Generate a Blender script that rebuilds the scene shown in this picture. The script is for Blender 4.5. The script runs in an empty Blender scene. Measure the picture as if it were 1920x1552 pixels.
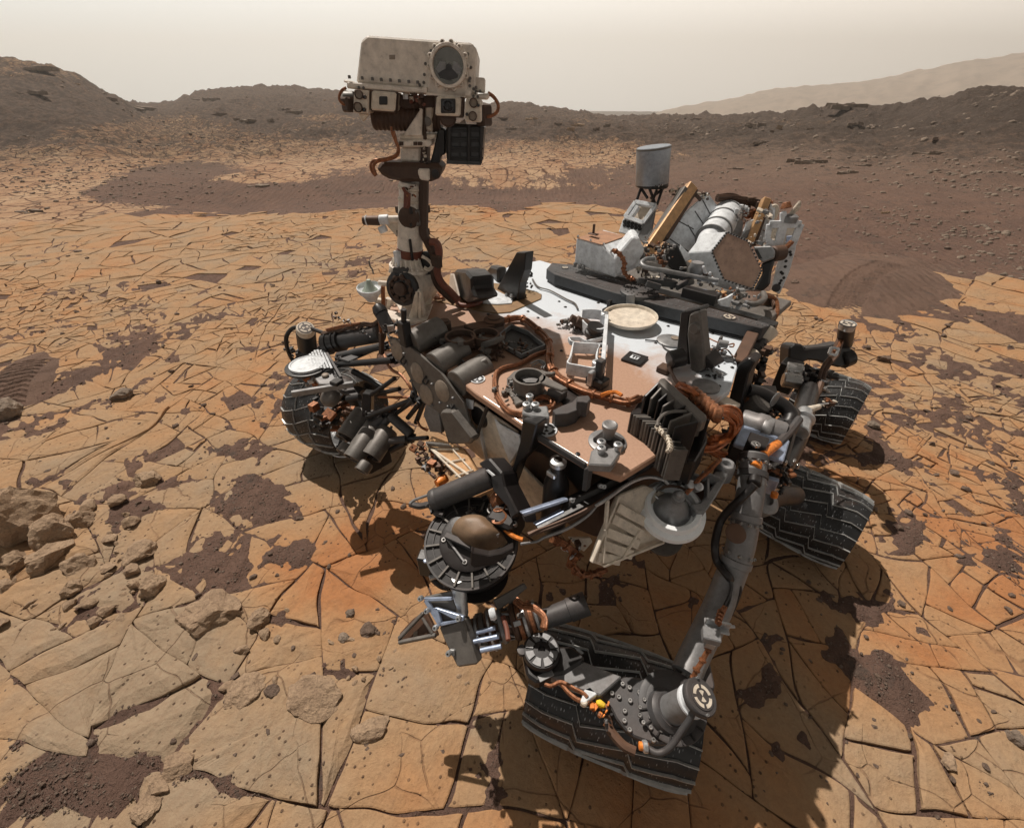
import bpy, bmesh, math, random
import numpy as np
from mathutils import Vector, Matrix
random.seed(7); RNG = np.random.default_rng(7)
SC = bpy.context.scene
COL = SC.collection

# ------------------------------------------------------------ camera
PITCH = math.radians(35); FPX = 820.0; CX = 960.0; CY = 754.0; HC = 2.0
cam_d = bpy.data.cameras.new('camera'); cam = bpy.data.objects.new('camera', cam_d); COL.objects.link(cam)
cam.location = (0, 0, HC); cam.rotation_euler = (math.radians(90) - PITCH, 0, 0)
cam_d.sensor_fit = 'HORIZONTAL'; cam_d.sensor_width = 36.0; cam_d.lens = 36.0 * FPX / 1920
cam_d.shift_y = (CY - 776) / 1920; cam_d.clip_start = 0.02; cam_d.clip_end = 9000
SC.camera = cam

# ------------------------------------------------------------ sun, sky, exposure
SUN_EL = math.radians(58); LDX, LDY = 0.56, -0.828          # direction in which sunlight travels over the ground
wd = bpy.data.worlds.new('World'); SC.world = wd; wd.use_nodes = True
nt = wd.node_tree; nt.nodes.clear()
out = nt.nodes.new('ShaderNodeOutputWorld'); bg = nt.nodes.new('ShaderNodeBackground')
sky = nt.nodes.new('ShaderNodeTexSky'); sky.sky_type = 'NISHITA'; sky.sun_disc = False
sky.sun_elevation = SUN_EL; sky.sun_rotation = math.atan2(-LDX, -LDY)
sky.dust_density = 8.0; sky.air_density = 1.0; sky.ozone_density = 0.5
# dusty air: the sky colour is the physical sky tinted by suspended dust, warmer towards the right of the valley
tc = nt.nodes.new('ShaderNodeTexCoord'); sp = nt.nodes.new('ShaderNodeSeparateXYZ')
nt.links.new(tc.outputs['Generated'], sp.inputs[0])
rm = nt.nodes.new('ShaderNodeMapRange'); rm.inputs['From Min'].default_value = -0.75; rm.inputs['From Max'].default_value = 0.6
nt.links.new(sp.outputs['X'], rm.inputs['Value'])
cr = nt.nodes.new('ShaderNodeMix'); cr.data_type = 'RGBA'; cr.clamp_factor = True
cr.inputs['A'].default_value = (14.0, 15.1, 15.2, 1); cr.inputs['B'].default_value = (20.0, 18.4, 16.4, 1)
nt.links.new(rm.outputs[0], cr.inputs['Factor'])
mx = nt.nodes.new('ShaderNodeMix'); mx.data_type = 'RGBA'; mx.inputs['Factor'].default_value = 0.85
nt.links.new(sky.outputs[0], mx.inputs['A']); nt.links.new(cr.outputs['Result'], mx.inputs['B'])
zr = nt.nodes.new('ShaderNodeMapRange'); zr.inputs['From Min'].default_value = 0.13; zr.inputs['From Max'].default_value = 0.34   # dusty sky: paler low down
zr.inputs['To Min'].default_value = 1.0; zr.inputs['To Max'].default_value = 0.06; nt.links.new(sp.outputs['Z'], zr.inputs['Value'])
vm = nt.nodes.new('ShaderNodeVectorMath'); vm.operation = 'SCALE'; nt.links.new(mx.outputs['Result'], vm.inputs[0]); nt.links.new(zr.outputs[0], vm.inputs['Scale'])
nt.links.new(vm.outputs[0], bg.inputs['Color']); bg.inputs['Strength'].default_value = 0.10
nt.links.new(bg.outputs[0], out.inputs[0])
sd = bpy.data.lights.new('sun', 'SUN'); sd.energy = 5.0; sd.angle = math.radians(0.5); sd.color = (1.0, 0.93, 0.84)
sun = bpy.data.objects.new('sun', sd); COL.objects.link(sun)
LD = Vector((LDX * math.cos(SUN_EL), LDY * math.cos(SUN_EL), -math.sin(SUN_EL))).normalized()
sun.rotation_euler = LD.to_track_quat('-Z', 'Y').to_euler()
SC.view_settings.view_transform = 'Standard'; SC.view_settings.look = 'None'
SC.view_settings.exposure = 0.0; SC.view_settings.gamma = 1.0
SC.view_settings.use_curve_mapping = False
SC.cycles.volume_step_rate = 4.0; SC.cycles.volume_bounces = 0; SC.cycles.max_bounces = 8

# ------------------------------------------------------------ small helpers
cp_, sp_ = math.cos(PITCH), math.sin(PITCH)
def ray(px, py):
    u = (px - CX) / FPX; v = (py - CY) / FPX
    return Vector((u, cp_ - v * sp_, -sp_ - v * cp_))
EYE = Vector((0, 0, HC))
def P(px, py, z=1.1):                    # point of the place at height z, seen from the measuring position
    d = ray(px, py); return EYE + d * ((z - HC) / d.z)
def Y(px, py, y):                        # point in the vertical plane y = const
    d = ray(px, py); return EYE + d * (y / d.y)
def pln(px, py, o, n):                   # point in a plane
    d = ray(px, py); n = Vector(n); return EYE + d * ((Vector(o) - EYE).dot(n) / d.dot(n))
def project(X, Yy, Z):
    Z = Z - HC; dep = Yy * cp_ - Z * sp_; up = Yy * sp_ + Z * cp_
    dep = np.where(dep < 1e-3, 1e-3, dep)
    return CX + FPX * X / dep, CY - FPX * up / dep
def depth(p): return p[1] * cp_ - (p[2] - HC) * sp_
def wpx(n, p): return n * depth(p) / FPX  # n photo pixels as metres at p

def tag(o, label=None, cat=None, group=None, kind=None):
    if label: o['label'] = label
    if cat: o['category'] = cat
    if group: o['group'] = group
    if kind: o['kind'] = kind
    return o
def link(name, me, m=None, parent=None):
    o = bpy.data.objects.new(name, me); COL.objects.link(o)
    if m is not None and me is not None and len(me.materials) == 0: me.materials.append(m)
    if parent is not None:
        o.parent = parent; o.matrix_parent_inverse = WORLD_INV.get(parent.name, Matrix())
    return o
WORLD_INV = {}
def empty(name, loc, parent=None):
    o = bpy.data.objects.new(name, None); COL.objects.link(o); o.location = loc; o.empty_display_size = 0.1
    WORLD_INV[o.name] = Matrix.Translation(-Vector(loc)); return o

# ------------------------------------------------------------ numpy noise
def _h(ix, iy, seed):
    n = (ix.astype(np.int64) * 374761393 + iy.astype(np.int64) * 668265263 + seed * 974711) & 0xffffffff
    n = ((n ^ (n >> 13)) * 1274126177) & 0xffffffff
    return ((n ^ (n >> 16)) & 0xffff) / 65535.0
def vn(x, y, seed=0):
    x = np.asarray(x, float); y = np.asarray(y, float)
    ix = np.floor(x); iy = np.floor(y); fx = x - ix; fy = y - iy
    fx = fx * fx * (3 - 2 * fx); fy = fy * fy * (3 - 2 * fy)
    a = _h(ix, iy, seed); b = _h(ix + 1, iy, seed); c = _h(ix, iy + 1, seed); d = _h(ix + 1, iy + 1, seed)
    return (a + (b - a) * fx) * (1 - fy) + (c + (d - c) * fx) * fy
def fbm(x, y, o=5, seed=0, g=0.5):
    s = 0; a = 1; t = 0
    for i in range(o):
        s = s + a * vn(x * 2 ** i + 17.3 * i, y * 2 ** i - 9.1 * i, seed + i); t += a; a *= g
    return s / t
def sstep(a, b, x):
    t = np.clip((x - a) / (b - a), 0, 1); return t * t * (3 - 2 * t)

# ------------------------------------------------------------ materials
def newmat(name):
    m = bpy.data.materials.new(name); m.use_nodes = True
    return m, m.node_tree, m.node_tree.nodes['Principled BSDF']
class NT:
    def __init__(s, nt): s.t = nt
    def n(s, ty, **k):
        x = s.t.nodes.new(ty)
        for a, b in k.items(): setattr(x, a, b)
        return x
    def l(s, a, b): s.t.links.new(a, b)
    def pos(s):
        g = s.n('ShaderNodeNewGeometry'); return g.outputs['Position']
    def noise(s, vec, scale, detail=6, rough=0.55, dist=0.0):
        x = s.n('ShaderNodeTexNoise'); x.inputs['Scale'].default_value = scale; x.inputs['Detail'].default_value = detail
        x.inputs['Roughness'].default_value = rough; x.inputs['Distortion'].default_value = dist
        s.l(vec, x.inputs['Vector']); return x.outputs['Fac']
    def ramp(s, fac, stops):
        x = s.n('ShaderNodeValToRGB'); e = x.color_ramp.elements
        while len(e) < len(stops): e.new(0.5)
        for i, (p, c) in enumerate(stops):
            e[i].position = p; e[i].color = (c, c, c, 1) if isinstance(c, (int, float)) else (*c, 1)
        s.l(fac, x.inputs[0]); return x.outputs[0]
    def mix(s, fac, a, b, mode='MIX'):
        x = s.n('ShaderNodeMix', data_type='RGBA', blend_type=mode); x.clamp_factor = True
        for i, v in (('Factor', fac), ('A', a), ('B', b)):
            if isinstance(v, (int, float)): x.inputs[i].default_value = v
            elif isinstance(v, tuple): x.inputs[i].default_value = (*v, 1)
            else: s.l(v, x.inputs[i])
        return x.outputs['Result']
    def math(s, op, a, b=0.5):
        x = s.n('ShaderNodeMath', operation=op)
        for i, v in ((0, a), (1, b)):
            if isinstance(v, (int, float)): x.inputs[i].default_value = v
            else: s.l(v, x.inputs[i])
        return x.outputs[0]
    def bump(s, h, dist, strength=1.0, prev=None):
        x = s.n('ShaderNodeBump'); x.inputs['Distance'].default_value = dist; x.inputs['Strength'].default_value = strength
        s.l(h, x.inputs['Height'])
        if prev is not None: s.l(prev, x.inputs['Normal'])
        return x.outputs[0]
    def attr(s, name):
        x = s.n('ShaderNodeAttribute'); x.attribute_name = name; return x
DUST = (0.36, 0.17, 0.09)
def metal(name, col, rough=0.5, met=0.0, dust=0.25, bump=0.3, var=0.22, scale=30):
    m, t, b = newmat(name); N = NT(t); p = N.pos()
    n1 = N.noise(p, scale, 6, 0.6); n2 = N.noise(p, 5.0, 5, 0.6)
    c = N.mix(N.ramp(n1, [(0.3, 0.0), (0.7, 1.0)]), tuple(x * (1 - var) for x in col), tuple(min(1, x * (1 + var)) for x in col))
    c = N.mix(N.ramp(N.noise(p, 170, 3, .6), [(0.60, 0.0), (0.70, 0.30)]), c, tuple(min(1, x * 1.8 + .03) for x in col)); c = N.mix(N.ramp(N.noise(p, 60, 5, .7), [(0.30, 0.35), (0.42, 0.0)]), c, tuple(x * .45 for x in col))
    if dust > 0:
        g = N.n('ShaderNodeNewGeometry'); s = N.n('ShaderNodeSeparateXYZ'); N.l(g.outputs['Normal'], s.inputs[0])
        up = N.math('MAXIMUM', s.outputs['Z'], 0.05)
        f = N.math('MULTIPLY', N.math('MULTIPLY', up, N.ramp(n2, [(0.35, 0.25), (0.7, 1.0)])), dust * 1.6)
        c = N.mix(f, c, DUST)
    N.l(c, b.inputs['Base Color']); b.inputs['Metallic'].default_value = met
    r = N.math('ADD', N.math('MULTIPLY', n1, 0.3), rough - 0.15); N.l(r, b.inputs['Roughness'])
    if bump: N.l(N.bump(n1, 0.002, bump), b.inputs['Normal'])
    return m
M = {}
M['brightwhite'] = metal('bright_white_paint', (0.84, 0.86, 0.87), 0.7, 0, 0.0, .1, .03)
M['white'] = metal('white_paint', (0.66, 0.69, 0.72), 0.5, 0, 0.06)
M['cream'] = metal('cream_paint', (0.66, 0.59, 0.49), 0.55, 0, 0.15)
M['mastwhite'] = metal('dusty_white_paint', (0.70, 0.64, 0.56), 0.55, 0, 0.2)
M['grey'] = metal('grey_anodised', (0.050, 0.054, 0.058), 0.55, 0.15, 0.08)
M['lgrey'] = metal('light_grey_metal', (0.23, 0.235, 0.24), 0.45, 0.35, 0.06)
M['taupe'] = metal('grey_brown_anodised', (0.130, 0.122, 0.112), 0.5, 0.2, 0.05)
M['black'] = metal('black_anodised', (0.012, 0.012, 0.013), 0.4, 0.1, 0.025)
M['brown'] = metal('brown_dusty_metal', (0.060, 0.036, 0.025), 0.6, 0.2, 0.22)
M['silver'] = metal('bare_aluminium', (0.50, 0.51, 0.52), 0.36, 0.7, 0.04)
M['blued'] = metal('bluish_machined_metal', (0.36, 0.42, 0.55), 0.38, 0.5, 0.0)
M['steel'] = metal('steel_bolt', (0.45, 0.44, 0.43), 0.3, 0.9, 0.05)
M['copper'] = metal('copper_tape', (0.25, 0.10, 0.045), 0.42, 0.45, 0.05, 0.4, 0.55, 90)
M['orange'] = metal('orange_tape', (0.75, 0.22, 0.03), 0.4, 0.1, 0.05, 0.5, 0.35, 80)
M['rust'] = metal('red_brown_strap', (0.16, 0.05, 0.03), 0.6, 0, 0.1)
M['yellow'] = metal('yellow_tape', (0.85, 0.55, 0.02), 0.5, 0, 0.05)
M['olive'] = metal('olive_gasket', (0.20, 0.14, 0.06), 0.6, 0.1, 0.35)
M['foil'] = metal('wrinkled_foil', (0.30, 0.33, 0.37), 0.4, 0.5, 0.0, 1.0, 0.15, 45)
M['tandisk'] = metal('dusty_foil_disc', (0.27, 0.225, 0.18), 0.6, 0.1, 0.1)
M['antenna'] = metal('dusty_antenna_face', (0.30, 0.20, 0.15), 0.7, 0, 0.1, 0.05)
M['gold'] = metal('gold_tan_panel', (0.60, 0.36, 0.18), 0.4, 0.35, 0.2)
M['glass'] = metal('dark_lens_glass', (0.01, 0.01, 0.012), 0.12, 0.0, 0)
# ============================================================ THE LAND
SIL = [(-400, 100), (0, 115), (60, 121), (100, 125), (115, 136), (150, 149), (185, 167), (225, 187), (250, 192), (300, 193), (335, 185), (375, 170),
       (420, 165), (500, 163), (560, 165), (640, 171), (700, 180), (760, 190), (850, 194), (930, 196), (1000, 200), (1060, 207), (1120, 216),
       (1180, 221), (1230, 216), (1300, 217), (1400, 216), (1460, 215), (1500, 208), (1560, 200), (1600, 198), (1635, 206), (1700, 200),
       (1760, 186), (1850, 172), (1920, 165), (2300, 140)]
_az = []; _el = []
for a, b in SIL:
    d = ray(a, b); _az.append(math.atan2(d.x, d.y)); _el.append(math.atan2(d.z, math.hypot(d.x, d.y)))
_az = np.array(_az); _el = np.array(_el)
RCP = [(-400, 60), (0, 60), (230, 62), (260, 95), (340, 95), (700, 90), (1000, 75), (1200, 70), (1440, 62), (1500, 50), (1625, 48), (1700, 50), (1760, 46), (1920, 40), (2300, 40)]
_rz = np.array([math.atan2(ray(a, 190).x, ray(a, 190).y) for a, b in RCP]); _rc = np.array([b for a, b in RCP], float)

SANDP = [(500, 950, 70, 35, 1), (565, 1030, 70, 30, 1), (870, 1350, 80, 45, 1), (930, 1440, 50, 90, 1), (110, 1480, 120, 60, 1.3), (240, 1300, 45, 80, 1.1),
         (380, 1480, 70, 30, .9), (1600, 1135, 90, 45, 1.2), (1640, 1250, 80, 55, 1.1), (1560, 1200, 60, 60, .9), (1760, 1190, 90, 40, .7),
         (1560, 1385, 130, 40, 1), (1430, 1280, 60, 70, 1), (1850, 1060, 80, 45, .9), (1710, 1010, 60, 40, .6), (1820, 700, 130, 40, .8),
         (1750, 590, 120, 30, 1), (1560, 640, 60, 20, .5), (1700, 1310, 40, 40, .8), (240, 655, 60, 20, .8), (330, 670, 30, 14, 1), (460, 1360, 50, 40, .5),
         (180, 960, 90, 30, .9), (360, 1070, 40, 40, .9), (100, 900, 60, 30, .9), (420, 840, 70, 16, .6), (620, 1480, 80, 18, .6), (500, 760, 50, 15, .7),
         (60, 480, 120, 22, 1.1), (200, 470, 80, 15, .7), (1460, 1420, 60, 40, .7), (1380, 1500, 90, 40, .5), (660, 1240, 70, 25, .6)]
def sand_mask(x, y):
    px, py = project(x, y, np.zeros_like(x)); m = np.zeros_like(x)
    for a, b, rx, ry, s in SANDP:
        m = np.maximum(m, s * np.exp(-(((px - a) / rx) ** 2 + ((py - b) / ry) ** 2) * 0.9))
    return m
def base_h(x, y):                              # undulation shared by sand and bedrock
    r = np.hypot(x, y)
    return (fbm(x * 0.9, y * 0.9, 3, 3) - 0.5) * 0.05 * sstep(0.3, 3, r)
def far_h(x, y):
    r = np.hypot(x, y); az = np.arctan2(x, y)
    el = np.interp(az, _az, _el); rc = np.interp(az, _rz, _rc)
    ed = np.clip(np.abs(az), 0.95, 2.2) - 0.95
    zc = (HC + rc * np.tan(el)) * np.exp(-ed * 1.2)
    start = 11.0
    t = np.clip((r - start) / (rc - start), 0, 1)
    up = zc * (0.25 * t + 0.75 * t ** 2.2)
    rg = 1 - np.abs(2 * fbm(x * 0.06, y * 0.06, 5, 23, .5) - 1) * 2.2; bump = (fbm(x * 0.10, y * 0.10, 6, 21, 0.6) - 0.5) * 3.2 * t * (1 - 0.75 * t) + rg * 1.1 * t * (1 - t) + (fbm(x * 0.7, y * 0.7, 5, 31, .6) - 0.5) * 0.9 * sstep(14, 30, r)
    hollow = -0.32 * np.exp(-((r - 13.5) / 2.0) ** 2) * sstep(-0.75, -0.5, az) * (1 - sstep(0.15, 0.3, az))
    dn = np.clip(r - rc, 0, None); down = -0.10 * dn * sstep(0, 8, dn)
    down = np.maximum(down, -14 - zc)
    return up + bump * (r < rc * 1.4) * np.exp(-dn * 0.1) + hollow + down + (fbm(x * .8, y * .8, 5, 77, .6) - .5) * 1.0 * np.exp(-((r - rc) / 9) ** 2)
def sand_off(x, y):
    m = sand_mask(x, y); n = fbm(x * 3.2, y * 3.2, 5, 11, 0.62); n2 = fbm(x * 1.1, y * 1.1, 4, 40)
    k = m * 1.0 + (n - 0.5) * 2.4 + (n2 - 0.5) * 1.3 + (fbm(x * 13, y * 13, 4, 47) - .5) * 1.25 + (fbm(x * 27, y * 27, 2, 48) - .5) * .75 - 0.20
    r = np.hypot(x, y)
    return -0.0065 + 0.023 * np.clip(k, -0.1, 0.8) - 0.010 * sstep(6, 9, r)
LIM = [(-500, 430), (0, 432), (150, 422), (300, 396), (450, 384), (750, 379), (1100, 376), (1250, 400), (1450, 490), (1500, 505), (1600, 500), (1700, 520), (1800, 508), (1920, 525), (2600, 540)]
def near_rock(x, y):                            # where the cracked bedrock pavement lies
    px, py = project(x, y, np.zeros_like(x))
    lim = np.interp(px, [a for a, b in LIM], [b for a, b in LIM])
    k = sstep(-6, 14, py - lim + (fbm(x * .8, y * .8, 3, 5) - .5) * 60)
    dune = np.exp(-(((px - 1630) / 95) ** 2 + ((py - 525) / 55) ** 2) * 1.2)
    dune2 = np.exp(-(((px - 45) / 60) ** 2 + ((py - 735) / 60) ** 2) * 1.3)
    return k * (dune < 0.42) * (dune2 < 0.5)
def ground_h(x, y):
    return base_h(x, y) + far_h(x, y) + sand_off(x, y)

def grid_mesh(name, X, Yy, Z, wrap=False):
    n, m = X.shape; me = bpy.data.meshes.new(name)
    co = np.stack([X, Yy, Z], -1).reshape(-1, 3).astype(np.float32)
    i = np.arange(n * m).reshape(n, m)
    q = np.stack([i[:-1, :-1], i[:-1, 1:], i[1:, 1:], i[1:, :-1]], -1).reshape(-1, 4)
    if wrap: q = np.concatenate([q, np.stack([i[:-1, -1], i[:-1, 0], i[1:, 0], i[1:, -1]], -1)])
    me.vertices.add(len(co)); me.vertices.foreach_set('co', co.ravel())
    me.loops.add(q.size); me.loops.foreach_set('vertex_index', q.ravel().astype(np.int32))
    me.polygons.add(len(q)); me.polygons.foreach_set('loop_start', (np.arange(len(q)) * 4).astype(np.int32))
    me.polygons.foreach_set('use_smooth', np.ones(len(q), bool))
    me.update(calc_edges=True); return me, co
def add_attr(me, name, v):
    a = me.attributes.new(name, 'FLOAT', 'POINT'); a.data.foreach_set('value', np.asarray(v, np.float32).ravel())

# ---- materials of the land
def sand_material():
    m, t, b = newmat('dark_sand'); N = NT(t); p = N.pos()
    rock = N.attr('rock').outputs['Fac']; grey = N.attr('grey').outputs['Fac']; debris = N.attr('debris').outputs['Fac']
    n1 = N.noise(p, 120, 5, 0.7); n2 = N.noise(p, 1.7, 6, 0.6); n3 = N.noise(p, 14, 6, 0.65)
    sand = N.mix(N.ramp(n2, [(0.35, 0.0), (0.65, 1.0)]), (0.125, 0.077, 0.060), (0.165, 0.098, 0.072))
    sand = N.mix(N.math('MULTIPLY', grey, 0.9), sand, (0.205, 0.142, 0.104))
    v = N.n('ShaderNodeTexVoronoi', feature='F1'); v.inputs['Scale'].default_value = 90; N.l(p, v.inputs['Vector'])
    peb = N.ramp(v.outputs['Distance'], [(0.12, 1.0), (0.34, 0.0)])
    gate = N.ramp(N.noise(p, 3.1, 4, 0.6), [(0.42, 0.0), (0.6, 1.0)])
    sand = N.mix(N.math('MULTIPLY', N.math('MULTIPLY', peb, gate), 0.5), sand, (0.21, 0.16, 0.135))
    # far bedrock: pale broken plates, flattened by view
    mp = N.n('ShaderNodeMapping'); N.l(p, mp.inputs['Vector']); mp.inputs['Scale'].default_value = (1.0, 0.45, 1)
    rocks = N.mix(N.ramp(N.noise(mp.outputs[0], 0.8, 8, 0.75), [(0.35, 0.0), (0.65, 1.0)]), (0.36, 0.20, 0.115), (0.50, 0.34, 0.215))
    v2 = N.n('ShaderNodeTexVoronoi', feature='DISTANCE_TO_EDGE'); v2.inputs['Scale'].default_value = 2.2; v2.inputs['Randomness'].default_value = 1
    N.l(p, v2.inputs['Vector'])
    cr = N.ramp(v2.outputs['Distance'], [(0.02, 0.0), (0.05, 1.0)])
    rocks = N.mix(cr, (0.11, 0.055, 0.035), rocks)
    nn = N.math('ADD', N.math('MULTIPLY', N.noise(mp.outputs[0], 2.4, 9, 0.78), 0.7), N.math('MULTIPLY', N.noise(mp.outputs[0], 0.35, 4, 0.5), 0.3))
    rf = N.ramp(N.math('ADD', nn, N.math('MULTIPLY', N.math('SUBTRACT', rock, 0.5), 0.55)), [(0.545, 0.0), (0.575, 1.0)])
    c = N.mix(rf, sand, rocks)
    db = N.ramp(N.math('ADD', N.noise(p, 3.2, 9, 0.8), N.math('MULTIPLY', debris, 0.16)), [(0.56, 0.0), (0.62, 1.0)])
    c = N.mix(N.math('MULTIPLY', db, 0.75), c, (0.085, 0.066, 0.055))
    N.l(c, b.inputs['Base Color']); b.inputs['Roughness'].default_value = 0.95
    try: b.inputs['Specular IOR Level'].default_value = 0.15
    except Exception: pass
    h = N.bump(n1, 0.006, 1.0); h = N.bump(N.noise(p, 42, 6, .7), 0.012, 0.9, h); h = N.bump(peb, 0.008, 0.7, h); h = N.bump(n3, 0.03, 0.8, h); wv = N.n('ShaderNodeTexWave'); wv.inputs['Scale'].default_value = 2.1; wv.inputs['Distortion'].default_value = 7; wv.inputs['Detail'].default_value = 4; N.l(p, wv.inputs['Vector']); h = N.bump(wv.outputs['Fac'], .03, .35, h)
    far = N.noise(p, 2.6, 9, 0.75)
    nf = N.n('ShaderNodeBump'); N.l(far, nf.inputs['Height']); N.l(h, nf.inputs['Normal']); nf.inputs['Distance'].default_value = 0.5
    N.l(N.math('MULTIPLY', N.attr('farness').outputs['Fac'], 0.9), nf.inputs['Strength'])
    N.l(nf.outputs[0], b.inputs['Normal']); return m
def slab_material():
    m, t, b = newmat('cracked_bedrock'); N = NT(t); p = N.pos(); tint = N.attr('tint').outputs['Fac']
    big = N.noise(p, 0.55, 4, 0.6, 0.4); mid = N.noise(p, 3.0, 7, 0.62, 0.3); fine = N.noise(p, 45, 6, 0.7)
    left = N.attr('greyish').outputs['Fac']
    f = N.math('ADD', N.math('ADD', N.math('MULTIPLY', big, 0.55), N.math('MULTIPLY', mid, 0.45)), N.math('MULTIPLY', N.math('SUBTRACT', tint, 0.5), 0.10))
    f = N.math('ADD', f, N.math('MULTIPLY', left, 0.20))
    c = N.ramp(f, [(0.34, (0.39, 0.172, 0.072)), (0.44, (0.40, 0.218, 0.106)), (0.56, (0.37, 0.235, 0.132)), (0.70, (0.31, 0.230, 0.155))])
    c = N.mix(N.ramp(fine, [(0.3, 0.35), (0.6, 0.0)]), c, (0.20, 0.11, 0.065))
    # dark nodules and pits
    v = N.n('ShaderNodeTexVoronoi', feature='F1'); v.inputs['Scale'].default_value = 34; N.l(p, v.inputs['Vector'])
    w = N.n('ShaderNodeTexWhiteNoise', noise_dimensions='3D'); N.l(v.outputs['Position'], w.inputs['Vector'])
    pit = N.math('MULTIPLY', N.ramp(v.outputs['Distance'], [(0.12, 1.0), (0.21, 0.0)]), N.math('GREATER_THAN', w.outputs['Value'], 0.42))
    pit = N.math('MULTIPLY', pit, N.ramp(N.noise(p, 1.3, 4, 0.6), [(0.38, 0.0), (0.52, 1.0)]))
    c = N.mix(N.math('MULTIPLY', pit, 0.85), c, (0.085, 0.05, 0.035))
    # hairline cracks
    mp = N.n('ShaderNodeVectorMath', operation='MULTIPLY_ADD'); N.l(p, mp.inputs[0]); mp.inputs[1].default_value = (1, 1, 1)
    nz = N.n('ShaderNodeTexNoise'); nz.inputs['Scale'].default_value = 4; N.l(p, nz.inputs['Vector'])
    sc = N.n('ShaderNodeVectorMath', operation='SCALE'); N.l(nz.outputs['Color'], sc.inputs[0]); sc.inputs['Scale'].default_value = 0.12
    N.l(sc.outputs[0], mp.inputs[2])
    v2 = N.n('ShaderNodeTexVoronoi', feature='DISTANCE_TO_EDGE'); v2.inputs['Scale'].default_value = 3.4; N.l(mp.outputs[0], v2.inputs['Vector'])
    hc = N.math('MULTIPLY', N.ramp(v2.outputs['Distance'], [(0.003, 1.0), (0.010, 0.0)]), N.ramp(N.noise(p, 1.9, 3, 0.5), [(0.47, 0.0), (0.53, 1.0)]))
    c = N.mix(N.math('MULTIPLY', hc, 0.35), c, (0.16, 0.07, 0.04))
    N.l(c, b.inputs['Base Color']); b.inputs['Roughness'].default_value = 0.92
    try: b.inputs['Specular IOR Level'].default_value = 0.2
    except Exception: pass
    h = N.bump(fine, 0.005, 0.8); h = N.bump(N.noise(p, 14, 7, .7), .012, .6, h); h = N.bump(mid, 0.05, 0.7, h); h = N.bump(pit, 0.006, 0.7, h)
    h = N.bump(N.math('SUBTRACT', 1.0, hc), 0.006, 0.8, h)
    N.l(h, b.inputs['Normal']); return m
def rock_material(name, a, bc, sc=6):
    m, t, b = newmat(name); N = NT(t); p = N.pos()
    n = N.noise(p, sc, 8, 0.7); f = N.noise(p, sc * 10, 6, 0.7)
    c = N.mix(N.ramp(n, [(0.35, 0.0), (0.65, 1.0)]), a, bc)
    c = N.mix(N.ramp(f, [(0.35, 0.5), (0.55, 0.0)]), c, tuple(x * 0.35 for x in a))
    N.l(c, b.inputs['Base Color']); b.inputs['Roughness'].default_value = 0.95
    h = N.bump(f, 0.01, 0.8); h = N.bump(n, 0.05, 0.6, h); N.l(h, b.inputs['Normal']); return m
M['sand'] = sand_material(); M['slab'] = slab_material()
M['rock'] = rock_material('tan_rock', (0.33, 0.22, 0.14), (0.45, 0.31, 0.20), 9)
M['darkrock'] = rock_material('dark_rock', (0.13, 0.085, 0.06), (0.22, 0.15, 0.11), 12)
M['greyrock'] = rock_material('grey_rock', (0.17, 0.125, 0.095), (0.29, 0.22, 0.165), 5)
M['pebble'] = rock_material('pebbles', (0.17, 0.11, 0.08), (0.30, 0.22, 0.17), 30)

# ---- the ground sheet (polar grid round the camera, out past the horizon)
fa = np.radians(np.arange(-61, 61.01, 0.15)); ca = np.radians(np.arange(64, 297, 4.0))
ang = np.concatenate([fa, ca]); rr = [0.02]; r = 0.35
while r < 130: rr.append(r); r *= 1.0105
while r < 680: rr.append(r); r *= 1.2
rr = np.array(rr)
A, R = np.meshgrid(ang, rr); X = np.sin(A) * R; Yg = np.cos(A) * R
Z = ground_h(X, Yg)
me, co = grid_mesh('ground', X, Yg, Z, wrap=True)
px, py = project(co[:, 0], co[:, 1], co[:, 2]); rad = np.hypot(co[:, 0], co[:, 1])
rock = 0.34 + 0.16 * np.exp(-((py - 290) / 60) ** 2) * (px < 1250)
def blob(a, b, rx, ry): return np.exp(-(((px - a) / rx) ** 2 + ((py - b) / ry) ** 2))
front = co[:, 1] > 1
for a, b, rx, ry, s in [(180, 300, 220, 25, .5), (520, 250, 300, 25, .1), (480, 335, 120, 12, .55), (560, 300, 130, 22, .5), (250, 245, 180, 18, .45), (900, 320, 130, 12, .6), (1060, 285, 200, 22, .5),
                        (600, 285, 90, 16, .4), (60, 390, 160, 50, .65), (960, 345, 180, 12, .3), (1300, 290, 60, 20, .35), (620, 220, 90, 20, .3), (1550, 230, 130, 14, .25),
                        (300, 390, 170, 10, .1), (100, 340, 130, 18, .45), (1400, 230, 120, 10, .3)]:
    rock = rock + s * blob(a, b, rx, ry)
rock = rock - (0.25 + .9 * (fbm(co[:, 0] * .35, co[:, 1] * .35, 4, 66) - .35)) * blob(420, 360, 290, 20) * (py < 385) - .35 * blob(330, 320, 130, 22)
rock = np.where((px > 1150) & (py > 250), rock - 0.45 * sstep(1150, 1450, px), rock)
rock = rock - 0.25 * sstep(300, 0, np.abs(py - 190) * 4)
rock = np.where(rad < 9.0, 0.0, rock) * sstep(8.5, 11, rad)
rock = np.where(~front, 0.35, rock)
rock = rock + .30 * sstep(35, 48, rad) * (px < 1150) * (fbm(co[:, 0] * .12, co[:, 1] * .12, 3, 8) > .5)
add_attr(me, 'rock', np.clip(rock, 0, 1))
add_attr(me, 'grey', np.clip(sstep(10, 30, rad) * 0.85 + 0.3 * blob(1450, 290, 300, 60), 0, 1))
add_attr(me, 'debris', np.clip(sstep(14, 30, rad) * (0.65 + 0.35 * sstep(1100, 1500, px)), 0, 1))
add_attr(me, 'farness', np.clip(sstep(9, 30, rad), 0, 1))
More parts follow.
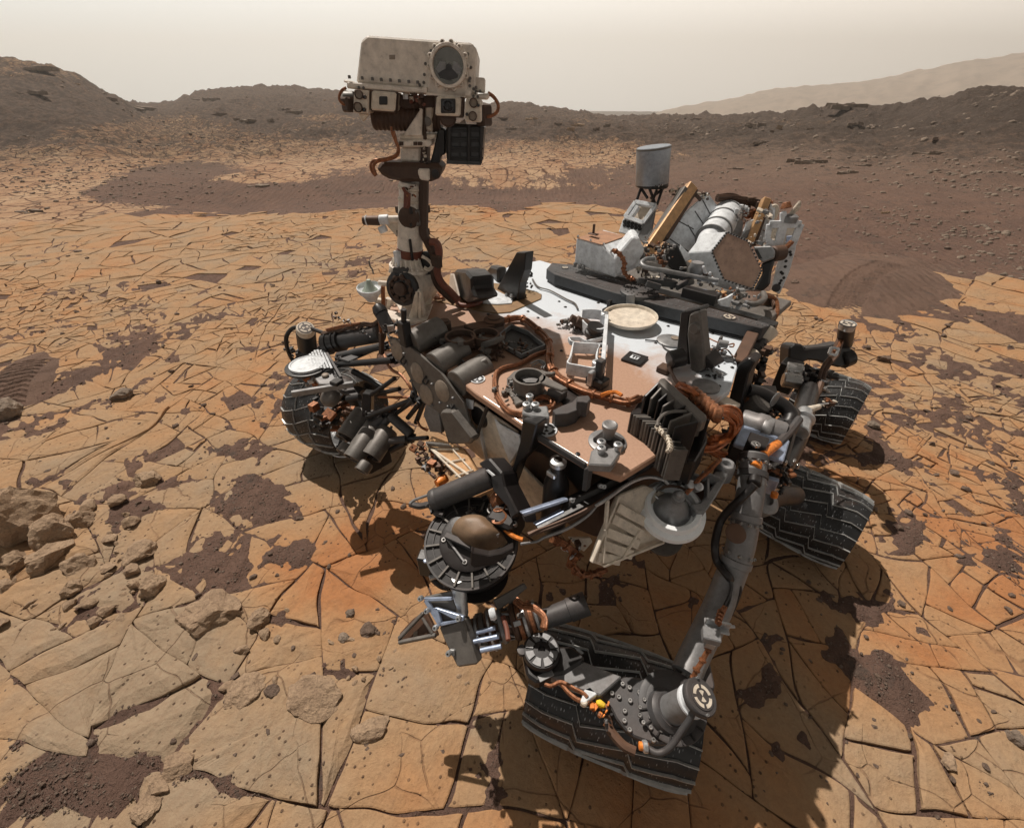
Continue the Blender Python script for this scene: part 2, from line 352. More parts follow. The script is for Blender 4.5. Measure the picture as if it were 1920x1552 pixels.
ground = link('ground', me, M['sand']); tag(ground, 'dark reddish brown sand under and between the cracked bedrock, rising to low hills', kind='structure')

# ---- far mountain fading in the dust
MT = [(900, 226), (1180, 222), (1300, 198), (1400, 178), (1460, 166), (1530, 160), (1620, 150), (1700, 135), (1800, 115), (1920, 98), (2100, 70), (2500, 60)]
azm = np.array([math.atan2(ray(a, b).x, ray(a, b).y) for a, b in MT]); elm = np.array([math.atan2(ray(a, b).z, math.hypot(ray(a, b).x, ray(a, b).y)) for a, b in MT])
am = np.linspace(azm[0], azm[-1], 260); tm = np.linspace(0, 1, 46); AM, TM = np.meshgrid(am, tm)
RM = 420 + 300 * TM; top = HC + 600 * np.tan(np.interp(am, azm, elm))[None, :] * 0.97
prof = np.where(TM < 0.6, sstep(0, 0.6, TM), 1 - 0.4 * sstep(0.6, 1, TM))
ZM = -20 + (top + 20) * prof + (fbm(AM * 60, RM * .02, 5, 9) - .5) * 12 * prof * (1 - .6 * prof)
mm, _ = grid_mesh('mountain', np.sin(AM) * RM, np.cos(AM) * RM, ZM)
mt = link('mountain', mm, rock_material('mountain_rock', (0.42, 0.31, 0.23), (0.50, 0.38, 0.29), 0.01)); tag(mt, 'faint dusty orange mountain slope behind the right hand ridge', kind='structure')
# ---- cracked bedrock: the plane is split again and again by long fractures
def split_poly(poly, p0, d):
    nrm = np.array([-d[1], d[0]]); s = (poly - p0) @ nrm; a = []; b = []
    n = len(poly)
    for i in range(n):
        j = (i + 1) % n; P0 = poly[i]; P1 = poly[j]
        (a if s[i] >= 0 else b).append(P0)
        if (s[i] > 0) != (s[j] > 0) and abs(s[i] - s[j]) > 1e-9:
            q = P0 + (P1 - P0) * (s[i] / (s[i] - s[j])); a.append(q); b.append(q)
    return np.array(a), np.array(b)
def parea(p):
    x, y = p[:, 0], p[:, 1]; return 0.5 * abs(np.dot(x, np.roll(y, -1)) - np.dot(y, np.roll(x, -1)))
rs = random.Random(11)
def inview(c, pad=60):
    px, py = project(np.array([c[0]]), np.array([c[1]]), np.array([0.0])); dep = c[1] * cp_ + HC * sp_
    return dep > 0.1 and -pad < px[0] < 1920 + pad and py[0] < 1552 + pad
start = np.array([[-1.1, -0.25], [1.1, -0.25], [3.2, 1.0], [17, 12.8], [-17, 12.8], [-3.2, 1.0]])
stack = [start]; plates = []
while stack:
    pl = stack.pop(); ar = parea(pl); c = pl.mean(0)
    if ar < 1e-4: continue
    r = math.hypot(*c); z = float(fbm(c[0] * 0.45, c[1] * 0.45, 3, 55))
    k = 0.62 if r < 2.2 else 0.8
    target = (0.014 + 0.26 * max(0, z - 0.34) ** 1.1 * 2.0) * k * (1 + 0.16 * max(0, r - 3)) * (0.55 + 0.9 * rs.random())
    if c[0] < -0.3 and r < 2.0: target *= 1.25
    if ar < target: plates.append(pl); continue
    e = pl - c; cov = e.T @ e; w, v = np.linalg.eigh(cov); ax = v[:, 1]
    asp = math.sqrt(max(w[1], 1e-9) / max(w[0], 1e-9))
    th = math.atan2(ax[1], ax[0]) + math.pi / 2 + rs.gauss(0, 0.30 if asp > 1.25 else 0.55)
    if rs.random() < 0.10: th = rs.choice([0.6, -0.45, 2.1, 1.35]) + rs.gauss(0, .12)
    p0 = c + np.array([rs.gauss(0, .12), rs.gauss(0, .12)]) * math.sqrt(ar)
    a, b = split_poly(pl, p0, np.array([math.cos(th), math.sin(th)]))
    if len(a) >= 3: stack.append(a)
    if len(b) >= 3: stack.append(b)

def plate_geo(pl, idx):
    """-> verts, faces of one plate with a rough outline, worn edge and its own tilt"""
    c = pl.mean(0); ar = parea(pl); r = math.hypot(*c); size = math.sqrt(ar)
    if parea(pl[::1]) < 1e-5: return None
    x, y = pl[:, 0], pl[:, 1]
    if (np.dot(x, np.roll(y, -1)) - np.dot(y, np.roll(x, -1))) < 0: pl = pl[::-1]
    gap = (0.0008 + 0.006 * rs.random() ** 4 + (0.012 * rs.random() if rs.random() < 0.14 else 0)) * (1 + 0.10 * max(0, r - 3))
    step = 0.022 * (1 + 0.35 * max(0, r - 2.0)); rough = 0.010 * (1 + .2 * max(0, r - 3))
    B = np.roll(pl, -1, 0); D = B - pl; LL = np.linalg.norm(D, axis=1); Q = []; NR = []; AM = []
    for i in range(len(pl)):
        if LL[i] < 1e-4: continue
        k = max(1, int(LL[i] / step)); t = np.arange(k)[:, None] / k; d = D[i] / LL[i]
        Q.append(pl[i] + D[i] * t); NR.append(np.tile([-d[1], d[0]], (k, 1))); AM.append(np.full(k, rough * min(1, LL[i] / 0.15)))
    if len(Q) < 3: return None
    Q = np.concatenate(Q); NR = np.concatenate(NR); AM = np.concatenate(AM)
    s = (vn(Q[:, 0] * 9, Q[:, 1] * 9, 61) - .5) * 3.2 + (vn(Q[:, 0] * 30, Q[:, 1] * 30, 62) - .5)
    wob = np.stack([vn(Q[:, 0] * 6, Q[:, 1] * 6, 63) - .5, vn(Q[:, 0] * 6, Q[:, 1] * 6, 64) - .5], 1) * 0.045 + np.stack([vn(Q[:, 0] * 1.6, Q[:, 1] * 1.6, 65) - .5, vn(Q[:, 0] * 1.6, Q[:, 1] * 1.6, 66) - .5], 1) * 0.16
    pts = Q + wob + NR * (gap + AM * np.maximum(-.1, s) * .38)[:, None]
    pts = np.array(pts)
    if len(pts) < 3: return None
    if r < 3: pts = pts * .7 + (np.roll(pts, 1, 0) + np.roll(pts, -1, 0)) * .15
    m = len(pts); c = pts.mean(0)
    if ar < gap * gap * 30: return None
    bev = min(0.004 * (1 + .1 * r), size * 0.06)
    e1 = np.roll(pts, -1, 0) - np.roll(pts, 1, 0); ln = np.linalg.norm(e1, axis=1, keepdims=True) + 1e-9
    nr = np.stack([-e1[:, 1], e1[:, 0]], 1) / ln
    inner = pts + nr * bev; inner2 = pts + (c - pts) * 0.35
    inner2 = inner + (c - inner) * 0.30
    tx, ty = rs.gauss(0, 0.006), rs.gauss(0, 0.006); up = rs.gauss(0.0, 0.0022)
    if rs.random() < 0.04: tx *= 3; ty *= 3; up += 0.007
    dome = min(0.010, size * 0.014) * rs.random()
    cpx, cpy = project(np.array([c[0]]), np.array([c[1]]), np.array([0.0])); ro = math.exp(-((cpx[0] - 380) / 420) ** 2 - ((cpy[0] - 1290) / 230) ** 2) + .8 * math.exp(-((cpx[0] - 60) / 130) ** 2 - ((cpy[0] - 1000) / 120) ** 2) + .5 * math.exp(-((cpx[0] - 1700) / 150) ** 2 - ((cpy[0] - 1440) / 90) ** 2)
    tl = .022 * min(1, .16 / size); tx += rs.gauss(0, tl) * ro; ty += rs.gauss(0, tl) * ro; up += rs.uniform(-.004, .020) * ro; dome += size * .07 * rs.random() * ro; bev *= 1 + 1.5 * ro
    q = np.concatenate([pts, pts, inner, inner2, c[None]]); o = np.concatenate([np.full(m, -.035), np.full(m, -.0025), np.zeros(m), np.full(m, dome), [dome * 1.2]])
    z = base_h(q[:, 0], q[:, 1]) + (far_h(q[:, 0], q[:, 1]) if r > 8 else 0) + (q - c) @ np.array([tx, ty]) + up + o + (vn(q[:, 0] * 7, q[:, 1] * 7, 71) - .5) * 0.010
    if ro > .05: z = z + (fbm(q[:, 0] * 11, q[:, 1] * 11, 3, 72) - .5) * .03 * ro
    V = np.column_stack([q, z])
    F = []
    for i in range(m):
        j = (i + 1) % m
        for k in range(3): F.append((k * m + i, k * m + j, (k + 1) * m + j, (k + 1) * m + i))
        F.append((3 * m + i, 3 * m + j, 4 * m))
    return V, F
geos = []
for pl in plates:
    c = pl.mean(0); r = math.hypot(*c)
    if not inview(c, 140 + 200 / max(r, .5)): continue
    nrk = float(near_rock(np.array([c[0]]), np.array([c[1]]))[0])
    if nrk < 0.35 and rs.random() > nrk: continue
    if r > 3 and rs.random() < 0.03: continue
    g = plate_geo(pl, len(geos))
    if g is None: continue
    V, F = g; px, py = project(V[:, 0], V[:, 1], V[:, 2])
    ok = (px > 0) & (px < 1920) & (py > 0) & (py < 1552)
    show = (np.ptp(np.clip(px, 0, 1920)) * np.ptp(np.clip(py, 0, 1552))) * ok.any()
    hid = 0
    cx_, cy_ = px[-1], py[-1]
    if 800 < cx_ < 1400 and 520 < cy_ < 1000: hid = 1
    geos.append((show * (0.05 if hid else 1), V, F))
geos.sort(key=lambda g: -g[0])
def mesh_from(name, V, F, smooth=False):
    me = bpy.data.meshes.new(name); me.from_pydata([tuple(v) for v in V], [], F); me.update()
    if smooth: me.polygons.foreach_set('use_smooth', np.ones(len(me.polygons), bool))
    return me
def grey_at(V):
    px, py = project(V[:, 0], V[:, 1], V[:, 2])
    g = .9 * np.exp(-(((px - 250) / 330) ** 2 + ((py - 1330) / 320) ** 2)) + .8 * np.exp(-(((px - 520) / 260) ** 2 + ((py - 890) / 90) ** 2)) + .9 * np.exp(-(((px - 1700) / 260) ** 2 + ((py - 1480) / 130) ** 2)) \
        + .6 * np.exp(-(((px - 800) / 260) ** 2 + ((py - 1330) / 160) ** 2)) + .4 * np.exp(-(((px - 330) / 160) ** 2 + ((py - 600) / 90) ** 2)) - 1.1 * np.exp(-(((px - 640) / 230) ** 2 + ((py - 1060) / 100) ** 2)) \
        - .7 * np.exp(-(((px - 1850) / 200) ** 2 + ((py - 1100) / 150) ** 2)) + .35 * np.exp(-(((px - 560) / 500) ** 2 + ((py - 470) / 70) ** 2))
    return g
for i, (s, V, F) in enumerate(geos[:300]):
    c = V[-1].copy(); me = mesh_from('stone_slab', V - c, F); add_attr(me, 'tint', np.full(len(V), rs.random())); add_attr(me, 'greyish', grey_at(V))
    o = link('stone_slab', me, M['slab'], ground); o.location = c
AV = []; AF = []; AT = []; off = 0
for s, V, F in geos[300:]:
    AV.append(V); AF += [tuple(x + off for x in f) for f in F]; AT.append(np.full(len(V), rs.random())); off += len(V)
V = np.concatenate(AV); me = mesh_from('stone_slabs', V, AF); add_attr(me, 'tint', np.concatenate(AT)); add_attr(me, 'greyish', grey_at(V))
tag(link('stone_slabs', me, M['slab'], ground), kind='stuff')
print('slabs', len(geos), 'verts', len(V))

# ---- loose stones
def stone_mesh(name, seed, sub=2, flat=0.7, rough=0.35, cuts=7):
    """angular rock: an icosphere cut by random planes, then roughened"""
    r_ = random.Random(seed); bm = bmesh.new(); bmesh.ops.create_icosphere(bm, subdivisions=sub, radius=1.0)
    planes = []
    for _ in range(cuts):
        n = Vector((r_.gauss(0, 1), r_.gauss(0, 1), r_.gauss(0, .8))).normalized(); planes.append((n, r_.uniform(0.45, 0.85)))
    for v in bm.verts:
        for n, d in planes:
            k = v.co.dot(n)
            if k > d: v.co -= n * (k - d)
        q = v.co * 2.3 + Vector((seed, seed * 2, 0)); s = 0
        from mathutils import noise as _n
        v.co += v.co.normalized() * (_n.fractal(q, 0.9, 2.0, 4) * rough * 0.3)
        v.co.z *= flat
    me = bpy.data.meshes.new(name); bm.to_mesh(me); bm.free(); return me
SM = [stone_mesh('stone', s, 1 if s < 5 else 2, 0.6 + .08 * (s % 4), .6) for s in range(10)]
def zat(x, y, slabtop=True):
    h = float(ground_h(np.array([x]), np.array([y]))[0]); b = float((base_h(np.array([x]), np.array([y])) + far_h(np.array([x]), np.array([y])))[0])
    return max(h, b) if slabtop and math.hypot(x, y) < 11 else h
def surface(px, py):                     # point of the ground under a photo position
    if py < 420:
        d = ray(px, py); t = np.geomspace(3, 200, 900) ; X_ = d.x * t; Y_ = d.y * t; Z_ = HC + d.z * t; k = np.argmax(Z_ < ground_h(X_, Y_))
        return Vector((X_[k], Y_[k], float(ground_h(X_[k:k + 1], Y_[k:k + 1])[0])))
    q = P(px, py, 0.0)
    for _ in range(4): q = P(px, py, zat(q.x, q.y))
    return q
n_l = 0
def scatter_stone(px, py, size_px, label, group, m, squash=1.0):
    q = surface(px, py); s = wpx(size_px, q) * 0.5
    o = bpy.data.objects.new('loose_stone', SM[rs.randrange(10)].copy() if False else SM[rs.randrange(10)]); COL.objects.link(o)
    o.location = q + Vector((0, 0, s * 0.25)); o.rotation_euler = (rs.uniform(-.3, .3), rs.uniform(-.3, .3), rs.uniform(0, 6.28))
    o.scale = (s * rs.uniform(.8, 1.2), s * rs.uniform(.7, 1.0), s * rs.uniform(.6, 1.0) * squash); tag(o, label, 'stone', group); return o
for s in SM: s.materials.append(M['darkrock'])
ZONES = [((30, 480, 540, 900), 'small dark stone lying on the cracked bedrock left of the vehicle', 'small stones left of the vehicle', 85, (5, 13)),
         ((250, 900, 760, 1300), 'small brown stone on the orange slabs below the left front wheel', 'small stones below the left front wheel', 60, (6, 16)),
         ((1480, 560, 1910, 1000), 'small dark stone on the bedrock right of the rear wheels', 'small stones right of the rear wheels', 55, (8, 18)),
         ((0, 1180, 900, 1540), 'small stone between the large slabs in the lower left foreground', 'small stones in the lower left foreground', 50, (7, 20)),
         ((1420, 1080, 1910, 1540), 'small stone in the dark gravel of the lower right foreground', 'small stones in the lower right foreground', 40, (8, 18))]
for (x0, y0, x1, y1), lb, gr, n, (a, b) in ZONES:
    for _ in range(n): scatter_stone(rs.uniform(x0, x1), rs.uniform(y0, y1), a + (b - a) * rs.random() ** 2.2, lb, gr, None)

TM_ = [stone_mesh('stone', 40 + s, 2, 0.6 + .08 * (s % 4), .6, 10) for s in range(8)]
for s in TM_: s.materials.append(M['rock'])
def rubble(n, x0, y0, x1, y1, a, b, lb, gr):
    for _ in range(n):
        px, py = rs.uniform(x0, x1), rs.uniform(y0, y1); q = surface(px, py); s = wpx(a + (b - a) * rs.random() ** 2, q) * .5; o = bpy.data.objects.new('loose_stone', TM_[rs.randrange(8)]); COL.objects.link(o)
        o.location = q + Vector((0, 0, s * .3)); o.rotation_euler = (rs.uniform(-.5, .5), rs.uniform(-.5, .5), rs.uniform(0, 6.28)); o.scale = (s * rs.uniform(.8, 1.3), s * rs.uniform(.6, 1.0), s * rs.uniform(.5, 1.1)); tag(o, lb, 'stone', gr)
rubble(60, 0, 930, 260, 1190, 12, 42, 'tan rubble stone in the broken outcrop at the left edge', 'rubble of the outcrop at the left edge')
rubble(34, 260, 1120, 720, 1320, 9, 30, 'tan stone chip on the layered slabs in the lower left', 'stone chips on the layered slabs')
rubble(16, 700, 1210, 900, 1300, 7, 16, 'small tan chip on the slab below the tool cluster', 'chips below the tool cluster')

# ---- gravel and scree: too many to count
def stone_field(name, pts, sizes, mat_, parent=None, flat=0.65):
    base = []; 
    for s in range(6):
        bm = bmesh.new(); bmesh.ops.create_icosphere(bm, subdivisions=1, radius=1.0); r_ = random.Random(s)
        bmesh.ops.dissolve_limit(bm, angle_limit=0.01, verts=bm.verts, edges=bm.edges) if False else None
        for v in bm.verts: v.co = v.co * r_.uniform(0.6, 1.15)
        bm.verts.ensure_lookup_table(); base.append((np.array([v.co[:] for v in bm.verts]), np.array([[v.index for v in f.verts] for f in bm.faces]))); bm.free()
    n = len(pts); VV = []; FF = []; off = 0; kind = RNG.integers(0, 6, n); rot = RNG.uniform(0, 6.28, n); sq = RNG.uniform(.7, 1.3, (n, 3))
    # only the 12-vertex icosahedron is needed when small
    ico = bmesh.new(); bmesh.ops.create_icosphere(ico, subdivisions=1, radius=1.0); V0 = np.array([v.co[:] for v in ico.verts]); F0 = np.array([[v.index for v in f.verts] for f in ico.faces]); ico.free()
    for k in range(6):
        sel = np.where(kind == k)[0]
        if not len(sel): continue
        r_ = np.random.default_rng(k); W = V0 * r_.uniform(.6, 1.15, (len(V0), 1))
        c, s_ = np.cos(rot[sel])[:, None], np.sin(rot[sel])[:, None]
        q = W[None] * sq[sel][:, None, :] * sizes[sel][:, None, None]
        x = q[..., 0] * c - q[..., 1] * s_; y = q[..., 0] * s_ + q[..., 1] * c; z = q[..., 2] * flat
        co = np.stack([x + pts[sel, 0:1], y + pts[sel, 1:2], z + pts[sel, 2:3]], -1).reshape(-1, 3)
        f = (F0[None] + (np.arange(len(sel)) * len(V0))[:, None, None]).reshape(-1, 3) + off
        VV.append(co); FF.append(f); off += len(co)
    co = np.concatenate(VV).astype(np.float32); q = np.concatenate(FF).astype(np.int32)
    me = bpy.data.meshes.new(name); me.vertices.add(len(co)); me.vertices.foreach_set('co', co.ravel()); me.loops.add(q.size)
    me.loops.foreach_set('vertex_index', q.ravel()); me.polygons.add(len(q)); me.polygons.foreach_set('loop_start', (np.arange(len(q)) * 3).astype(np.int32)); me.update(calc_edges=True)
    return link(name, me, mat_, parent)
def field_xyz(px, py, top=True):
    # invert to the ground plane, then lift on to the surface
    u = (px - CX) / FPX; v = (py - CY) / FPX; h = cp_ - v * sp_; dz = -sp_ - v * cp_; z = np.zeros_like(px)
    for _ in range(5):
        t = (z - HC) / dz; x = u * t; y = h * t
        g = ground_h(x, y); b = base_h(x, y) + far_h(x, y); z = np.where((np.hypot(x, y) < 11) & top, np.maximum(g, b - 0.012), g)
    return x, y, z
# near gravel: mostly inside the sand patches, some strewn on the plates
n = 210000; px = RNG.uniform(-20, 1940, n); py = RNG.uniform(430, 1580, n)
x, y, z = field_xyz(px, py); m = sand_off(x, y); cl = fbm(x * 2.2, y * 2.2, 4, 91)
w = np.where(m > 0.0, 0.30, 0.0) + 0.25 * sstep(0.54, 0.62, cl) + 0.012
w *= np.where(py < 700, .55, 1.0)
keep = RNG.random(n) < w
x, y, z = x[keep], y[keep], z[keep]; d = np.hypot(x, y)
sz = (0.0010 + 0.0045 * RNG.random(len(x)) ** 6) * (0.55 + 0.42 * d) * np.where(RNG.random(len(x)) < .012, 2.6, 1)
g = stone_field('gravel', np.column_stack([x, y, z + sz * .2]), sz, M['pebble']); tag(g, 'fine brown gravel strewn in the sand patches and cracks', 'gravel', kind='stuff'); print('gravel', len(x))
# far scree
n = 42000; px = RNG.uniform(-30, 1950, n); py = 195 + 330 * RNG.random(n) ** 1.5
x, y, z = field_xyz(px, py, False); d = np.hypot(x, y); ok = (y > 0) & (d < 95) & (d > 7) & (near_rock(x, y) < .5)
cl = fbm(x * .25, y * .25, 4, 19); keep = ok & (RNG.random(n) < 0.06 + 5.0 * np.clip(cl - .48, 0, 1) + .10 * (px > 1300))
x, y, z, d = x[keep], y[keep], z[keep], d[keep]
sz = (0.0006 + 0.0034 * RNG.random(len(x)) ** 6) * d
sz *= np.where(x > 4, 1.35, 1.0)
g = stone_field('scree', np.column_stack([x, y, z]), sz, M['greyrock'], flat=.8); tag(g, 'dark broken stones littering the distant slopes', 'scree', kind='stuff'); print('scree', len(x))

# ---- named rocks
def boulder(px, py, wpxl, hpx, label, seed, m='rock', flat=0.7, rot=0, dy=1.0, cat='rock', sink=.62):
    q = surface(px, py); s = wpx(wpxl, q) * .5; h = wpx(hpx, q) * .5
    me = stone_mesh('rock', seed, 4, 1.0, .5, 9); me.materials.append(M[m]); me.polygons.foreach_set('use_smooth', np.zeros(len(me.polygons), bool))
    o = bpy.data.objects.new('rock', me); COL.objects.link(o); o.location = q + Vector((0, 0, h * (1 - sink)))
    o.scale = (s * 1.15, s * 1.15 * dy, h * 1.15); o.rotation_euler = (0, 0, rot); tag(o, label, cat); return o
boulder(52, 985, 120, 125, 'largest pitted grey tan boulder at the left edge of the foreground', 101, dy=.9, sink=.4)
boulder(110, 1010, 66, 66, 'rounded tan rock leaning against the right side of the largest boulder', 102)
boulder(95, 1052, 74, 62, 'brown shaded rock below the largest boulder', 103)
boulder(40, 1060, 45, 40, 'small cracked grey rock at the left foot of the boulder pile', 104)
boulder(150, 980, 42, 36, 'smooth round grey rock right of the boulder pile', 105)
boulder(150, 1065, 50, 34, 'flat topped grey rock right of the brown shaded rock', 106)
boulder(135, 1105, 34, 28, 'small knobbly rock beneath the boulder pile', 107)
boulder(20, 775, 50, 40, 'splintered dark rock at the left edge beside the wheel track', 108, 'greyrock')
boulder(233, 745, 34, 22, 'small jagged dark rock on the bedrock right of the wheel track', 109, 'greyrock')
boulder(390, 1150, 110, 44, 'wide overhanging tan ledge block with a dark undercut', 110, dy=.7, rot=-.3)
boulder(485, 1165, 36, 30, 'small square tan block right of the overhanging ledge', 111)
boulder(455, 1300, 70, 26, 'low rounded outcrop with shaded right flank in the lower left', 112, dy=.8, rot=.5)
boulder(600, 1310, 110, 30, 'long layered tan outcrop left of the grey flat slab', 113, dy=.6, rot=-.25)
boulder(510, 1300, 26, 20, 'small ribbed dark rock between two large slabs', 116, 'darkrock')
boulder(700, 1365, 70, 22, 'weathered rock at the head of the curved ridge', 117, dy=.6, rot=.2)
boulder(330, 1440, 60, 26, 'crumbled tan rock edge beside the dark sand in the lower left', 118, dy=.7)
boulder(300, 1475, 60, 24, 'pale pointed flake of rock in the lower left corner', 119, dy=.5, rot=-.6)
boulder(275, 1515, 62, 26, 'second pale rock flake below the pointed one', 120, dy=.6, rot=-.5)
boulder(655, 1155, 22, 18, 'small grey stone with a shadow on the orange bedrock', 121, 'greyrock')
boulder(693, 1182, 30, 18, 'brown stone sitting in a small pit of the orange bedrock', 122, 'darkrock')
boulder(647, 1196, 20, 16, 'small square grey stone below the round one on orange bedrock', 123, 'greyrock')
boulder(293, 1105, 44, 44, 'pitted tan block beside the dark sand hollow on the left', 124)
boulder(262, 1040, 50, 28, 'broken pale slab edge at the top of the sand hollow', 125)
boulder(275, 905, 46, 26, 'raised oval grey slab with pitted top', 126, dy=.8, flat=.3)
boulder(1490, 535, 16, 14, 'round dark stone behind the right rear of the vehicle', 127, 'darkrock')
boulder(1655, 675, 22, 15, 'dark rounded stone on the bedrock right of the rear wheel', 128, 'darkrock')
boulder(1640, 800, 22, 14, 'flat dark stone below the pale triangular plate', 129, 'greyrock')
boulder(1780, 1430, 30, 16, 'broken white edged rock chip near the pale lower right slab', 130)
boulder(1900, 1385, 30, 22, 'light grey stone near the right edge of the foreground', 131, 'greyrock')
# layered ledges on the far ground
def ledge(px, py, w, n, label, rot, m='greyrock', th=6):
    q = surface(px, py); L = wpx(w, q); root = empty('rock_ledge', q); tag(root, label, 'rock ledge')
    for i in range(n):
        r_ = random.Random(int(px) + i); bm = bmesh.new(); k = 12
        pts = [Vector((math.cos(a) * L * .5 * r_.uniform(.6, 1.05), math.sin(a) * L * .16 * r_.uniform(.6, 1.1), 0)) for a in [6.283 * j / k for j in range(k)]]
        h = wpx(th, q); lo = [bm.verts.new(p + Vector((0, 0, -h))) for p in pts]; hi = [bm.verts.new(p * .97 + Vector((0, 0, h * r_.uniform(.5, .9)))) for p in pts]
        bm.faces.new(hi); bm.faces.new(lo[::-1])
        for j in range(k): bm.faces.new((lo[j], lo[(j + 1) % k], hi[(j + 1) % k], hi[j]))
        me = bpy.data.meshes.new('layer'); bm.to_mesh(me); bm.free()
        o = link('layer', me, M[m]); o.parent = root; o.location = ((i - n / 2) * L / n * .8 + r_.uniform(-.1, .1) * L, r_.uniform(-.12, .12) * L, i * h * .25)
        o.rotation_euler = (r_.uniform(-.06, .06), r_.uniform(.02, .12), rot + r_.uniform(-.3, .3)); o.scale = (r_.uniform(.5, .9),) * 3
ledge(262, 207, 60, 4, 'dark tilted layered ledge at the foot of the left hill', -.3, th=4)
ledge(60, 178, 70, 3, 'dark reddish outcrop halfway up the left hill', .1, th=5)
ledge(80, 132, 90, 3, 'brown crag on the crest of the left hill', 0, th=4)
ledge(60, 398, 50, 3, 'thin grey ledge of stacked plates at the left beyond the bedrock', .1, th=4)
ledge(1530, 306, 50, 3, 'flat grey ledge on the dark right slope', 0, th=4)
ledge(1588, 325, 36, 3, 'small broken black ledge below the flat grey one', .1, th=4)
ledge(1625, 312, 34, 2, 'dark ledge right of the flat grey one on the slope', .1, th=4)
ledge(1760, 290, 60, 3, 'broken dark ledge on the upper right slope', .1, th=4)
ledge(1420, 238, 40, 3, 'small pale rock group on the middle ridge', .1, th=4)
ledge(555, 215, 40, 3, 'dark reddish knob below the middle hill crest', .1, th=5)
ledge(490, 352, 40, 2, 'grey stacked ledge at the edge of the dark dunes', .1, th=4)
ledge(1590, 203, 70, 3, 'layered mound top on the right of the valley ridge', .05, th=5)

r9 = random.Random(4)
for k in range(30):
    zx = r9.choice([(20, 230, 135, 230), (370, 640, 185, 240), (900, 1200, 212, 245), (1300, 1640, 222, 330), (1640, 1900, 215, 400), (1450, 1900, 230, 420)]); x_ = r9.uniform(zx[0], zx[1]); y_ = r9.uniform(zx[2], zx[3])
    if surface(x_, y_).y < 5: continue
    ledge(x_, y_, r9.uniform(10, 34), r9.choice([1, 2, 3]), 'small dark outcrop on the far slopes behind the vehicle', r9.uniform(-.3, .3), r9.choice(['greyrock', 'darkrock', 'rock']), r9.uniform(2, 5)); COL.objects[-1]
for o in COL.objects:
    if o.get('label', '').startswith('small dark outcrop on the far'): o['group'] = 'small outcrops on the far slopes'

# ---- wind drifts with a printed wheel track
def drift(x0, y0, x1, y1, label, hgt, along, seed):
    a = surface(x0, y0); b = surface(x1, y1); c = (a + b) / 2; ax = (b - a); L = ax.length; ax.normalize(); ay = Vector((-ax.y, ax.x, 0)); Wd = L * along
    n, m = 150, 110; U, Vv = np.meshgrid(np.linspace(-.5, .5, n), np.linspace(-.5, .5, m)); X = c.x + U * L * ax.x + Vv * Wd * ay.x; Yy = c.y + U * L * ax.y + Vv * Wd * ay.y
    rr2 = np.sqrt((U * 2) ** 2 + (Vv * 2) ** 2 * (1 + 1.2 * np.clip(U, -1, 1))) + (fbm(X * 2, Yy * 2, 3, seed) - .5) * .5
    H = hgt * np.clip(1 - rr2, 0, 1) ** .8
    tr = (np.abs(Vv * Wd - .02 + .25 * (U * L) ** 2 / max(L, .1)) < .17) & (U < .28)
    sgn = np.abs(((Vv * Wd / .11) % 2) - 1); ph = (U * L / .075 + sgn * .9)
    H = H - tr * (H > 0) * (.022 - .016 * (np.abs((ph % 1) - .5) * 2 > .55))
    Z = np.maximum(base_h(X, Yy) + far_h(X, Yy) - .03, base_h(X, Yy) + far_h(X, Yy) + H - .018)
    me, co = grid_mesh('sand_drift', X, Yy, Z); 
    for k, v in (('rock', 0), ('grey', 0.25), ('debris', 0), ('farness', 0)): add_attr(me, k, np.full(len(co), v))
    tag(link('sand_drift', me, M['sand']), label, kind='structure')
drift(1540, 590, 1690, 480, 'smooth reddish sand drift with a printed wheel track behind the rear wheel', .16, .55, 5)
drift(-30, 790, 75, 655, 'pointed grey brown sand drift with chevron wheel track at the left edge', .09, .45, 6)
# ============================================================ BUILDING TOOLS
LA = math.radians(-44)
Lv = Vector((math.cos(LA), math.sin(LA), 0)); Fv = Vector((math.sin(LA), -math.cos(LA), 0)); Up = Vector((0, 0, 1))   # vehicle left, vehicle forward
ZO = {1: (600, 40, 4.8), 2: (620, 320, 4.8), 3: (1040, 250, 3.84), 4: (740, 500, 4.8), 5: (1040, 540, 4.364), 6: (500, 580, 4.571), 7: (740, 740, 4.311),
      8: (720, 1000, 4.311), 9: (1000, 800, 4.311), 10: (1320, 580, 5.053), 11: (1280, 840, 4.8), 12: (940, 1140, 3.84), 0: (0, 0, 1)}
def zc(k, pts): ox, oy, s = ZO[k]; return [(ox + a / s, oy + b / s) for a, b in pts]
def z1(k, a, b): ox, oy, s = ZO[k]; return ox + a / s, oy + b / s
def zp(k, a, b, z): return P(*z1(k, a, b), z)
def zy(k, a, b, y): return Y(*z1(k, a, b), y)
class PL:                                   # a plane traced on: o, n facing the viewer
    def __init__(s, o, n): s.o = Vector(o); s.n = Vector(n).normalized()
    def __call__(s, k, a, b): return pln(*z1(k, a, b), s.o, s.n)
    def pts(s, k, L): return [s(k, a, b) for a, b in L]
def finish(bm, name, m, parent, smooth=False, bev=0.0, seg=1):
    bmesh.ops.recalc_face_normals(bm, faces=bm.faces)
    if bev > 0:
        ed = [e for e in bm.edges if len(e.link_faces) == 2 and e.calc_face_angle(0) > 0.5]
        try: bmesh.ops.bevel(bm, geom=ed, offset=bev, segments=seg, profile=0.6, affect='EDGES', clamp_overlap=True)
        except Exception: pass
    me = bpy.data.meshes.new(name); bm.to_mesh(me); bm.free()
    if smooth:
        me.polygons.foreach_set('use_smooth', np.ones(len(me.polygons), bool))
        try: me.set_sharp_from_angle(angle=0.7)
        except Exception: pass
    if isinstance(m, str): m = M[m]
    return link(name, me, m, parent)
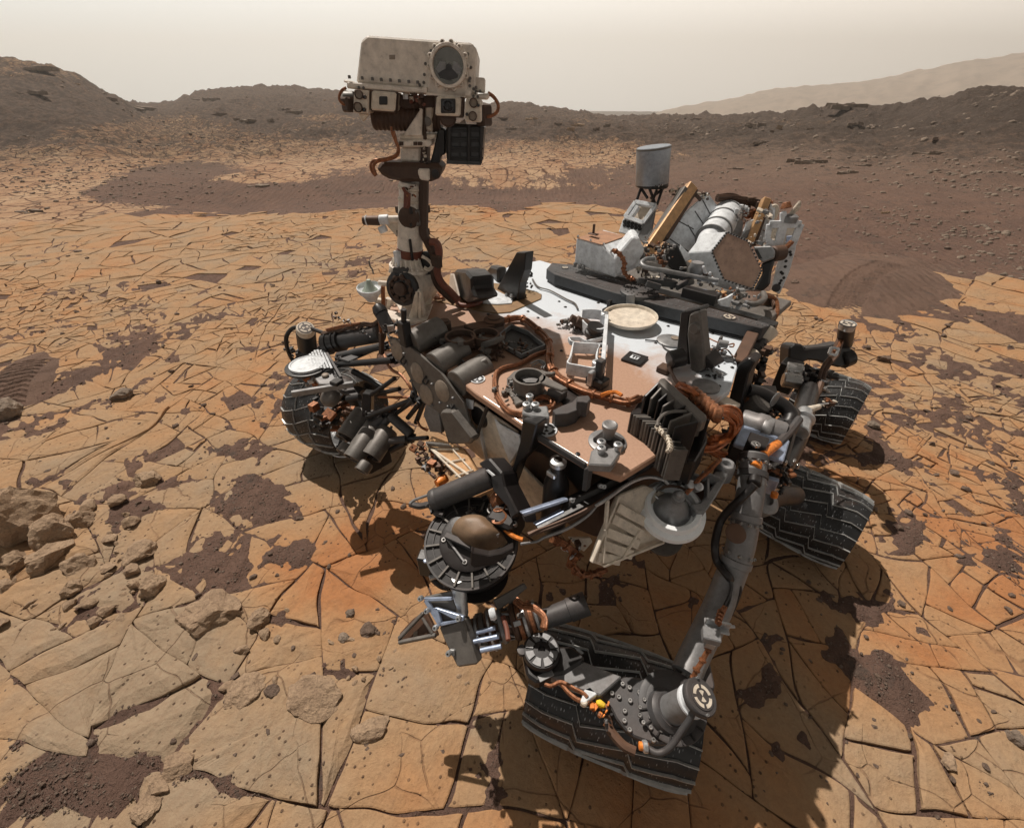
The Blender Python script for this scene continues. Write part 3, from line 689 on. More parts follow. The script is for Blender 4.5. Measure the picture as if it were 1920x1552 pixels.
def ext_bm(bm, pts, vec):
    a = [bm.verts.new(p) for p in pts]; b = [bm.verts.new(Vector(p) + Vector(vec)) for p in pts]; n = len(a)
    bm.faces.new(a); bm.faces.new(b[::-1])
    for i in range(n): bm.faces.new((a[i], b[i], b[(i + 1) % n], a[(i + 1) % n]))
def extr(name, pts, vec, m, parent, bev=0.003): bm = bmesh.new(); ext_bm(bm, pts, vec); return finish(bm, name, m, parent, bev=bev)
def top(name, k, L, z, th, m, parent, bev=0.003): return extr(name, [zp(k, a, b, z) for a, b in L], (0, 0, -th), m, parent, bev)   # a flat plate lying at height z
def face(name, k, L, pl, dep, m, parent, bev=0.003, dirv=None): return extr(name, pl.pts(k, L), (dirv or -pl.n) * dep if dirv is None else dirv * dep, m, parent, bev)
def box_bm(bm, c, ex, ey, ez):
    c, ex, ey, ez = Vector(c), Vector(ex), Vector(ey), Vector(ez); v = []
    for sx in (-1, 1):
        for sy in (-1, 1):
            for sz in (-1, 1): v.append(bm.verts.new(c + ex * sx + ey * sy + ez * sz))
    for f in ((0, 1, 3, 2), (4, 6, 7, 5), (0, 4, 5, 1), (2, 3, 7, 6), (0, 2, 6, 4), (1, 5, 7, 3)): bm.faces.new([v[i] for i in f])
def boxr(name, c, sf, sl, sz, m, parent, bev=0.004, yaw=0, tilt=None):   # box with sides along vehicle forward / left / up
    q = Matrix.Rotation(yaw, 3, 'Z'); ef = q @ Fv * sf / 2; el = q @ Lv * sl / 2; ez = Vector((0, 0, sz / 2))
    if tilt is not None: T = Matrix.Rotation(tilt[0], 3, tilt[1]); ef, el, ez = T @ ef, T @ el, T @ ez
    bm = bmesh.new(); box_bm(bm, c, ef, el, ez); return finish(bm, name, m, parent, bev=bev)
def frame_of(d):
    d = Vector(d).normalized(); u = Vector((0, 0, 1)) if abs(d.z) < .9 else Vector((1, 0, 0)); a = d.cross(u).normalized(); return d, a, d.cross(a)
def lathe_bm(bm, base, ax, prof, seg=32, caps=True):
    d, a, b = frame_of(ax); base = Vector(base); rings = []
    for r, h in prof: rings.append([bm.verts.new(base + d * h + (a * math.cos(6.28318 * i / seg) + b * math.sin(6.28318 * i / seg)) * max(r, 1e-4)) for i in range(seg)])
    for q, w in zip(rings[:-1], rings[1:]):
        for i in range(seg): j = (i + 1) % seg; bm.faces.new((q[i], q[j], w[j], w[i]))
    if caps: bm.faces.new(rings[0][::-1]); bm.faces.new(rings[-1])
def lathe(name, base, ax, prof, m, parent, seg=32, caps=True): bm = bmesh.new(); lathe_bm(bm, base, ax, prof, seg, caps); return finish(bm, name, m, parent, smooth=True)
def rod(name, a, b, r0, m, parent, r1=None, seg=20, cap=0.15):
    a, b = Vector(a), Vector(b); h = (b - a).length; r1 = r0 if r1 is None else r1; c = min(r0, r1) * cap
    return lathe(name, a, b - a, [(r0 - c, 0), (r0, c), (r1, h - c), (r1 - c, h)], m, parent, seg)
def catmull(pts, n=6):
    P_ = [Vector(p) for p in pts]; P_ = [P_[0] * 2 - P_[1]] + P_ + [P_[-1] * 2 - P_[-2]]; o = []
    for i in range(1, len(P_) - 2):
        p0, p1, p2, p3 = P_[i - 1:i + 3]
        for j in range(n):
            t = j / n; o.append(0.5 * ((2 * p1) + (p2 - p0) * t + (2 * p0 - 5 * p1 + 4 * p2 - p3) * t * t + (3 * p1 - p0 - 3 * p2 + p3) * t ** 3))
    o.append(P_[-2]); return o
def tube_bm(bm, pts, r, seg=8):
    rings = []; prev = None; n = len(pts)
    for i, p in enumerate(pts):
        d = (pts[min(i + 1, n - 1)] - pts[max(i - 1, 0)])
        if d.length < 1e-9: d = Vector((0, 0, 1))
        d.normalize()
        if prev is None: _, a, _ = frame_of(d)
        else: a = (prev - d * prev.dot(d)); a = a.normalized() if a.length > 1e-6 else frame_of(d)[1]
        prev = a; b = d.cross(a); rr_ = r[i] if isinstance(r, (list, tuple)) else r
        rings.append([bm.verts.new(p + (a * math.cos(6.28318 * j / seg) + b * math.sin(6.28318 * j / seg)) * rr_) for j in range(seg)])
    for q, w in zip(rings[:-1], rings[1:]):
        for i in range(seg): j = (i + 1) % seg; bm.faces.new((q[i], q[j], w[j], w[i]))
    bm.faces.new(rings[0][::-1]); bm.faces.new(rings[-1])
def tube(name, pts, r, m, parent, seg=8, n=6, straight=False):
    bm = bmesh.new(); tube_bm(bm, [Vector(p) for p in pts] if straight else catmull(pts, n), r, seg); return finish(bm, name, m, parent, smooth=True)
def bundle(name, pts, cnt, spread, r, m, parent, seed=1, tie=None):
    """a harness of cables that wander round one another"""
    r_ = random.Random(seed); c = catmull(pts, 7); bm = bmesh.new(); n = len(c); fr_ = []; pv = None
    for i in range(n):
        d = c[min(i + 1, n - 1)] - c[max(i - 1, 0)]; d = d.normalized() if d.length > 1e-9 else Up; a = frame_of(d)[1] if pv is None else pv - d * pv.dot(d)
        a = a.normalized() if a.length > 1e-6 else frame_of(d)[1]; pv = a; fr_.append((a, d.cross(a)))
    spread *= .6
    for k in range(cnt):
        ph = r_.uniform(0, 6.28); w = r_.uniform(-.06, .06); am = spread * r_.uniform(.35, 1.0); q = []
        for i, p in enumerate(c):
            a, b = fr_[i]; t = ph + w * i + .35 * math.sin(i * .25 + k)
            q.append(p + (a * math.cos(t) + b * math.sin(t)) * am)
        tube_bm(bm, q, r * r_.uniform(.7, 1.2), 6)
    if tie:
        for i in range(3, n - 2, tie):
            d = (c[i + 1] - c[i]).normalized(); lathe_bm(bm, c[i], d, [(spread * .8 + r, -r * .8), (spread * .8 + r * 1.5, -r * .6), (spread * .8 + r * 1.5, r * .6), (spread * .8 + r, r * .8)], 10)
    return tag(finish(bm, name, m, parent, smooth=True), kind='stuff' if cnt > 1 else None)
def bolts(name, pts, n, r, h, m, parent):
    bm = bmesh.new()
    for p in pts: lathe_bm(bm, p, n, [(r, -h * .3), (r, h * .7), (r * .8, h), (r * .45, h), (r * .45, h * .4)], 10)
    return tag(finish(bm, name, m, parent, smooth=True), kind='stuff')
def strut(name, a, b, w, h, m, parent, bev=0.002, up=None):   # rectangular bar
    a, b = Vector(a), Vector(b); d = (b - a); L = d.length; d.normalize(); u = Vector(up) if up else Up
    s = d.cross(u); s = s.normalized() if s.length > 1e-4 else frame_of(d)[1]; t = s.cross(d).normalized()
    bm = bmesh.new(); box_bm(bm, (a + b) / 2, d * L / 2, s * w / 2, t * h / 2); return finish(bm, name, m, parent, bev=bev)
def target(c, n, r, parent, up=None, ring='white'):
    """round calibration mark: pale disc, broken dark ring and a dark bow tie"""
    d, a, b = frame_of(n); c = Vector(c)
    base = lathe('target_mark', c, d, [(r, -0.002), (r, 0.0015)], 'white' if ring == 'white' else 'grey', parent, 28)
    ink = M['black'] if ring == 'white' else M['cream']
    bm = bmesh.new()
    def sector(r0, r1, t0, t1, n_=8):
        for i in range(n_):
            u0 = t0 + (t1 - t0) * i / n_; u1 = t0 + (t1 - t0) * (i + 1) / n_; h = d * 0.0027
            q = [c + h + (a * math.cos(t) + b * math.sin(t)) * rr_ for t, rr_ in ((u0, r0), (u1, r0), (u1, r1), (u0, r1))]
            if r0 < 1e-5: q = [q[0], q[2], q[3]]
            bm.faces.new([bm.verts.new(x) for x in q])
    for k in range(4): sector(r * .58, r * .85, k * math.pi / 2 + .16, (k + 1) * math.pi / 2 - .16)
    sector(0, r * .42, -.6, .6, 4); sector(0, r * .42, math.pi - .6, math.pi + .6, 4)
    finish(bm, 'mark_print', ink, base); return base
def clutter(name, c, ex, n, mats, parent, seed, s=(0.01, 0.035)):
    s = (s[0] * .55, s[1] * .62); n = int(n * 1.5)
    """a part crowded with small fittings, boxes, pipes and connectors"""
    r_ = random.Random(seed); objs = []
    for mi, mm in enumerate(mats):
        bm = bmesh.new()
        for _ in range(n // len(mats)):
            p = Vector(c) + Fv * ex[0] * r_.uniform(-1, 1) + Lv * ex[1] * r_.uniform(-1, 1) + Up * ex[2] * r_.uniform(-1, 1); q = r_.uniform(*s)
            if r_.random() < .5:
                R_ = Matrix.Rotation(r_.choice([0, .3, -.5, .8]), 3, 'Z') @ Matrix.Rotation(r_.choice([0, 0, .5]), 3, 'X')
                box_bm(bm, p, R_ @ Fv * q, R_ @ Lv * q * r_.uniform(.4, 1.2), R_ @ Up * q * r_.uniform(.3, 1))
            else:
                ax = r_.choice([Fv, Lv, Up, (Fv + Up), (Lv - Up * .5)]); lathe_bm(bm, p, ax, [(q * .45, 0), (q * .5, q * .1), (q * .5, q * 1.4), (q * .3, q * 1.5), (q * .3, q * 1.9)], 12)
        objs.append(tag(finish(bm, name, mm, parent, bev=0.0012), kind='stuff'))
    return objs
# ============================================================ THE VEHICLE
DZ = 1.1
root = empty('rover', (0.45, 1.9, 0))
tag(root, 'six wheeled robotic rover with camera mast standing on cracked orange bedrock', 'rover')
# ------------------------------------------------------------ wheels
def skin_mat():
    m, t, b = newmat('scratched_wheel_skin'); N = NT(t); g = N.n('ShaderNodeTexCoord'); p = g.outputs['Object']
    n1 = N.noise(p, 26, 5, .6); v = N.n('ShaderNodeTexVoronoi', feature='DISTANCE_TO_EDGE'); v.inputs['Scale'].default_value = 75; N.l(p, v.inputs['Vector'])
    mp = N.n('ShaderNodeMapping'); mp.inputs['Scale'].default_value = (1, 1, 3.2); N.l(p, mp.inputs['Vector'])
    v3 = N.n('ShaderNodeTexVoronoi', feature='F1'); v3.inputs['Scale'].default_value = 40; N.l(mp.outputs[0], v3.inputs['Vector'])
    sc = N.math('MULTIPLY', N.ramp(v3.outputs['Distance'], [(0.10, 1), (0.26, 0)]), N.ramp(N.noise(p, 9, 4, .7), [(0.36, 0.0), (0.54, 1.0)]))
    sc = N.math('MULTIPLY', sc, N.ramp(N.noise(p, 130, 3, .6), [(0.34, 0.0), (0.44, 1.0)]))
    c = N.mix(n1, (0.016, 0.016, 0.017), (0.040, 0.039, 0.039)); c = N.mix(N.math('MULTIPLY', sc, .65), c, (0.55, 0.56, 0.58))
    c = N.mix(N.ramp(N.noise(p, 5, 5, .6), [(0.55, 0.0), (0.85, 0.2)]), c, DUST)
    N.l(c, b.inputs['Base Color']); b.inputs['Metallic'].default_value = .35; N.l(N.ramp(n1, [(0.3, .30), (.7, .52)]), b.inputs['Roughness'])
    N.l(N.bump(n1, .006, .5), b.inputs['Normal']); return m
M['skin'] = skin_mat(); M['ridge'] = metal('worn_grouser_edge', (0.42, 0.42, 0.41), 0.45, 0.3, 0.03)
def grouser_mesh(R, W, tooth=0.29):
    pr = [(0, 0), (.12, .035), (.30, 0), (.345, tooth), (.62, .075), (.665, .075 + tooth), (.88, .25), (1, .28)]; bm = bmesh.new(); rows = []
    P2 = []
    for (s0, t0), (s1, t1) in zip(pr[:-1], pr[1:]):
        for j in range(2): P2.append((s0 + (s1 - s0) * j / 2, t0 + (t1 - t0) * j / 2))
    P2.append(pr[-1])
    for s, t in P2:
        Rr = R * (1 - 0.10 * (2 * s - 1) ** 4) ; row = []
        for dt, dr in ((-.006, -.001), (-.0028, .009), (.0028, .009), (.006, -.001)):
            a = t + dt / R * .42; row.append(bm.verts.new(((Rr + dr) * math.cos(a), (Rr + dr) * math.sin(a), (s - .5) * W)))
        rows.append(row)
    for q, w in zip(rows[:-1], rows[1:]):
        for i in range(3): bm.faces.new((q[i], q[i + 1], w[i + 1], w[i]))
        bm.faces.new((q[3], q[0], w[0], w[3]))
    bm.faces.new(rows[0]); bm.faces.new(rows[-1][::-1]); bmesh.ops.recalc_face_normals(bm, faces=bm.faces)
    me = bpy.data.meshes.new('grouser'); bm.to_mesh(me); bm.free(); me.materials.append(M['ridge']); return me
def wheel(c, R, W, ang, label, spin=0.0, flip=False, squares=False, ng=20):
    c = Vector(c); ax = Vector((math.cos(ang), math.sin(ang), 0)); Rm = ax.to_track_quat('Z', 'Y').to_matrix().to_4x4()
    bm = bmesh.new(); S = 72; prof = []
    for j in range(13): s = -1 + 2 * j / 12; prof.append((R * (1 - 0.10 * s ** 4), s * W / 2))
    prof_i = [(r - 0.012, h * .99) for r, h in prof]; full = prof + prof_i[::-1]; rings = []
    for r, h in full: rings.append([bm.verts.new((r * math.cos(6.28318 * i / S), r * math.sin(6.28318 * i / S), h)) for i in range(S)])
    for a, b in zip(rings, rings[1:] + rings[:1]):
        for i in range(S): j = (i + 1) % S; bm.faces.new((a[i], a[j], b[j], b[i]))
    o = finish(bm, 'wheel', 'skin', root, smooth=True); o.matrix_world = Matrix.Translation(c) @ Rm; tag(o, label)
    o.parent = root; o.matrix_parent_inverse = WORLD_INV['rover']; o.matrix_basis = Matrix.Translation(c) @ Rm
    gm = grouser_mesh(R, W)
    for k in range(ng):
        g = bpy.data.objects.new('grouser', gm); COL.objects.link(g); g.parent = o; g.rotation_euler = (0, math.pi if flip else 0, spin + 6.28318 * k / ng)
    def sub(nm, bm_, m, sm=True): q = finish(bm_, nm, m, o, smooth=sm); q.parent = o; q.matrix_parent_inverse = Matrix(); return q
    b1 = bmesh.new(); lathe_bm(b1, (0, 0, -W * .12), (0, 0, 1), [(R * .30, 0), (R * .36, .01), (R * .36, W * .34), (R * .28, W * .38), (R * .12, W * .40)], 28); sub('hub', b1, 'black')
    for k in range(6):
        b2 = bmesh.new(); t = 6.28318 * k / 6; pts = []
        for j in range(9): u = j / 8; r = R * (.33 + .60 * u); a = t + math.sin(u * math.pi) * .32; pts.append(Vector((r * math.cos(a), r * math.sin(a), W * (.05 - .05 * u))))
        for q, w in zip(pts[:-1], pts[1:]):
            d = (w - q); box_bm(b2, (q + w) / 2, d * .52, Vector((0, 0, W * .09)), d.cross(Vector((0, 0, 1))).normalized() * .004)
        sub('spoke', b2, 'grey', False)
    b3 = bmesh.new(); lathe_bm(b3, (0, 0, -W * .49), (0, 0, 1), [(R * .885, 0), (R * .915, 0), (R * .915, .012), (R * .885, .012), (R * .885, 0)], 48, False); sub('rim_ring', b3, 'grey')
    return o
WFL = Vector((.362, .690, .188)); WML = Vector((1.555, 1.555, .205)); WRL = Vector((2.19, 2.50, .225)); WFR = Vector((-1.165, 2.365, .285))
wheel(WFL, .188, .57, math.radians(-20), 'front wheel nearest the viewer with scratched black zigzag tread', .05)
wheel(WML, .205, .43, LA, 'middle wheel with bright scratches on its zigzag tread', .1)
wheel(WRL, .225, .38, LA, 'rear wheel half hidden behind black suspension, tread with square windows', .0)
wheel(WFR, .285, .42, math.radians(-28), 'front wheel on the far side, open side facing the viewer', .2, True)
wheel((-.46 - .05, 3.55, .24), .24, .4, LA, 'shaded middle wheel on the far side behind the body', .2, True, ng=24)
wheel((.35, 4.35, .24), .24, .4, LA, 'hidden rear wheel on the far side behind the body', .2, True)

# ------------------------------------------------------------ deck and body
DECK = [(718, 592), (745, 560), (850, 538), (960, 498), (1012, 488), (1225, 549), (1446, 610), (1409, 633), (1381, 677), (1383, 688), (1370, 730), (1335, 754), (1292, 782), (1236, 850), (1166, 893),
        (1105, 873), (1003, 813), (890, 736), (800, 662), (722, 606)]
def deck_mat():
    m, t, b = newmat('dusty_white_deck'); N = NT(t); p = N.pos()
    n = N.noise(p, 3.2, 6, .6, .4); f = N.noise(p, 110, 4, .7)
    # how thick the settled dust is: heavy over the front middle of the deck, swept clean along the rear beam
    s = N.n('ShaderNodeVectorMath', operation='DOT_PRODUCT'); N.l(p, s.inputs[0]); s.inputs[1].default_value = Fv
    o0 = P(1225, 565).dot(Fv); o1 = P(1000, 745).dot(Fv)
    mr = N.n('ShaderNodeMapRange'); mr.inputs['From Min'].default_value = o0; mr.inputs['From Max'].default_value = o0 + (o1 - o0) * .95; N.l(s.outputs['Value'], mr.inputs['Value'])
    k = N.math('ADD', N.math('MULTIPLY', mr.outputs[0], .95), N.math('ADD', N.math('MULTIPLY', N.math('SUBTRACT', n, .5), 1.0), N.math('MULTIPLY', N.math('SUBTRACT', N.noise(p, 11, 6, .65, .6), .5), .55)))
    for (a, b_, r, sg) in DUSTSPOT:
        d = N.n('ShaderNodeVectorMath', operation='DISTANCE'); N.l(p, d.inputs[0]); d.inputs[1].default_value = P(a, b_)
        g = N.n('ShaderNodeMapRange'); g.interpolation_type = 'SMOOTHSTEP'; g.inputs['From Min'].default_value = 0; g.inputs['From Max'].default_value = r; g.inputs['To Min'].default_value = sg; g.inputs['To Max'].default_value = 0
        N.l(d.outputs['Value'], g.inputs['Value']); k = N.math('ADD', k, g.outputs[0])
    fac = N.ramp(k, [(0.25, 0.0), (0.42, 0.38), (0.70, 0.93)])
    sp2 = N.ramp(N.math('ADD', f, N.math('MULTIPLY', fac, .1)), [(0.56, 0.0), (0.66, 0.2)])
    c = N.mix(fac, (0.62, 0.66, 0.71), (0.43, 0.235, 0.138)); c = N.mix(N.math('MULTIPLY', sp2, fac), c, (0.22, 0.10, 0.06))
    N.l(c, b.inputs['Base Color']); b.inputs['Roughness'].default_value = .55; N.l(N.bump(f, .0012, .3), b.inputs['Normal']); return m
DUSTSPOT = [(860, 620, .42, .35), (1085, 690, .30, .22), (1010, 770, .30, .2), (1290, 800, .38, .35), (1170, 640, .22, -.22), (1020, 560, .42, -.35), (1100, 800, .25, .1), (1195, 810, .30, .18), (1350, 640, .3, -.25),
            (1030, 800, .12, -.3), (1370, 720, .18, -.4), (1240, 700, .2, -.05), (940, 575, .3, -.35)]
M['deck'] = deck_mat()
top('deck', 0, DECK, DZ, .028, 'deck', root, .004)
cc = Vector((sum(P(a, b).x for a, b in DECK) / len(DECK), sum(P(a, b).y for a, b in DECK) / len(DECK), DZ))
body = [cc + (P(a, b) - cc) * .86 for a, b in DECK]; back = -Fv * .55
bpts = [Vector((q.x, q.y, DZ - .03)) for q in body]
extr('body', bpts, (0, 0, -.40), 'brown', root, .01)
# white side skins of the body front, split by a bright seam
def bodyplane(i, j, off=.012):
    a, b = body[i], body[j]; d = (b - a); n = Vector((d.y, -d.x, 0)).normalized()
    if n.dot(EYE - a) < 0: n = -n
    return PL(a + n * off, n)
PF = bodyplane(16, 17)
PFR = PL(P(890, 733) + Fv * -.02, Fv)
face('side_panel', 7, [(560, 400), (640, 60), (800, 170), (990, 300), (1000, 500), (900, 640), (860, 560), (700, 520)], PFR, .01, 'cream', root)
face('side_panel', 7, [(800, 190), (850, 240), (1010, 330), (1020, 420), (930, 560), (860, 380)], PL(PFR.o + Fv * .014, Fv), .008, 'white', root)
PFR2 = PL(P(1003, 813) - Fv * .03, Fv)
face('side_panel', 7, [(930, 760), (1010, 560), (1210, 760), (1230, 900), (1100, 960), (960, 960)], PL(PFR2.o - Fv * .02, Fv), .012, 'cream', root)
strut('panel_seam', PFR(7, 985, 730), PFR(7, 1080, 930), .012, .012, 'white', root)
strut('panel_seam', PFR(7, 700, 260), PFR(7, 760, 560), .03, .008, 'white', root)
tube('deck_edge_rail', [zp(7, x, y, DZ - .005) for x, y in ((720, 20), (870, 120), (1000, 215), (1130, 300), (1560, 560))], .006, 'steel', root, straight=True)
face('edge_fitting', 7, [(1150, 320), (1540, 560), (1540, 610), (1150, 370)], PL(P(1003, 820), Fv), .012, 'grey', root)
# bolt heads scattered over the deck
dots = [(4, 1615, 188), (4, 1520, 205), (4, 1548, 193), (4, 1860, 315), (4, 1830, 328), (4, 1538, 365), (4, 1480, 315), (4, 1290, 462), (4, 840, 432), (4, 700, 345), (4, 905, 372), (4, 300, 600), (3, 140, 1110), (3, 88, 1113), (3, 60, 1125), (3, 75, 1252), (3, 315, 1220), (3, 340, 1218), (3, 690, 1305), (3, 1135, 1443),
        (5, 785, 222), (5, 928, 313), (5, 825, 450), (5, 1290, 373), (5, 1305, 605), (5, 1452, 652), (5, 1265, 775), (5, 1345, 803), (5, 1320, 832), (5, 1095, 415), (5, 55, 515), (4, 1200, 405), (4, 890, 985), (5, 360, 1215), (4, 640, 210), (2, 1420, 1295), (2, 1310, 1060), (5, 985, 230), (7, 1390, 240), (7, 1480, 480)]
bolts('deck_bolt_heads', [zp(k, a, b, DZ) for k, a, b in dots], Up, .0075, .004, 'black', root)
# ------------------------------------------------------------ rear cross beam
BZ = DZ + .075
bt = [zp(3, a, b, BZ) for a, b in ((-20, 930), (150, 950), (470, 1055), (560, 1090), (720, 1145), (1050, 1235), (1560, 1375), (1500, 1400), (800, 1245), (400, 1135), (0, 1012), (-60, 975))]
beam = extr('rear_beam', bt, (0, 0, -.062), 'grey', root, .004); tag(beam, 'long dark grey beam across the rear of the deck')
extr('beam_foot', [p + Vector((0, 0, -.064)) - (p - zp(3, 760, 1160, BZ)) * .015 for p in bt], (0, 0, -.012), 'black', root, .001)
for a, b in (((0, 938), (470, 1062)), ((0, 1000), (395, 1122)), ((740, 1160), (1540, 1382)), ((810, 1232), (1490, 1388))):
    n = 22; p0 = zp(3, *a, BZ); p1 = zp(3, *b, BZ); bolts('beam_rivets', [p0.lerp(p1, i / n) + (Fv * (.008 if b[1] < 1385 and a[1] in (938, 1160) else -.008)) for i in range(n + 1)], Up, .0035, .003, 'lgrey', beam)
for a, b, r in ((610, 1130, 92),):
    c = zp(3, a, b, BZ + .012); R_ = .055; lathe('round_cover', c + Vector((0, 0, -.02)), Up, [(R_ * 1.75, 0), (R_ * 1.75, .018), (R_ * 1.65, .022)], 'grey', beam, 40)
    bolts('cover_bolts', [c + Vector((math.cos(t) * R_ * 1.3, math.sin(t) * R_ * 1.3, .002)) for t in [6.28318 * i / 16 for i in range(16)]] + [c + Vector((math.cos(t) * R_ * .8, math.sin(t) * R_ * .8, .002)) for t in [6.28318 * i / 10 for i in range(10)]], Up, .004, .003, 'black', beam)
face('beam_plate', 3, [(515, 1165), (575, 1160), (570, 1250), (512, 1245)], PL(zp(3, 540, 1180, BZ) + Fv * .012, Fv), .01, 'lgrey', beam, .001)
target(zp(3, 1258, 1322, BZ + .002), Up, .030, root, ring='dark'); lathe('beam_boss', zp(3, 278, 1035, BZ), Up, [(.04, 0), (.04, .004), (.03, .005)], 'grey', beam)
target(zp(3, 75, 968, BZ + .002), Up, .02, root, ring='dark')
# deck behind the beam with fittings
face('rear_bracket', 0, [(1080, 510), (1300, 568), (1446, 606), (1446, 596), (1300, 556), (1080, 497)], PL(P(1225, 549) - Fv * .02, Fv), .3, 'taupe', root)

# ------------------------------------------------------------ marks on the deck
for k, a, b, r in ((4, 745, 1010, .030), (4, 1365, 1465, .036), (2, 725, 1360, .036)): target(zp(k, a, b, DZ + .003), Up, r, root)
q = zp(5, 653, 588, DZ); boxr('square_mark', q + Vector((0, 0, .006)), .085, .085, .012, 'black', root, .002, yaw=.12)
for da, dl, sa, sl in ((0, 0, .034, .034),): boxr('mark_plate', q + Vector((0, 0, .0135)), sa, sl, .002, 'white', root, 0, yaw=.12)
for i, (da, dl, sa, sl) in enumerate(((.004, -.004, .018, .006), (-.009, 0, .006, .030), (.004, .008, .016, .005))): boxr('mark_print', q + Fv * da + Lv * dl + Vector((0, 0, .0152)), sa, sl, .0012, 'black', root, 0, yaw=.12)
# two round inlet covers
lathe('disc_cover', zp(5, 950, 440, DZ), Up, [(.062, 0), (.062, .008), (.054, .012)], 'lgrey', root, 36); lathe('disc_cap', zp(5, 985, 412, DZ + .012), Up, [(.018, 0), (.018, .004)], 'tandisk', root)
lathe('disc_cover', zp(5, 1235, 812, DZ), Up, [(.05, 0), (.05, .008), (.03, .012), (.012, .016)], 'lgrey', root, 36)
q = zp(5, 430, 1262, DZ); lathe('disc_cover', q, Up, [(.060, 0), (.060, .005), (.056, .007)], 'lgrey', root, 36)
lathe('knob', q, Up, [(.015, 0), (.015, .02), (.022, .055), (.024, .06), (.024, .072), (.019, .075), (.009, .072)], 'lgrey', root, 28)
# low wide pale dish
q = zp(5, 590, 300, DZ); lathe('shallow_dish', q + Vector((0.01, 0, .01)), Up + Fv * .04, [(.05, 0), (.115, .018), (.128, .034), (.128, .040), (.122, .040), (.117, .026), (.05, .022)], 'cream', root, 44)
boxr('dish_foot', q + Vector((0, 0, .01)), .05, .05, .03, 'black', root)
tube('thin_wire', [zp(5, x, y, DZ + .006) for x, y in ((740, 425), (800, 430), (865, 440), (890, 480), (920, 505), (965, 525))], .003, 'black', root)
# ------------------------------------------------------------ white bracket frame on the deck
hz_ = .055
def ring_frame(name, k, L, z, h, w, m, parent):
    pts = [zp(k, a, b, z) for a, b in L]; c = sum(pts, Vector()) / len(pts); bm = bmesh.new(); n = len(pts)
    pts = catmull(pts + [pts[0]], 3)[:-1]; n = len(pts); rr_ = []
    for p in pts: d = (c - p).normalized() * w; rr_.append([bm.verts.new(x) for x in (p, p + d, p + d + Vector((0, 0, -h)), p + Vector((0, 0, -h)))])
    for q_, w_ in zip(rr_, rr_[1:] + rr_[:1]):
        for i in range(4): bm.faces.new((q_[i], q_[(i + 1) % 4], w_[(i + 1) % 4], w_[i]))
    return finish(bm, name, m, parent, bev=0)
ring_frame('bracket_frame', 5, [(150, 440), (250, 445), (365, 455), (355, 500), (350, 570), (375, 610), (330, 650), (290, 650), (180, 630), (100, 610), (120, 560)], DZ + .06, .05, .007, 'white', root)
ring_frame('bracket_frame', 5, [(220, 175), (300, 170), (385, 180), (385, 215), (440, 235), (420, 270), (400, 330), (300, 325), (215, 250)], DZ + .06, .05, .007, 'white', root)
ring_frame('bracket_frame', 5, [(110, 400), (200, 400), (260, 430), (380, 400), (430, 400), (425, 440), (360, 455), (150, 440)], DZ + .062, .02, .006, 'white', root)
strut('bracket_rail', zp(5, 425, 240, DZ + .07), zp(5, 390, 670, DZ + .07), .016, .03, 'white', root)
for i in range(6): y = 440 + i * 35; rod('rail_pin', zp(5, 375, y, DZ + .06), zp(5, 410, y, DZ + .06), .005, 'black', root)
for a, b in ((410, 208), (345, 608)): lathe('bracket_bolt', zp(5, a, b, DZ + .06), Up, [(.018, -.02), (.018, .004), (.014, .006), (.008, .006), (.006, -.002)], 'silver', root, 20)
lathe('drive_motor', zp(5, 235, 300, DZ + .03), (Lv * -.7 + Fv * .6 + Up * .5), [(.030, -.04), (.032, 0), (.026, .01), (.026, .04), (.018, .045), (.018, .07)], 'brown', root)
lathe('drive_drum', zp(5, 310, 395, DZ + .01), Up + Lv * .3, [(.036, 0), (.042, .01), (.042, .025), (.036, .03), (.036, .04), (.040, .045), (.040, .055)], 'black', root)
boxr('pin_block', zp(5, 350, 760, DZ + .02), .055, .075, .035, 'black', root); boxr('pin_block', zp(5, 370, 680, DZ + .06), .03, .03, .10, 'grey', root); boxr('clamp', zp(5, 300, 735, DZ + .04), .03, .02, .06, 'silver', root)
face('pin_post', 5, [(425, 105), (455, 105), (460, 200), (420, 200)], PL(zp(5, 440, 200, DZ), -Fv * -1), .02, 'black', root); boxr('pin_block', zp(5, 440, 195, DZ + .02), .05, .05, .035, 'black', root)
clutter('frame_fittings', zp(5, 130, 300, DZ + .02), (.035, .05, .015), 22, ['brown', 'taupe'], root, 3, (.006, .018))

# ------------------------------------------------------------ tall dark posts on the deck
pa = PL(zp(5, 1160, 690, DZ), Fv + Lv * -.15)
post = face('restraint_post', 5, [(1100, 215), (1190, 190), (1200, 330), (1222, 520), (1225, 660), (1120, 730), (1105, 640), (1080, 380)], pa, .05, 'taupe', root, .006)
tag(post, 'tall grey post standing near the right rear corner of the deck')
face('post_web', 5, [(1030, 200), (1180, 160), (1190, 195), (1100, 225), (1085, 400), (1100, 640), (1110, 720), (1000, 745), (990, 560), (1010, 380)], PL(pa.o - pa.n * .03, pa.n), .07, 'black', post, .004)
face('post_foot', 5, [(1225, 540), (1300, 640), (1290, 660), (1000, 760), (985, 740), (1110, 650)], PL(pa.o - pa.n * .01, pa.n), .08, 'black', post)
lathe('post_button', pa(5, 1150, 328), pa.n, [(.022, -.01), (.022, .008), (.018, .012)], 'taupe', post, 24)
rod('post_motor', zp(5, 935, 590, DZ + .045), zp(5, 1060, 560, DZ + .055), .036, 'black', post); boxr('post_motor_foot', zp(5, 900, 665, DZ + .01), .05, .05, .03, 'brown', post)
clutter('post_fittings', zp(5, 1290, 685, DZ + .02), (.03, .03, .02), 12, ['lgrey', 'black'], root, 5, (.006, .014))
pb = PL(zp(2, 1560, 1110, DZ), Fv * .8 - Lv * .2)
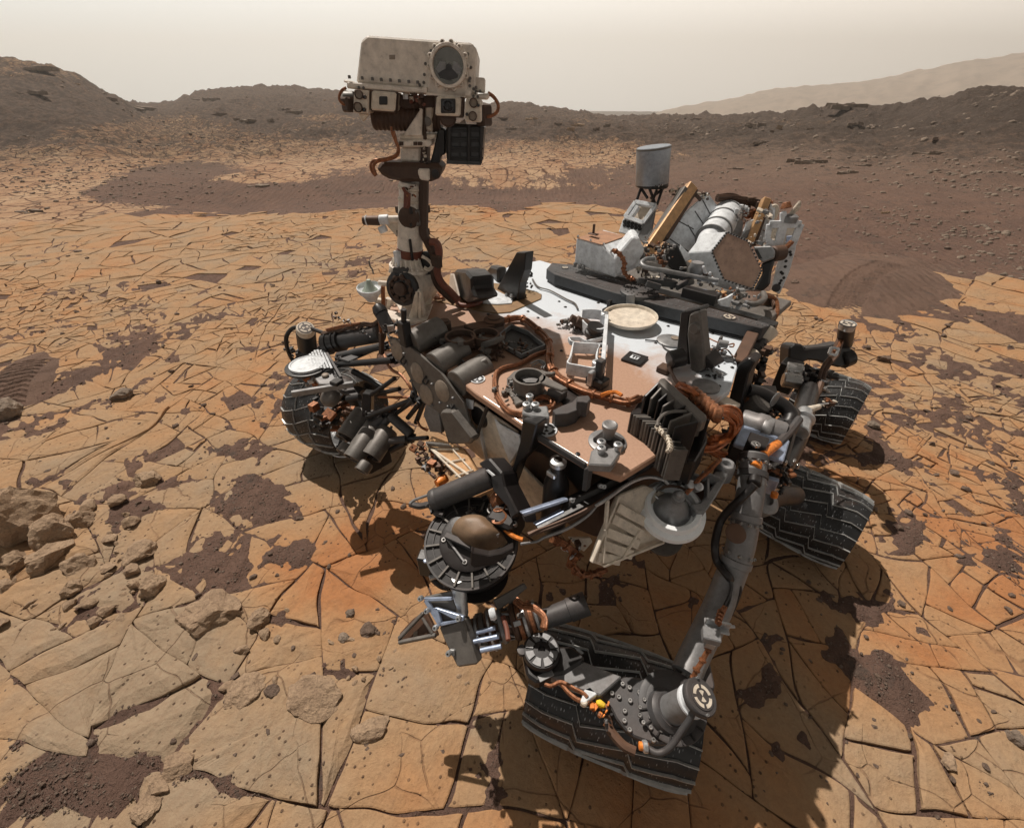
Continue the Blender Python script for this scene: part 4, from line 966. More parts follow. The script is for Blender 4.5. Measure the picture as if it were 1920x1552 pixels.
post2 = face('restraint_post', 2, [(1670, 735), (1755, 735), (1740, 900), (1700, 1010), (1680, 1170), (1620, 1165), (1480, 1100), (1490, 1070)], pb, .05, 'black', root, .004)
tag(post2, 'black triangular post standing on the olive gasket plate'); face('post_foot', 2, [(1415, 1090), (1640, 1140), (1635, 1190), (1410, 1140)], PL(pb.o + pb.n * .02, pb.n), .09, 'black', post2)
bolts('post_bolts', [PL(pb.o + pb.n * .021, pb.n)(2, x, y) for x, y in ((1460, 1098), (1580, 1122), (1625, 1130))], Up, .008, .01, 'silver', post2)
clutter('post_fittings', zp(2, 1760, 980, DZ + .06), (.03, .03, .05), 18, ['taupe', 'black'], root, 8, (.006, .018))
# olive gasket plate and pale inner plate
top('gasket_plate', 2, [(910, 1160), (1150, 1130), (1300, 1020), (1480, 1010), (1760, 1060), (1900, 1110), (1895, 1150), (1620, 1270), (1500, 1280), (1340, 1260)], DZ + .006, .006, 'olive', root, .002)
top('inner_plate', 2, [(1260, 1030), (1420, 1040), (1640, 1150), (1630, 1190), (1500, 1200), (1370, 1190), (1340, 1140), (1260, 1080)], DZ + .012, .006, 'white', root, .002)
# dark boxes by the mast foot
pc = PL(zp(2, 1180, 1180, DZ), Fv)
face('hazard_camera_box', 2, [(1120, 890), (1210, 900), (1260, 960), (1265, 1060), (1310, 1150), (1220, 1190), (1150, 1140), (1095, 920)], PL(pc.o + Fv * .0, Fv * .7 - Lv * .4), .11, 'black', root, .012)
face('hazard_camera_box', 2, [(1430, 855), (1500, 875), (1500, 1010), (1400, 1030), (1370, 980), (1395, 900)], PL(zp(2, 1440, 1040, DZ) - Fv * .06, Fv * .6 - Lv * .3), .06, 'black', root, .012)
rod('box_arm', zp(2, 1240, 960, DZ + .08), zp(2, 1400, 960, DZ + .06), .014, 'black', root); face('box_bracket', 2, [(1075, 930), (1100, 930), (1150, 1130), (1120, 1170), (1060, 1080)], PL(pc.o + Fv * .03, Fv * .7 - Lv * .4), .01, 'mastwhite', root)
bundle('red_harness', [zp(2, a, b, DZ + .02) for a, b in ((900, 1130), (940, 1080), (980, 1110), (1010, 1140), (930, 1150))], 5, .012, .005, 'copper', root)
# ------------------------------------------------------------ sample inlets in the deck
def cup(k, x, y, r, h, z, parent, m='brown', open_=False):
    c = zp(k, x, y, z); return lathe('sample_cup', c + Vector((0, 0, -h)), Up, [(r * .96, 0), (r, h * .9), (r, h), (r * .86, h), (r * .82, h * .3), (0.001, h * .25)], m, parent, 32, caps=False)
inl = top('inlet_plate', 4, [(330, 590), (420, 560), (640, 520), (850, 470), (980, 500), (1000, 600), (960, 740), (900, 810), (760, 860), (620, 840), (500, 780), (480, 690), (380, 650)], DZ + .02, .018, 'brown', root, .004)
cup(4, 590, 620, .066, .04, DZ + .075, inl); cup(4, 815, 600, .062, .04, DZ + .070, inl); lathe('inlet_cap', zp(4, 455, 590, DZ + .02), Up, [(.03, 0), (.03, .05), (.022, .055), (.022, .06), (.01, .06)], 'brown', inl)
top('inlet_wing', 4, [(325, 600), (430, 600), (520, 640), (500, 670), (400, 640)], DZ + .05, .02, 'brown', inl); top('inlet_arm', 4, [(620, 520), (700, 500), (870, 480), (980, 470), (985, 500), (870, 530), (700, 560)], DZ + .06, .02, 'brown', inl)
lathe('inlet_gear', zp(4, 895, 500, DZ + .05), Up, [(.045, 0), (.048, .015), (.03, .02), (.03, .028), (.012, .03)], 'brown', inl)
face('inlet_front', 4, [(500, 690), (660, 700), (900, 660), (900, 700), (760, 750), (640, 755), (520, 720)], PL(zp(4, 700, 750, DZ), Fv), .06, 'taupe', inl)
lathe('small_lens', zp(4, 385, 718, DZ), Up, [(.032, 0), (.032, .006), (.02, .014), (.005, .017)], 'brown', root)
clutter('inlet_fittings', zp(4, 800, 700, DZ + .03), (.06, .10, .02), 34, ['brown', 'taupe', 'brown'], inl, 11, (.008, .024))
# square pit
pit = [(950, 640), (1050, 560), (1200, 620), (1350, 745), (1140, 830), (990, 745)]
top('pit_floor', 4, pit, DZ + .004, .003, 'black', root, 0)
bm = bmesh.new(); pp = [zp(4, a, b, DZ) for a, b in pit]
for a, b in zip(pp, pp[1:] + pp[:1]):
    d = (b - a).normalized(); n_ = Vector((-d.y, d.x, 0)) * .003; box_bm(bm, (a + b) / 2 + Vector((0, 0, .012)), (b - a) / 2, n_, Vector((0, 0, .012)))
finish(bm, 'pit_rim', 'lgrey', root)
clutter('pit_fittings', zp(4, 1110, 720, DZ + .015), (.05, .07, .006), 20, ['brown', 'taupe'], root, 13, (.006, .018))
in2 = top('inlet_plate', 4, [(1010, 1000), (1080, 930), (1200, 1000), (1340, 1080), (1400, 1140), (1330, 1200), (1200, 1200), (1090, 1240), (1060, 1180), (1010, 1090)], DZ + .015, .014, 'taupe', root)
cup(4, 1210, 985, .060, .055, DZ + .075, in2, 'taupe'); top('inlet_arm', 4, [(1300, 990), (1330, 960), (1430, 1020), (1560, 1090), (1510, 1110), (1340, 1050), (1300, 1040)], DZ + .075, .012, 'taupe', in2)
top('cup_floor', 4, [(1120, 990), (1180, 950), (1250, 955), (1300, 990), (1270, 1040), (1180, 1040)], DZ + .045, .006, 'lgrey', in2, 0)
face('cup_wall', 4, [(1290, 940), (1340, 960), (1420, 960), (1420, 1000), (1330, 1005), (1280, 975)], PL(zp(4, 1350, 1000, DZ + .02), Fv), .02, 'taupe', in2)
top('inlet_bracket', 4, [(1380, 1090), (1530, 1090), (1560, 1110), (1480, 1170), (1370, 1130)], DZ + .04, .03, 'grey', in2); boxr('inlet_block', zp(4, 1170, 1120, DZ + .03), .03, .09, .035, 'taupe', in2)
clutter('inlet_fittings', zp(4, 1070, 1100, DZ + .02), (.06, .045, .01), 26, ['taupe', 'brown', 'lgrey'], in2, 17, (.005, .014))
bundle('coiled_cable', [zp(4, 1340 + 85 * math.cos(t), 1225 + 50 * math.sin(t), DZ + .02) for t in [i * .7 for i in range(19)]], 3, .012, .0045, 'copper', root)
bundle('inlet_wires', [zp(4, a, b, DZ + .02) for a, b in ((1230, 880), (1300, 850), (1350, 880), (1330, 920))], 5, .012, .003, 'lgrey', in2)
top('hatch_opening', 4, [(1480, 1180), (1560, 1090), (1660, 1160), (1600, 1230), (1560, 1290)], DZ + .005, .004, 'black', root, 0)
# faceted dark shroud
sh = [zp(4, a, b, DZ + .055) for a, b in ((1420, 1290), (1500, 1250), (1600, 1215), (1640, 1170), (1750, 1160), (1765, 1200), (1720, 1240), (1690, 1230), (1640, 1290), (1560, 1320), (1450, 1330))]
extr('faceted_shroud', sh, (0, 0, -.055), 'grey', root, .002); extr('shroud_fin', [zp(4, a, b, DZ + .085) for a, b in ((1640, 1165), (1740, 1155), (1762, 1190), (1735, 1225), (1690, 1215), (1640, 1215))], (0, 0, -.06), 'grey', root, .002)
# ------------------------------------------------------------ copper harnesses over the deck
C1 = [(4, 980, 480), (4, 1090, 460), (4, 1180, 480), (4, 1290, 570), (4, 1370, 650), (4, 1400, 740), (4, 1395, 850), (4, 1440, 950), (4, 1560, 1040), (4, 1700, 1120), (4, 1900, 1175), (5, 480, 905), (5, 600, 935), (5, 700, 900)]
h1 = bundle('cable_harness', [zp(k, a, b, DZ + .022) for k, a, b in C1], 9, .020, .0062, 'copper', root, 4, tie=9); tag(h1, 'thick copper coloured cable bundle curving across the deck')
C2 = [(4, 1370, 760), (4, 1250, 800), (4, 1130, 870), (4, 960, 920), (4, 905, 980), (4, 905, 1100), (4, 950, 1210), (4, 1030, 1300), (4, 1140, 1330)]
bundle('cable_harness', [zp(k, a, b, DZ + .012) for k, a, b in C2], 4, .010, .006, 'copper', root, 6)
bundle('cable_harness', [zp(4, a, b, DZ + .01) for a, b in ((1240, 110), (1290, 180), (1400, 215), (1540, 290), (1620, 330), (1650, 380))], 3, .007, .003, 'taupe', root, 9)
bundle('orange_ties', [zp(5, a, b, DZ + .04) for a, b in ((380, 880), (440, 860), (500, 855), (550, 880))], 3, .008, .005, 'orange', root, 12)
# ------------------------------------------------------------ three bolt pedestals on the front edge
def tribolt(k, pts, plate, z, bx, parent, hgt=.2):
    bp = top('pedestal', k, plate, z, .03, 'lgrey', parent, .004)
    for a, b in pts: lathe('socket_bolt', zp(k, a, b, z), Up, [(.011, -.02), (.011, .010), (.013, .012), (.013, .020), (.009, .022), (.007, .022), (.006, .012)], 'silver', bp, 24)
    c = zp(k, *bx, z - .03 - hgt / 2); boxr('pedestal_leg', c, .07, .08, hgt, 'black', bp, .006); return bp
tribolt(7, [(1090, 45), (1065, 112), (1135, 112)], [(1030, 150), (1040, 60), (1120, 40), (1150, 90), (1235, 85), (1255, 185), (1110, 170)], DZ + .07, (1075, 200), root, .30)
tribolt(7, [(1665, 415), (1665, 465), (1800, 440)], [(1565, 560), (1590, 450), (1640, 410), (1690, 430), (1800, 420), (1830, 460), (1755, 570)], DZ + .05, (1700, 560), root, .22)
face('pedestal_leg', 7, [(1030, 200), (1150, 240), (1130, 320), (1090, 470), (1000, 560), (920, 790), (905, 740), (1010, 380)], PL(P(985, 790) + Fv * .06, Fv), .05, 'black', root, .004)
face('pedestal_wall', 7, [(1120, 300), (1560, 570), (1545, 790), (1500, 800), (1340, 600), (1200, 480), (1130, 460)], PL(P(1003, 813) - Fv * .035, Fv), .02, 'black', root)
face('pedestal_brace', 7, [(1530, 600), (1580, 590), (1550, 780), (1510, 780)], PL(P(1100, 880) + Fv * .01, Fv), .02, 'grey', root, .002)
# short post between the pedestals
q = zp(7, 1320, 560, DZ - .05); lathe('latch_post', q + Vector((0, 0, -.30)), Up, [(.042, 0), (.046, .05), (.042, .22), (.026, .26), (.024, .30), (.024, .315), (.014, .32)], 'black', root, 24)
lathe('latch_cap', q, Up, [(.027, 0), (.027, .016), (.020, .02), (.012, .02), (.009, .01)], 'silver', root, 24)
boxr('latch_clip', q + Vector((-.015, -.01, -.03)), .03, .035, .02, 'silver', root)
# ------------------------------------------------------------ canister plate at the front right corner of the body
oc = PL(P(725, 635, 1.12), Fv + Vector((0, 0, .12)))
ocp = face('canister_plate', 6, [(1030, 228), (1120, 255), (1240, 330), (1480, 530), (1690, 800), (1775, 1115), (1745, 1150), (1560, 1155), (1480, 890), (1400, 838), (1330, 790), (1235, 605), (1180, 505), (1095, 425)], oc, .012, 'taupe', root, .002)
tag(ocp, 'long grey brown plate with five pale discs on the front right corner')
for a, b in ((1115, 345), (1292, 545), (1370, 730), (1505, 700)):
    c = oc(6, a, b); lathe('foil_disc', c, oc.n, [(.046, -.004), (.046, .002), (.043, .004)], 'tandisk', ocp, 32)
bolts('plate_bolts', [oc(6, a, b) for a, b in ((1180, 380), (1240, 610), (1200, 470), (1420, 640), (1360, 590), (1600, 760), (1640, 900), (1560, 830), (1490, 800), (1420, 820), (1080, 300), (1650, 1000))], oc.n, .006, .008, 'lgrey', ocp)
for a, b in ((1180, 440), (1370, 610), (1610, 860)): tube('wire_hook', [oc(6, a, b - 40) + oc.n * .003, oc(6, a - 12, b) + oc.n * .012, oc(6, a + 10, b + 25) + oc.n * .01, oc(6, a + 20, b - 5) + oc.n * .003], .004, 'black', ocp)
face('plate_lettering', 6, [(1570, 815), (1580, 812), (1592, 850), (1582, 853)], PL(oc.o + oc.n * .002, oc.n), .002, 'lgrey', ocp, 0); face('plate_lettering', 6, [(1590, 812), (1600, 810), (1612, 848), (1602, 850)], PL(oc.o + oc.n * .002, oc.n), .002, 'lgrey', ocp, 0)
for a, b in ((1215, 300), (1410, 490), (1600, 650)):
    c = oc(6, a, b) - oc.n * .014; rod('canister', c, c - oc.n * .16 + Up * .035, .055, 'taupe', ocp, cap=.06, seg=32); rod('canister_pin', c + Up * .0 - oc.n * .05 + Lv * -.05, c - oc.n * .12 + Lv * -.065, .008, 'taupe', ocp)
rod('canister_lug', oc(6, 1560, 600) - oc.n * .02, oc(6, 1640, 560) - oc.n * .15 + Up * .02, .012, 'taupe', ocp)
face('wedge_cover', 6, [(1480, 890), (1500, 868), (1585, 870), (1765, 1105), (1735, 1152), (1562, 1155)], PL(oc.o + oc.n * .03, oc.n), .05, 'taupe', ocp, .008)
face('wedge_inner', 6, [(1370, 800), (1470, 850), (1500, 1060), (1400, 1050), (1340, 900)], PL(oc.o - oc.n * .05, oc.n), .02, 'lgrey', root)
lathe('round_sensor', oc(6, 1745, 950) - oc.n * .06, oc.n, [(.05, -.03), (.05, .01), (.04, .02)], 'black', root); face('sensor_label', 6, [(1700, 765), (1765, 785), (1760, 860), (1710, 850)], PL(oc.o - oc.n * .03, oc.n), .01, 'white', root)
strut('plate_strut', oc(6, 1880, 830) - oc.n * .01, oc(6, 1790, 1075) - oc.n * .01, .014, .014, 'black', root); strut('plate_strut', oc(6, 1660, 690) - oc.n * .04, oc(6, 1900, 830) - oc.n * .02, .016, .016, 'black', root)
clutter('canister_fittings', oc(6, 1340, 330) - oc.n * .12, (.03, .10, .02), 16, ['black', 'taupe'], root, 21, (.008, .02)); clutter('canister_fittings', oc(6, 1560, 540) - oc.n * .12, (.03, .06, .02), 8, ['black', 'taupe'], root, 22, (.008, .02))
# upright link and pin left of the plate
pk = 1.12; A_ = PL(zp(6, 1100, 240, 1.15), Fv)
rod('link_tube', A_(6, 975, 20), A_(6, 1060, 190), .028, 'grey', root, cap=.3); lathe('link_end', A_(6, 965, 5), A_(6, 975, 20) - A_(6, 965, 5), [(.022, -.02), (.03, 0), (.03, .02)], 'black', root)
clutter('link_joint', A_(6, 1080, 170), (.03, .03, .035), 22, ['black', 'steel', 'black'], root, 23, (.008, .022)); rod('link_pin', A_(6, 1175, 0), A_(6, 1175, 140), .011, 'black', root)
boxr('link_block', A_(6, 1180, 170) - Up * .02, .04, .045, .11, 'black', root); strut('link_leg', A_(6, 985, 200), A_(6, 985, 380), .02, .02, 'brown', root); bundle('link_harness', [A_(6, a, b) for a, b in ((960, 40), (975, 160), (985, 280), (975, 380))], 4, .008, .004, 'copper', root)
# ------------------------------------------------------------ far side suspension arm over the far front wheel
sz = .88
ra = zp(6, 500, 290, sz); rb = zp(6, 985, 205, sz + .10)
rod('suspension_tube', ra, ra.lerp(rb, .30), .055, 'black', root, cap=.1); rod('suspension_tube', ra.lerp(rb, .28), rb, .046, 'grey', root, cap=.1)
for t in (.1, .22, .30): lathe('tube_band', ra.lerp(rb, t), rb - ra, [(.058, -.006), (.061, -.004), (.061, .004), (.058, .006)], 'black', root)
bundle('arm_harness', [ra.lerp(rb, t) + Up * (.06 + .01 * math.sin(t * 20)) for t in (0, .15, .3, .45, .6, .75, .9, 1)], 7, .02, .0055, 'brown', root, 31); bundle('arm_harness', [ra.lerp(rb, t) + Up * .075 for t in (.1, .3, .5, .7)], 3, .014, .005, 'copper', root, 32)
clutter('arm_clips', ra.lerp(rb, .55) + Up * .075, (.01, .2, .012), 22, ['brown', 'black', 'silver'], root, 33, (.006, .014))
sa = zp(6, 350, 330, .72); sb = zp(6, 335, 190, .86); rod('steering_actuator', sa, sb, .055, 'black', root, cap=.2); lathe('actuator_cap', sb, sb - sa, [(.050, -.03), (.050, .03), (.046, .035)], 'cream', root); target(sb + (sb - sa).normalized() * .036, (sb - sa), .040, root, ring='dark')
tube('black_hose', [zp(6, a, b, z) for a, b, z in ((290, 150, .85), (220, 165, .84), (175, 220, .8), (168, 290, .74), (190, 370, .66), (225, 440, .60))], .013, 'black', root, 10); tube('black_hose', [zp(6, a, b, .88) for a, b in ((385, 165), (440, 185), (510, 215), (540, 250))], .012, 'black', root, 10)
face('fork_plate', 6, [(270, 370), (330, 320), (420, 330), (500, 260), (560, 300), (540, 370), (420, 400), (280, 470), (225, 430)], PL(zp(6, 380, 380, .66), Vector((-.2, -.8, .6))), .06, 'black', root, .006)
clutter('fork_fittings', zp(6, 270, 370, .64), (.06, .05, .04), 20, ['black', 'grey', 'steel'], root, 35, (.01, .025))
# ------------------------------------------------------------ observation tray and its shelf
tz = .86
lathe('observation_tray', zp(6, 345, 468, tz), Up, [(.075, -.012), (.088, -.008), (.088, .004), (.080, .006), (.076, .002), (.001, .001)], 'white', root, 40, caps=False)
lathe('tray_ring', zp(6, 350, 480, tz - .012), Up, [(.10, -.012), (.112, -.010), (.112, 0), (.10, .002)], 'black', root, 40)
mesh_pts = [(330, 405), (430, 345), (500, 352), (560, 480), (570, 505), (430, 505)]
top('mesh_tray', 6, mesh_pts, tz - .006, .008, 'black', root, .001)
bm = bmesh.new(); a0 = zp(6, 430, 345, tz); a1 = zp(6, 500, 352, tz); b0 = zp(6, 430, 505, tz); b1 = zp(6, 570, 505, tz)
from mathutils.geometry import intersect_point_line
def inside(pt, poly):
    c = False; j = len(poly) - 1
    for i in range(len(poly)):
        if (poly[i].y > pt.y) != (poly[j].y > pt.y) and pt.x < (poly[j].x - poly[i].x) * (pt.y - poly[i].y) / (poly[j].y - poly[i].y) + poly[i].x: c = not c
        j = i
    return c
mp_ = [zp(6, a, b, tz) for a, b in mesh_pts]; mc = sum(mp_, Vector()) / len(mp_); u1 = (Lv + Fv * .3).normalized(); u2 = Vector((-u1.y, u1.x, 0))
for i in range(-12, 13):
    for j in range(-12, 13):
        c = mc + u1 * i * .0145 + u2 * j * .0145
        if inside(c, mp_): box_bm(bm, c + Up * .001, u1 * .0052, u2 * .0052, Up * .002)
finish(bm, 'mesh_grid', 'white', root)
top('tray_shelf', 6, [(390, 560), (540, 520), (600, 500), (650, 590), (560, 640), (450, 640), (420, 600)], tz - .03, .02, 'lgrey', root); top('shelf_slot', 6, [(565, 548), (600, 545), (610, 575), (575, 580)], tz - .028, .004, 'black', root, 0)
lathe('shelf_button', zp(6, 505, 575, tz - .03), Up, [(.017, 0), (.017, .012), (.012, .016)], 'tandisk', root); top('tray_shelf', 6, [(620, 590), (720, 620), (755, 680), (800, 740), (780, 760), (640, 700), (560, 650)], tz - .06, .02, 'grey', root)
strut('shelf_bar', zp(6, 215, 725, tz - .03), zp(6, 745, 640, tz - .03), .02, .028, 'lgrey', root); strut('shelf_bar', zp(6, 500, 350, tz), zp(6, 640, 590, tz - .01), .014, .02, 'grey', root)
boxr('shelf_latch', zp(6, 600, 622, tz - .01), .05, .05, .02, 'black', root, yaw=.3)
clutter('tray_fittings', zp(6, 370, 610, tz - .10), (.04, .06, .03), 18, ['lgrey', 'copper', 'grey', 'white'], root, 36, (.01, .025)); lathe('tan_knob', zp(6, 535, 750, tz - .08), Up + Fv, [(.045, -.03), (.05, 0), (.04, .02), (.02, .03)], 'taupe', root)
clutter('wheel_motor_parts', zp(6, 560, 880, .45), (.10, .12, .08), 46, ['black', 'brown', 'copper', 'black'], root, 37, (.015, .05))
# struts of the front right frame
ST = [(610, 400, .86, 1010, 310, .98, .035), (600, 475, .84, 1080, 435, .98, .03), (740, 530, .84, 1000, 670, .80, .03), (900, 730, .80, 1100, 590, .92, .02), (930, 730, .78, 1140, 680, .9, .02), (860, 920, .7, 1290, 760, .86, .024), (1100, 900, .72, 1260, 780, .86, .02), (1210, 930, .72, 1330, 780, .86, .022),
      (1280, 970, .7, 1350, 790, .86, .022), (1000, 900, .7, 1110, 870, .74, .03), (1060, 910, .72, 1240, 1070, .66, .045), (870, 1040, .64, 1000, 920, .70, .035), (940, 1050, .62, 1050, 930, .70, .035), (950, 1140, .60, 1200, 1110, .64, .035), (1060, 1210, .56, 1190, 1140, .62, .03), (1210, 1110, .64, 1380, 1100, .7, .02), (690, 770, .8, 800, 750, .82, .03), (1290, 790, .86, 1240, 560, .95, .016)]
for a, b, c, d, e, f_, w in ST: rod('frame_strut', zp(6, a, b, c), zp(6, d, e, f_), w * .55, 'black' if w < .034 else 'grey', root, cap=.1)
for a, b, c in ((1010, 310, .98), (620, 440, .86), (1080, 430, .97), (1290, 770, .86), (1230, 1100, .64), (1070, 900, .72), (900, 920, .7)): clutter('frame_joint', zp(6, a, b, c), (.02, .025, .02), 8, ['black', 'grey'], root, int(a), (.012, .026))
face('black_gusset', 6, [(820, 720), (895, 730), (890, 920), (820, 920), (810, 800)], PL(zp(6, 850, 800, .74), Vector((0, -1, .2))), .06, 'black', root)
bundle('frame_harness', [zp(6, a, b, z) for a, b, z in ((985, 340, .97), (1060, 500, .93), (1150, 560, .92), (1220, 650, .9), (1260, 740, .86), (1180, 755, .85), (960, 750, .8))], 4, .010, .005, 'copper', root, 40)
bundle('frame_harness', [zp(6, a, b, z) for a, b, z in ((1290, 960, .72), (1320, 1010, .7), (1380, 1040, .68))], 3, .010, .005, 'copper', root, 41); bundle('frame_harness', [zp(6, a, b, z) for a, b, z in ((1010, 820, .76), (1060, 860, .75), (1020, 870, .74), (1110, 830, .78))], 3, .010, .004, 'copper', root, 42)
top('frame_web', 6, [(620, 420), (960, 310), (970, 330), (700, 445)], .9, .01, 'grey', root)
lathe('inner_wheel_disc', zp(6, 1170, 640, .80), Fv - Up * .3, [(.16, 0), (.17, .01), (.16, .02)], 'tandisk', root, 40) if False else None
# bit boxes: bundle of open grey cylinders
bd = (Vector((-.45, -.85, -.42))).normalized()
for a, b, r in ((760, 1010, .062), (870, 1110, .060), (960, 1160, .052), (810, 1180, .05)):
    c = zp(6, a, b, .60); lathe('bit_box', c - bd * .09, bd, [(r * .9, 0), (r, .01), (r, .16), (r * .86, .16), (r * .8, .03), (.001, .03)], 'taupe', root, 30, caps=False)
for a, b in ((690, 1040), (700, 1160), (820, 1230), (860, 1310)): lathe('bit_socket', zp(6, a, b, .56), bd, [(.03, 0), (.036, .01), (.036, .05), (.026, .05), (.02, .0)], 'taupe', root, 20, caps=False)
boxr('bit_box_base', zp(6, 900, 1230, .50), .14, .16, .12, 'black', root, .01); clutter('bit_box_fittings', zp(6, 1000, 1060, .62), (.05, .05, .03), 16, ['black', 'copper', 'grey'], root, 43, (.008, .02))
# ------------------------------------------------------------ tan honeycomb panel box below the plate
tp = PL(zp(7, 430, 540, .80), Up * .8 - Lv * .25 + Fv * .35)
pan = face('tan_panel', 7, [(250, 400), (300, 330), (560, 430), (680, 640), (560, 700)], tp, .05, 'gold', root, .003); tag(pan, 'gold tan ribbed panel below the canister plate')
pp2 = PL(tp.o + tp.n * .004, tp.n)
for a, b, c, d, w in ((300, 440, 600, 650, .010), (430, 400, 620, 610, .006), (310, 440, 520, 440, .006), (420, 550, 570, 520, .006), (490, 660, 640, 610, .006), (250, 395, 560, 700, .008), (560, 700, 640, 650, .008), (250, 390, 400, 395, .010)): strut('panel_rib', pp2(7, a, b), pp2(7, c, d), w, .010, 'cream', pan)
face('panel_end', 7, [(250, 370), (440, 395), (450, 410), (250, 395)], PL(tp.o + tp.n * .03, tp.n), .02, 'taupe', pan); face('silver_fin', 7, [(200, 560), (225, 555), (325, 665), (315, 685)], PL(zp(7, 260, 620, .72), Up + Fv), .01, 'blued', root)
clutter('pump_parts', zp(7, 300, 520, .74), (.06, .06, .02), 22, ['silver', 'brown', 'copper', 'lgrey'], root, 51, (.010, .028)); clutter('pump_parts', zp(7, 360, 600, .72), (.05, .04, .02), 14, ['brown', 'silver', 'black'], root, 52, (.010, .028)); clutter('pump_parts', zp(7, 220, 440, .78), (.03, .03, .02), 10, ['brown', 'copper'], root, 53, (.010, .026))
lathe('yellow_connector', zp(7, 370, 700, .70), Fv, [(.018, -.03), (.02, 0), (.016, .02)], 'orange', root)
# ------------------------------------------------------------ shoulder: big dark actuator cylinder
ca = zp(7, 330, 850, .80); cb = zp(7, 780, 660, .90)
rod('shoulder_actuator', ca, cb, .040, 'grey', root, cap=.12, seg=36); lathe('actuator_flange', ca, cb - ca, [(.041, -.01), (.043, 0), (.043, .012), (.04, .016)], 'grey', root, 36)
face('actuator_bracket', 7, [(670, 555), (760, 505), (870, 630), (890, 740), (1000, 960), (940, 1010), (900, 900), (790, 780), (770, 660)], PL(zp(7, 780, 640, .93), Fv * .8 + Up * .5), .09, 'black', root, .006)
face('label_strip', 7, [(735, 610), (752, 603), (808, 650), (790, 660)], PL(zp(7, 780, 640, .945), Fv * .8 + Up * .5), .006, 'white', root, .001)
tube('guard_bar', [zp(7, a, b, .82) for a, b in ((120, 885), (160, 850), (270, 810), (400, 765), (520, 690))], .005, 'lgrey', root); tube('hook_arm', [zp(7, a, b, .78) for a, b in ((125, 880), (200, 900), (280, 890), (330, 950), (395, 970))], .012, 'grey', root, 8)
rod('hook_pin', zp(7, 280, 890, .80), zp(7, 350, 865, .80), .006, 'silver', root); clutter('hook_fittings', zp(7, 340, 900, .79), (.03, .03, .02), 8, ['grey', 'black'], root, 54, (.008, .016))
bundle('wire_coil', [zp(7, 560, 880, .74), zp(7, 600, 840, .75), zp(7, 640, 860, .74), zp(7, 600, 900, .73)], 7, .02, .003, 'steel', root, 55)
bundle('copper_loops', [zp(7, 850 + 55 * math.cos(t), 890 + 35 * math.sin(t) + 14 * t, .84) for t in [i * .75 for i in range(14)]], 2, .007, .0035, 'copper', root, 56); tube('wire_loop', [zp(7, a, b, .84) for a, b in ((800, 870), (850, 850), (920, 880), (910, 920), (850, 910))], .004, 'steel', root); tube('wire_loop', [zp(7, a, b, .82) for a, b in ((770, 880), (755, 940), (820, 990), (895, 1040), (890, 1062), (840, 1050))], .004, 'steel', root)
lathe('copper_cap', zp(7, 850, 850, .84), Vector((.3, -.6, .6)), [(.03, -.03), (.035, 0), (.02, .015)], 'copper', root)
clutter('shoulder_fittings', zp(7, 800, 970, .78), (.06, .06, .04), 26, ['black', 'brown', 'black', 'steel'], root, 57, (.010, .028)); boxr('shoulder_block', zp(7, 900, 1030, .78), .12, .10, .12, 'black', root, .01, yaw=.3)
# ------------------------------------------------------------ drum at the arm shoulder
dc = zp(7, 620, 1190, .74); dn = Vector((-.10, -.30, 1)).normalized()
rx = (zp(7, 1010, 1190, .74) - zp(7, 250, 1190, .74)).length / 2
drum = lathe('arm_drum', dc - dn * .07, dn, [(rx * .80, -.02), (rx * .92, 0), (rx * .98, .04), (rx, .06), (rx * 1.0, .075), (rx * .985, .080)], 'black', root, 64); tag(drum, 'large round black drum at the arm shoulder in front of the body')
bm = bmesh.new(); d, a, b = frame_of(dn)
dpl = PL(dc + dn * .011, dn)
def dpt(x, y): return dpl(7, x, y)
for r0, r1, z0 in ((.96, 1.0, .014), (.80, .815, .014)):
    n = 56
    for i in range(n):
        t0, t1 = 6.28318 * i / n, 6.28318 * (i + 1) / n
        q = [dc + dn * z0 + (a * math.cos(t) + b * math.sin(t)) * rx * rr_ for t, rr_ in ((t0, r0), (t1, r0), (t1, r1), (t0, r1))]; v = [bm.verts.new(x) for x in q] + [bm.verts.new(x - dn * .008) for x in q]
        for f in ((0, 1, 2, 3), (0, 4, 5, 1), (2, 6, 7, 3)): bm.faces.new([v[k] for k in f])
finish(bm, 'drum_rims', 'grey', drum)
for i in range(16):
    t = 6.28318 * i / 16 + .1; u = a * math.cos(t) + b * math.sin(t); strut('drum_rib', dc + dn * .014 + u * rx * .62, dc + dn * .014 + u * rx * .96, .006, .010, 'taupe', drum, 0, up=dn)
lathe('drum_inner', dc + dn * .010, dn, [(rx * .66, 0), (rx * .66, .012), (rx * .60, .016)], 'black', drum, 48)
# brown glossy dome cover on the drum
bpts2 = [dpl(7, x, y) for x, y in ((430, 1115), (520, 1010), (640, 985), (760, 1000), (880, 1130), (930, 1180), (820, 1280), (660, 1290), (560, 1260))]
cen = sum(bpts2, Vector()) / len(bpts2); bm = bmesh.new(); ring1 = [bm.verts.new(p) for p in bpts2]; ring2 = [bm.verts.new(cen + (p - cen) * .92 + dn * .05) for p in bpts2]; ring3 = [bm.verts.new(cen + (p - cen) * .55 + dn * (.085 + .012 * (i % 2))) for i, p in enumerate(bpts2)]; cv = bm.verts.new(cen + dn * .09)
n = len(ring1)
for i in range(n):
    j = (i + 1) % n; bm.faces.new((ring1[i], ring1[j], ring2[j], ring2[i])); bm.faces.new((ring2[i], ring2[j], ring3[j], ring3[i])); bm.faces.new((ring3[i], ring3[j], cv))
bmesh.ops.subdivide_edges(bm, edges=bm.edges, cuts=3, use_grid_fill=True)
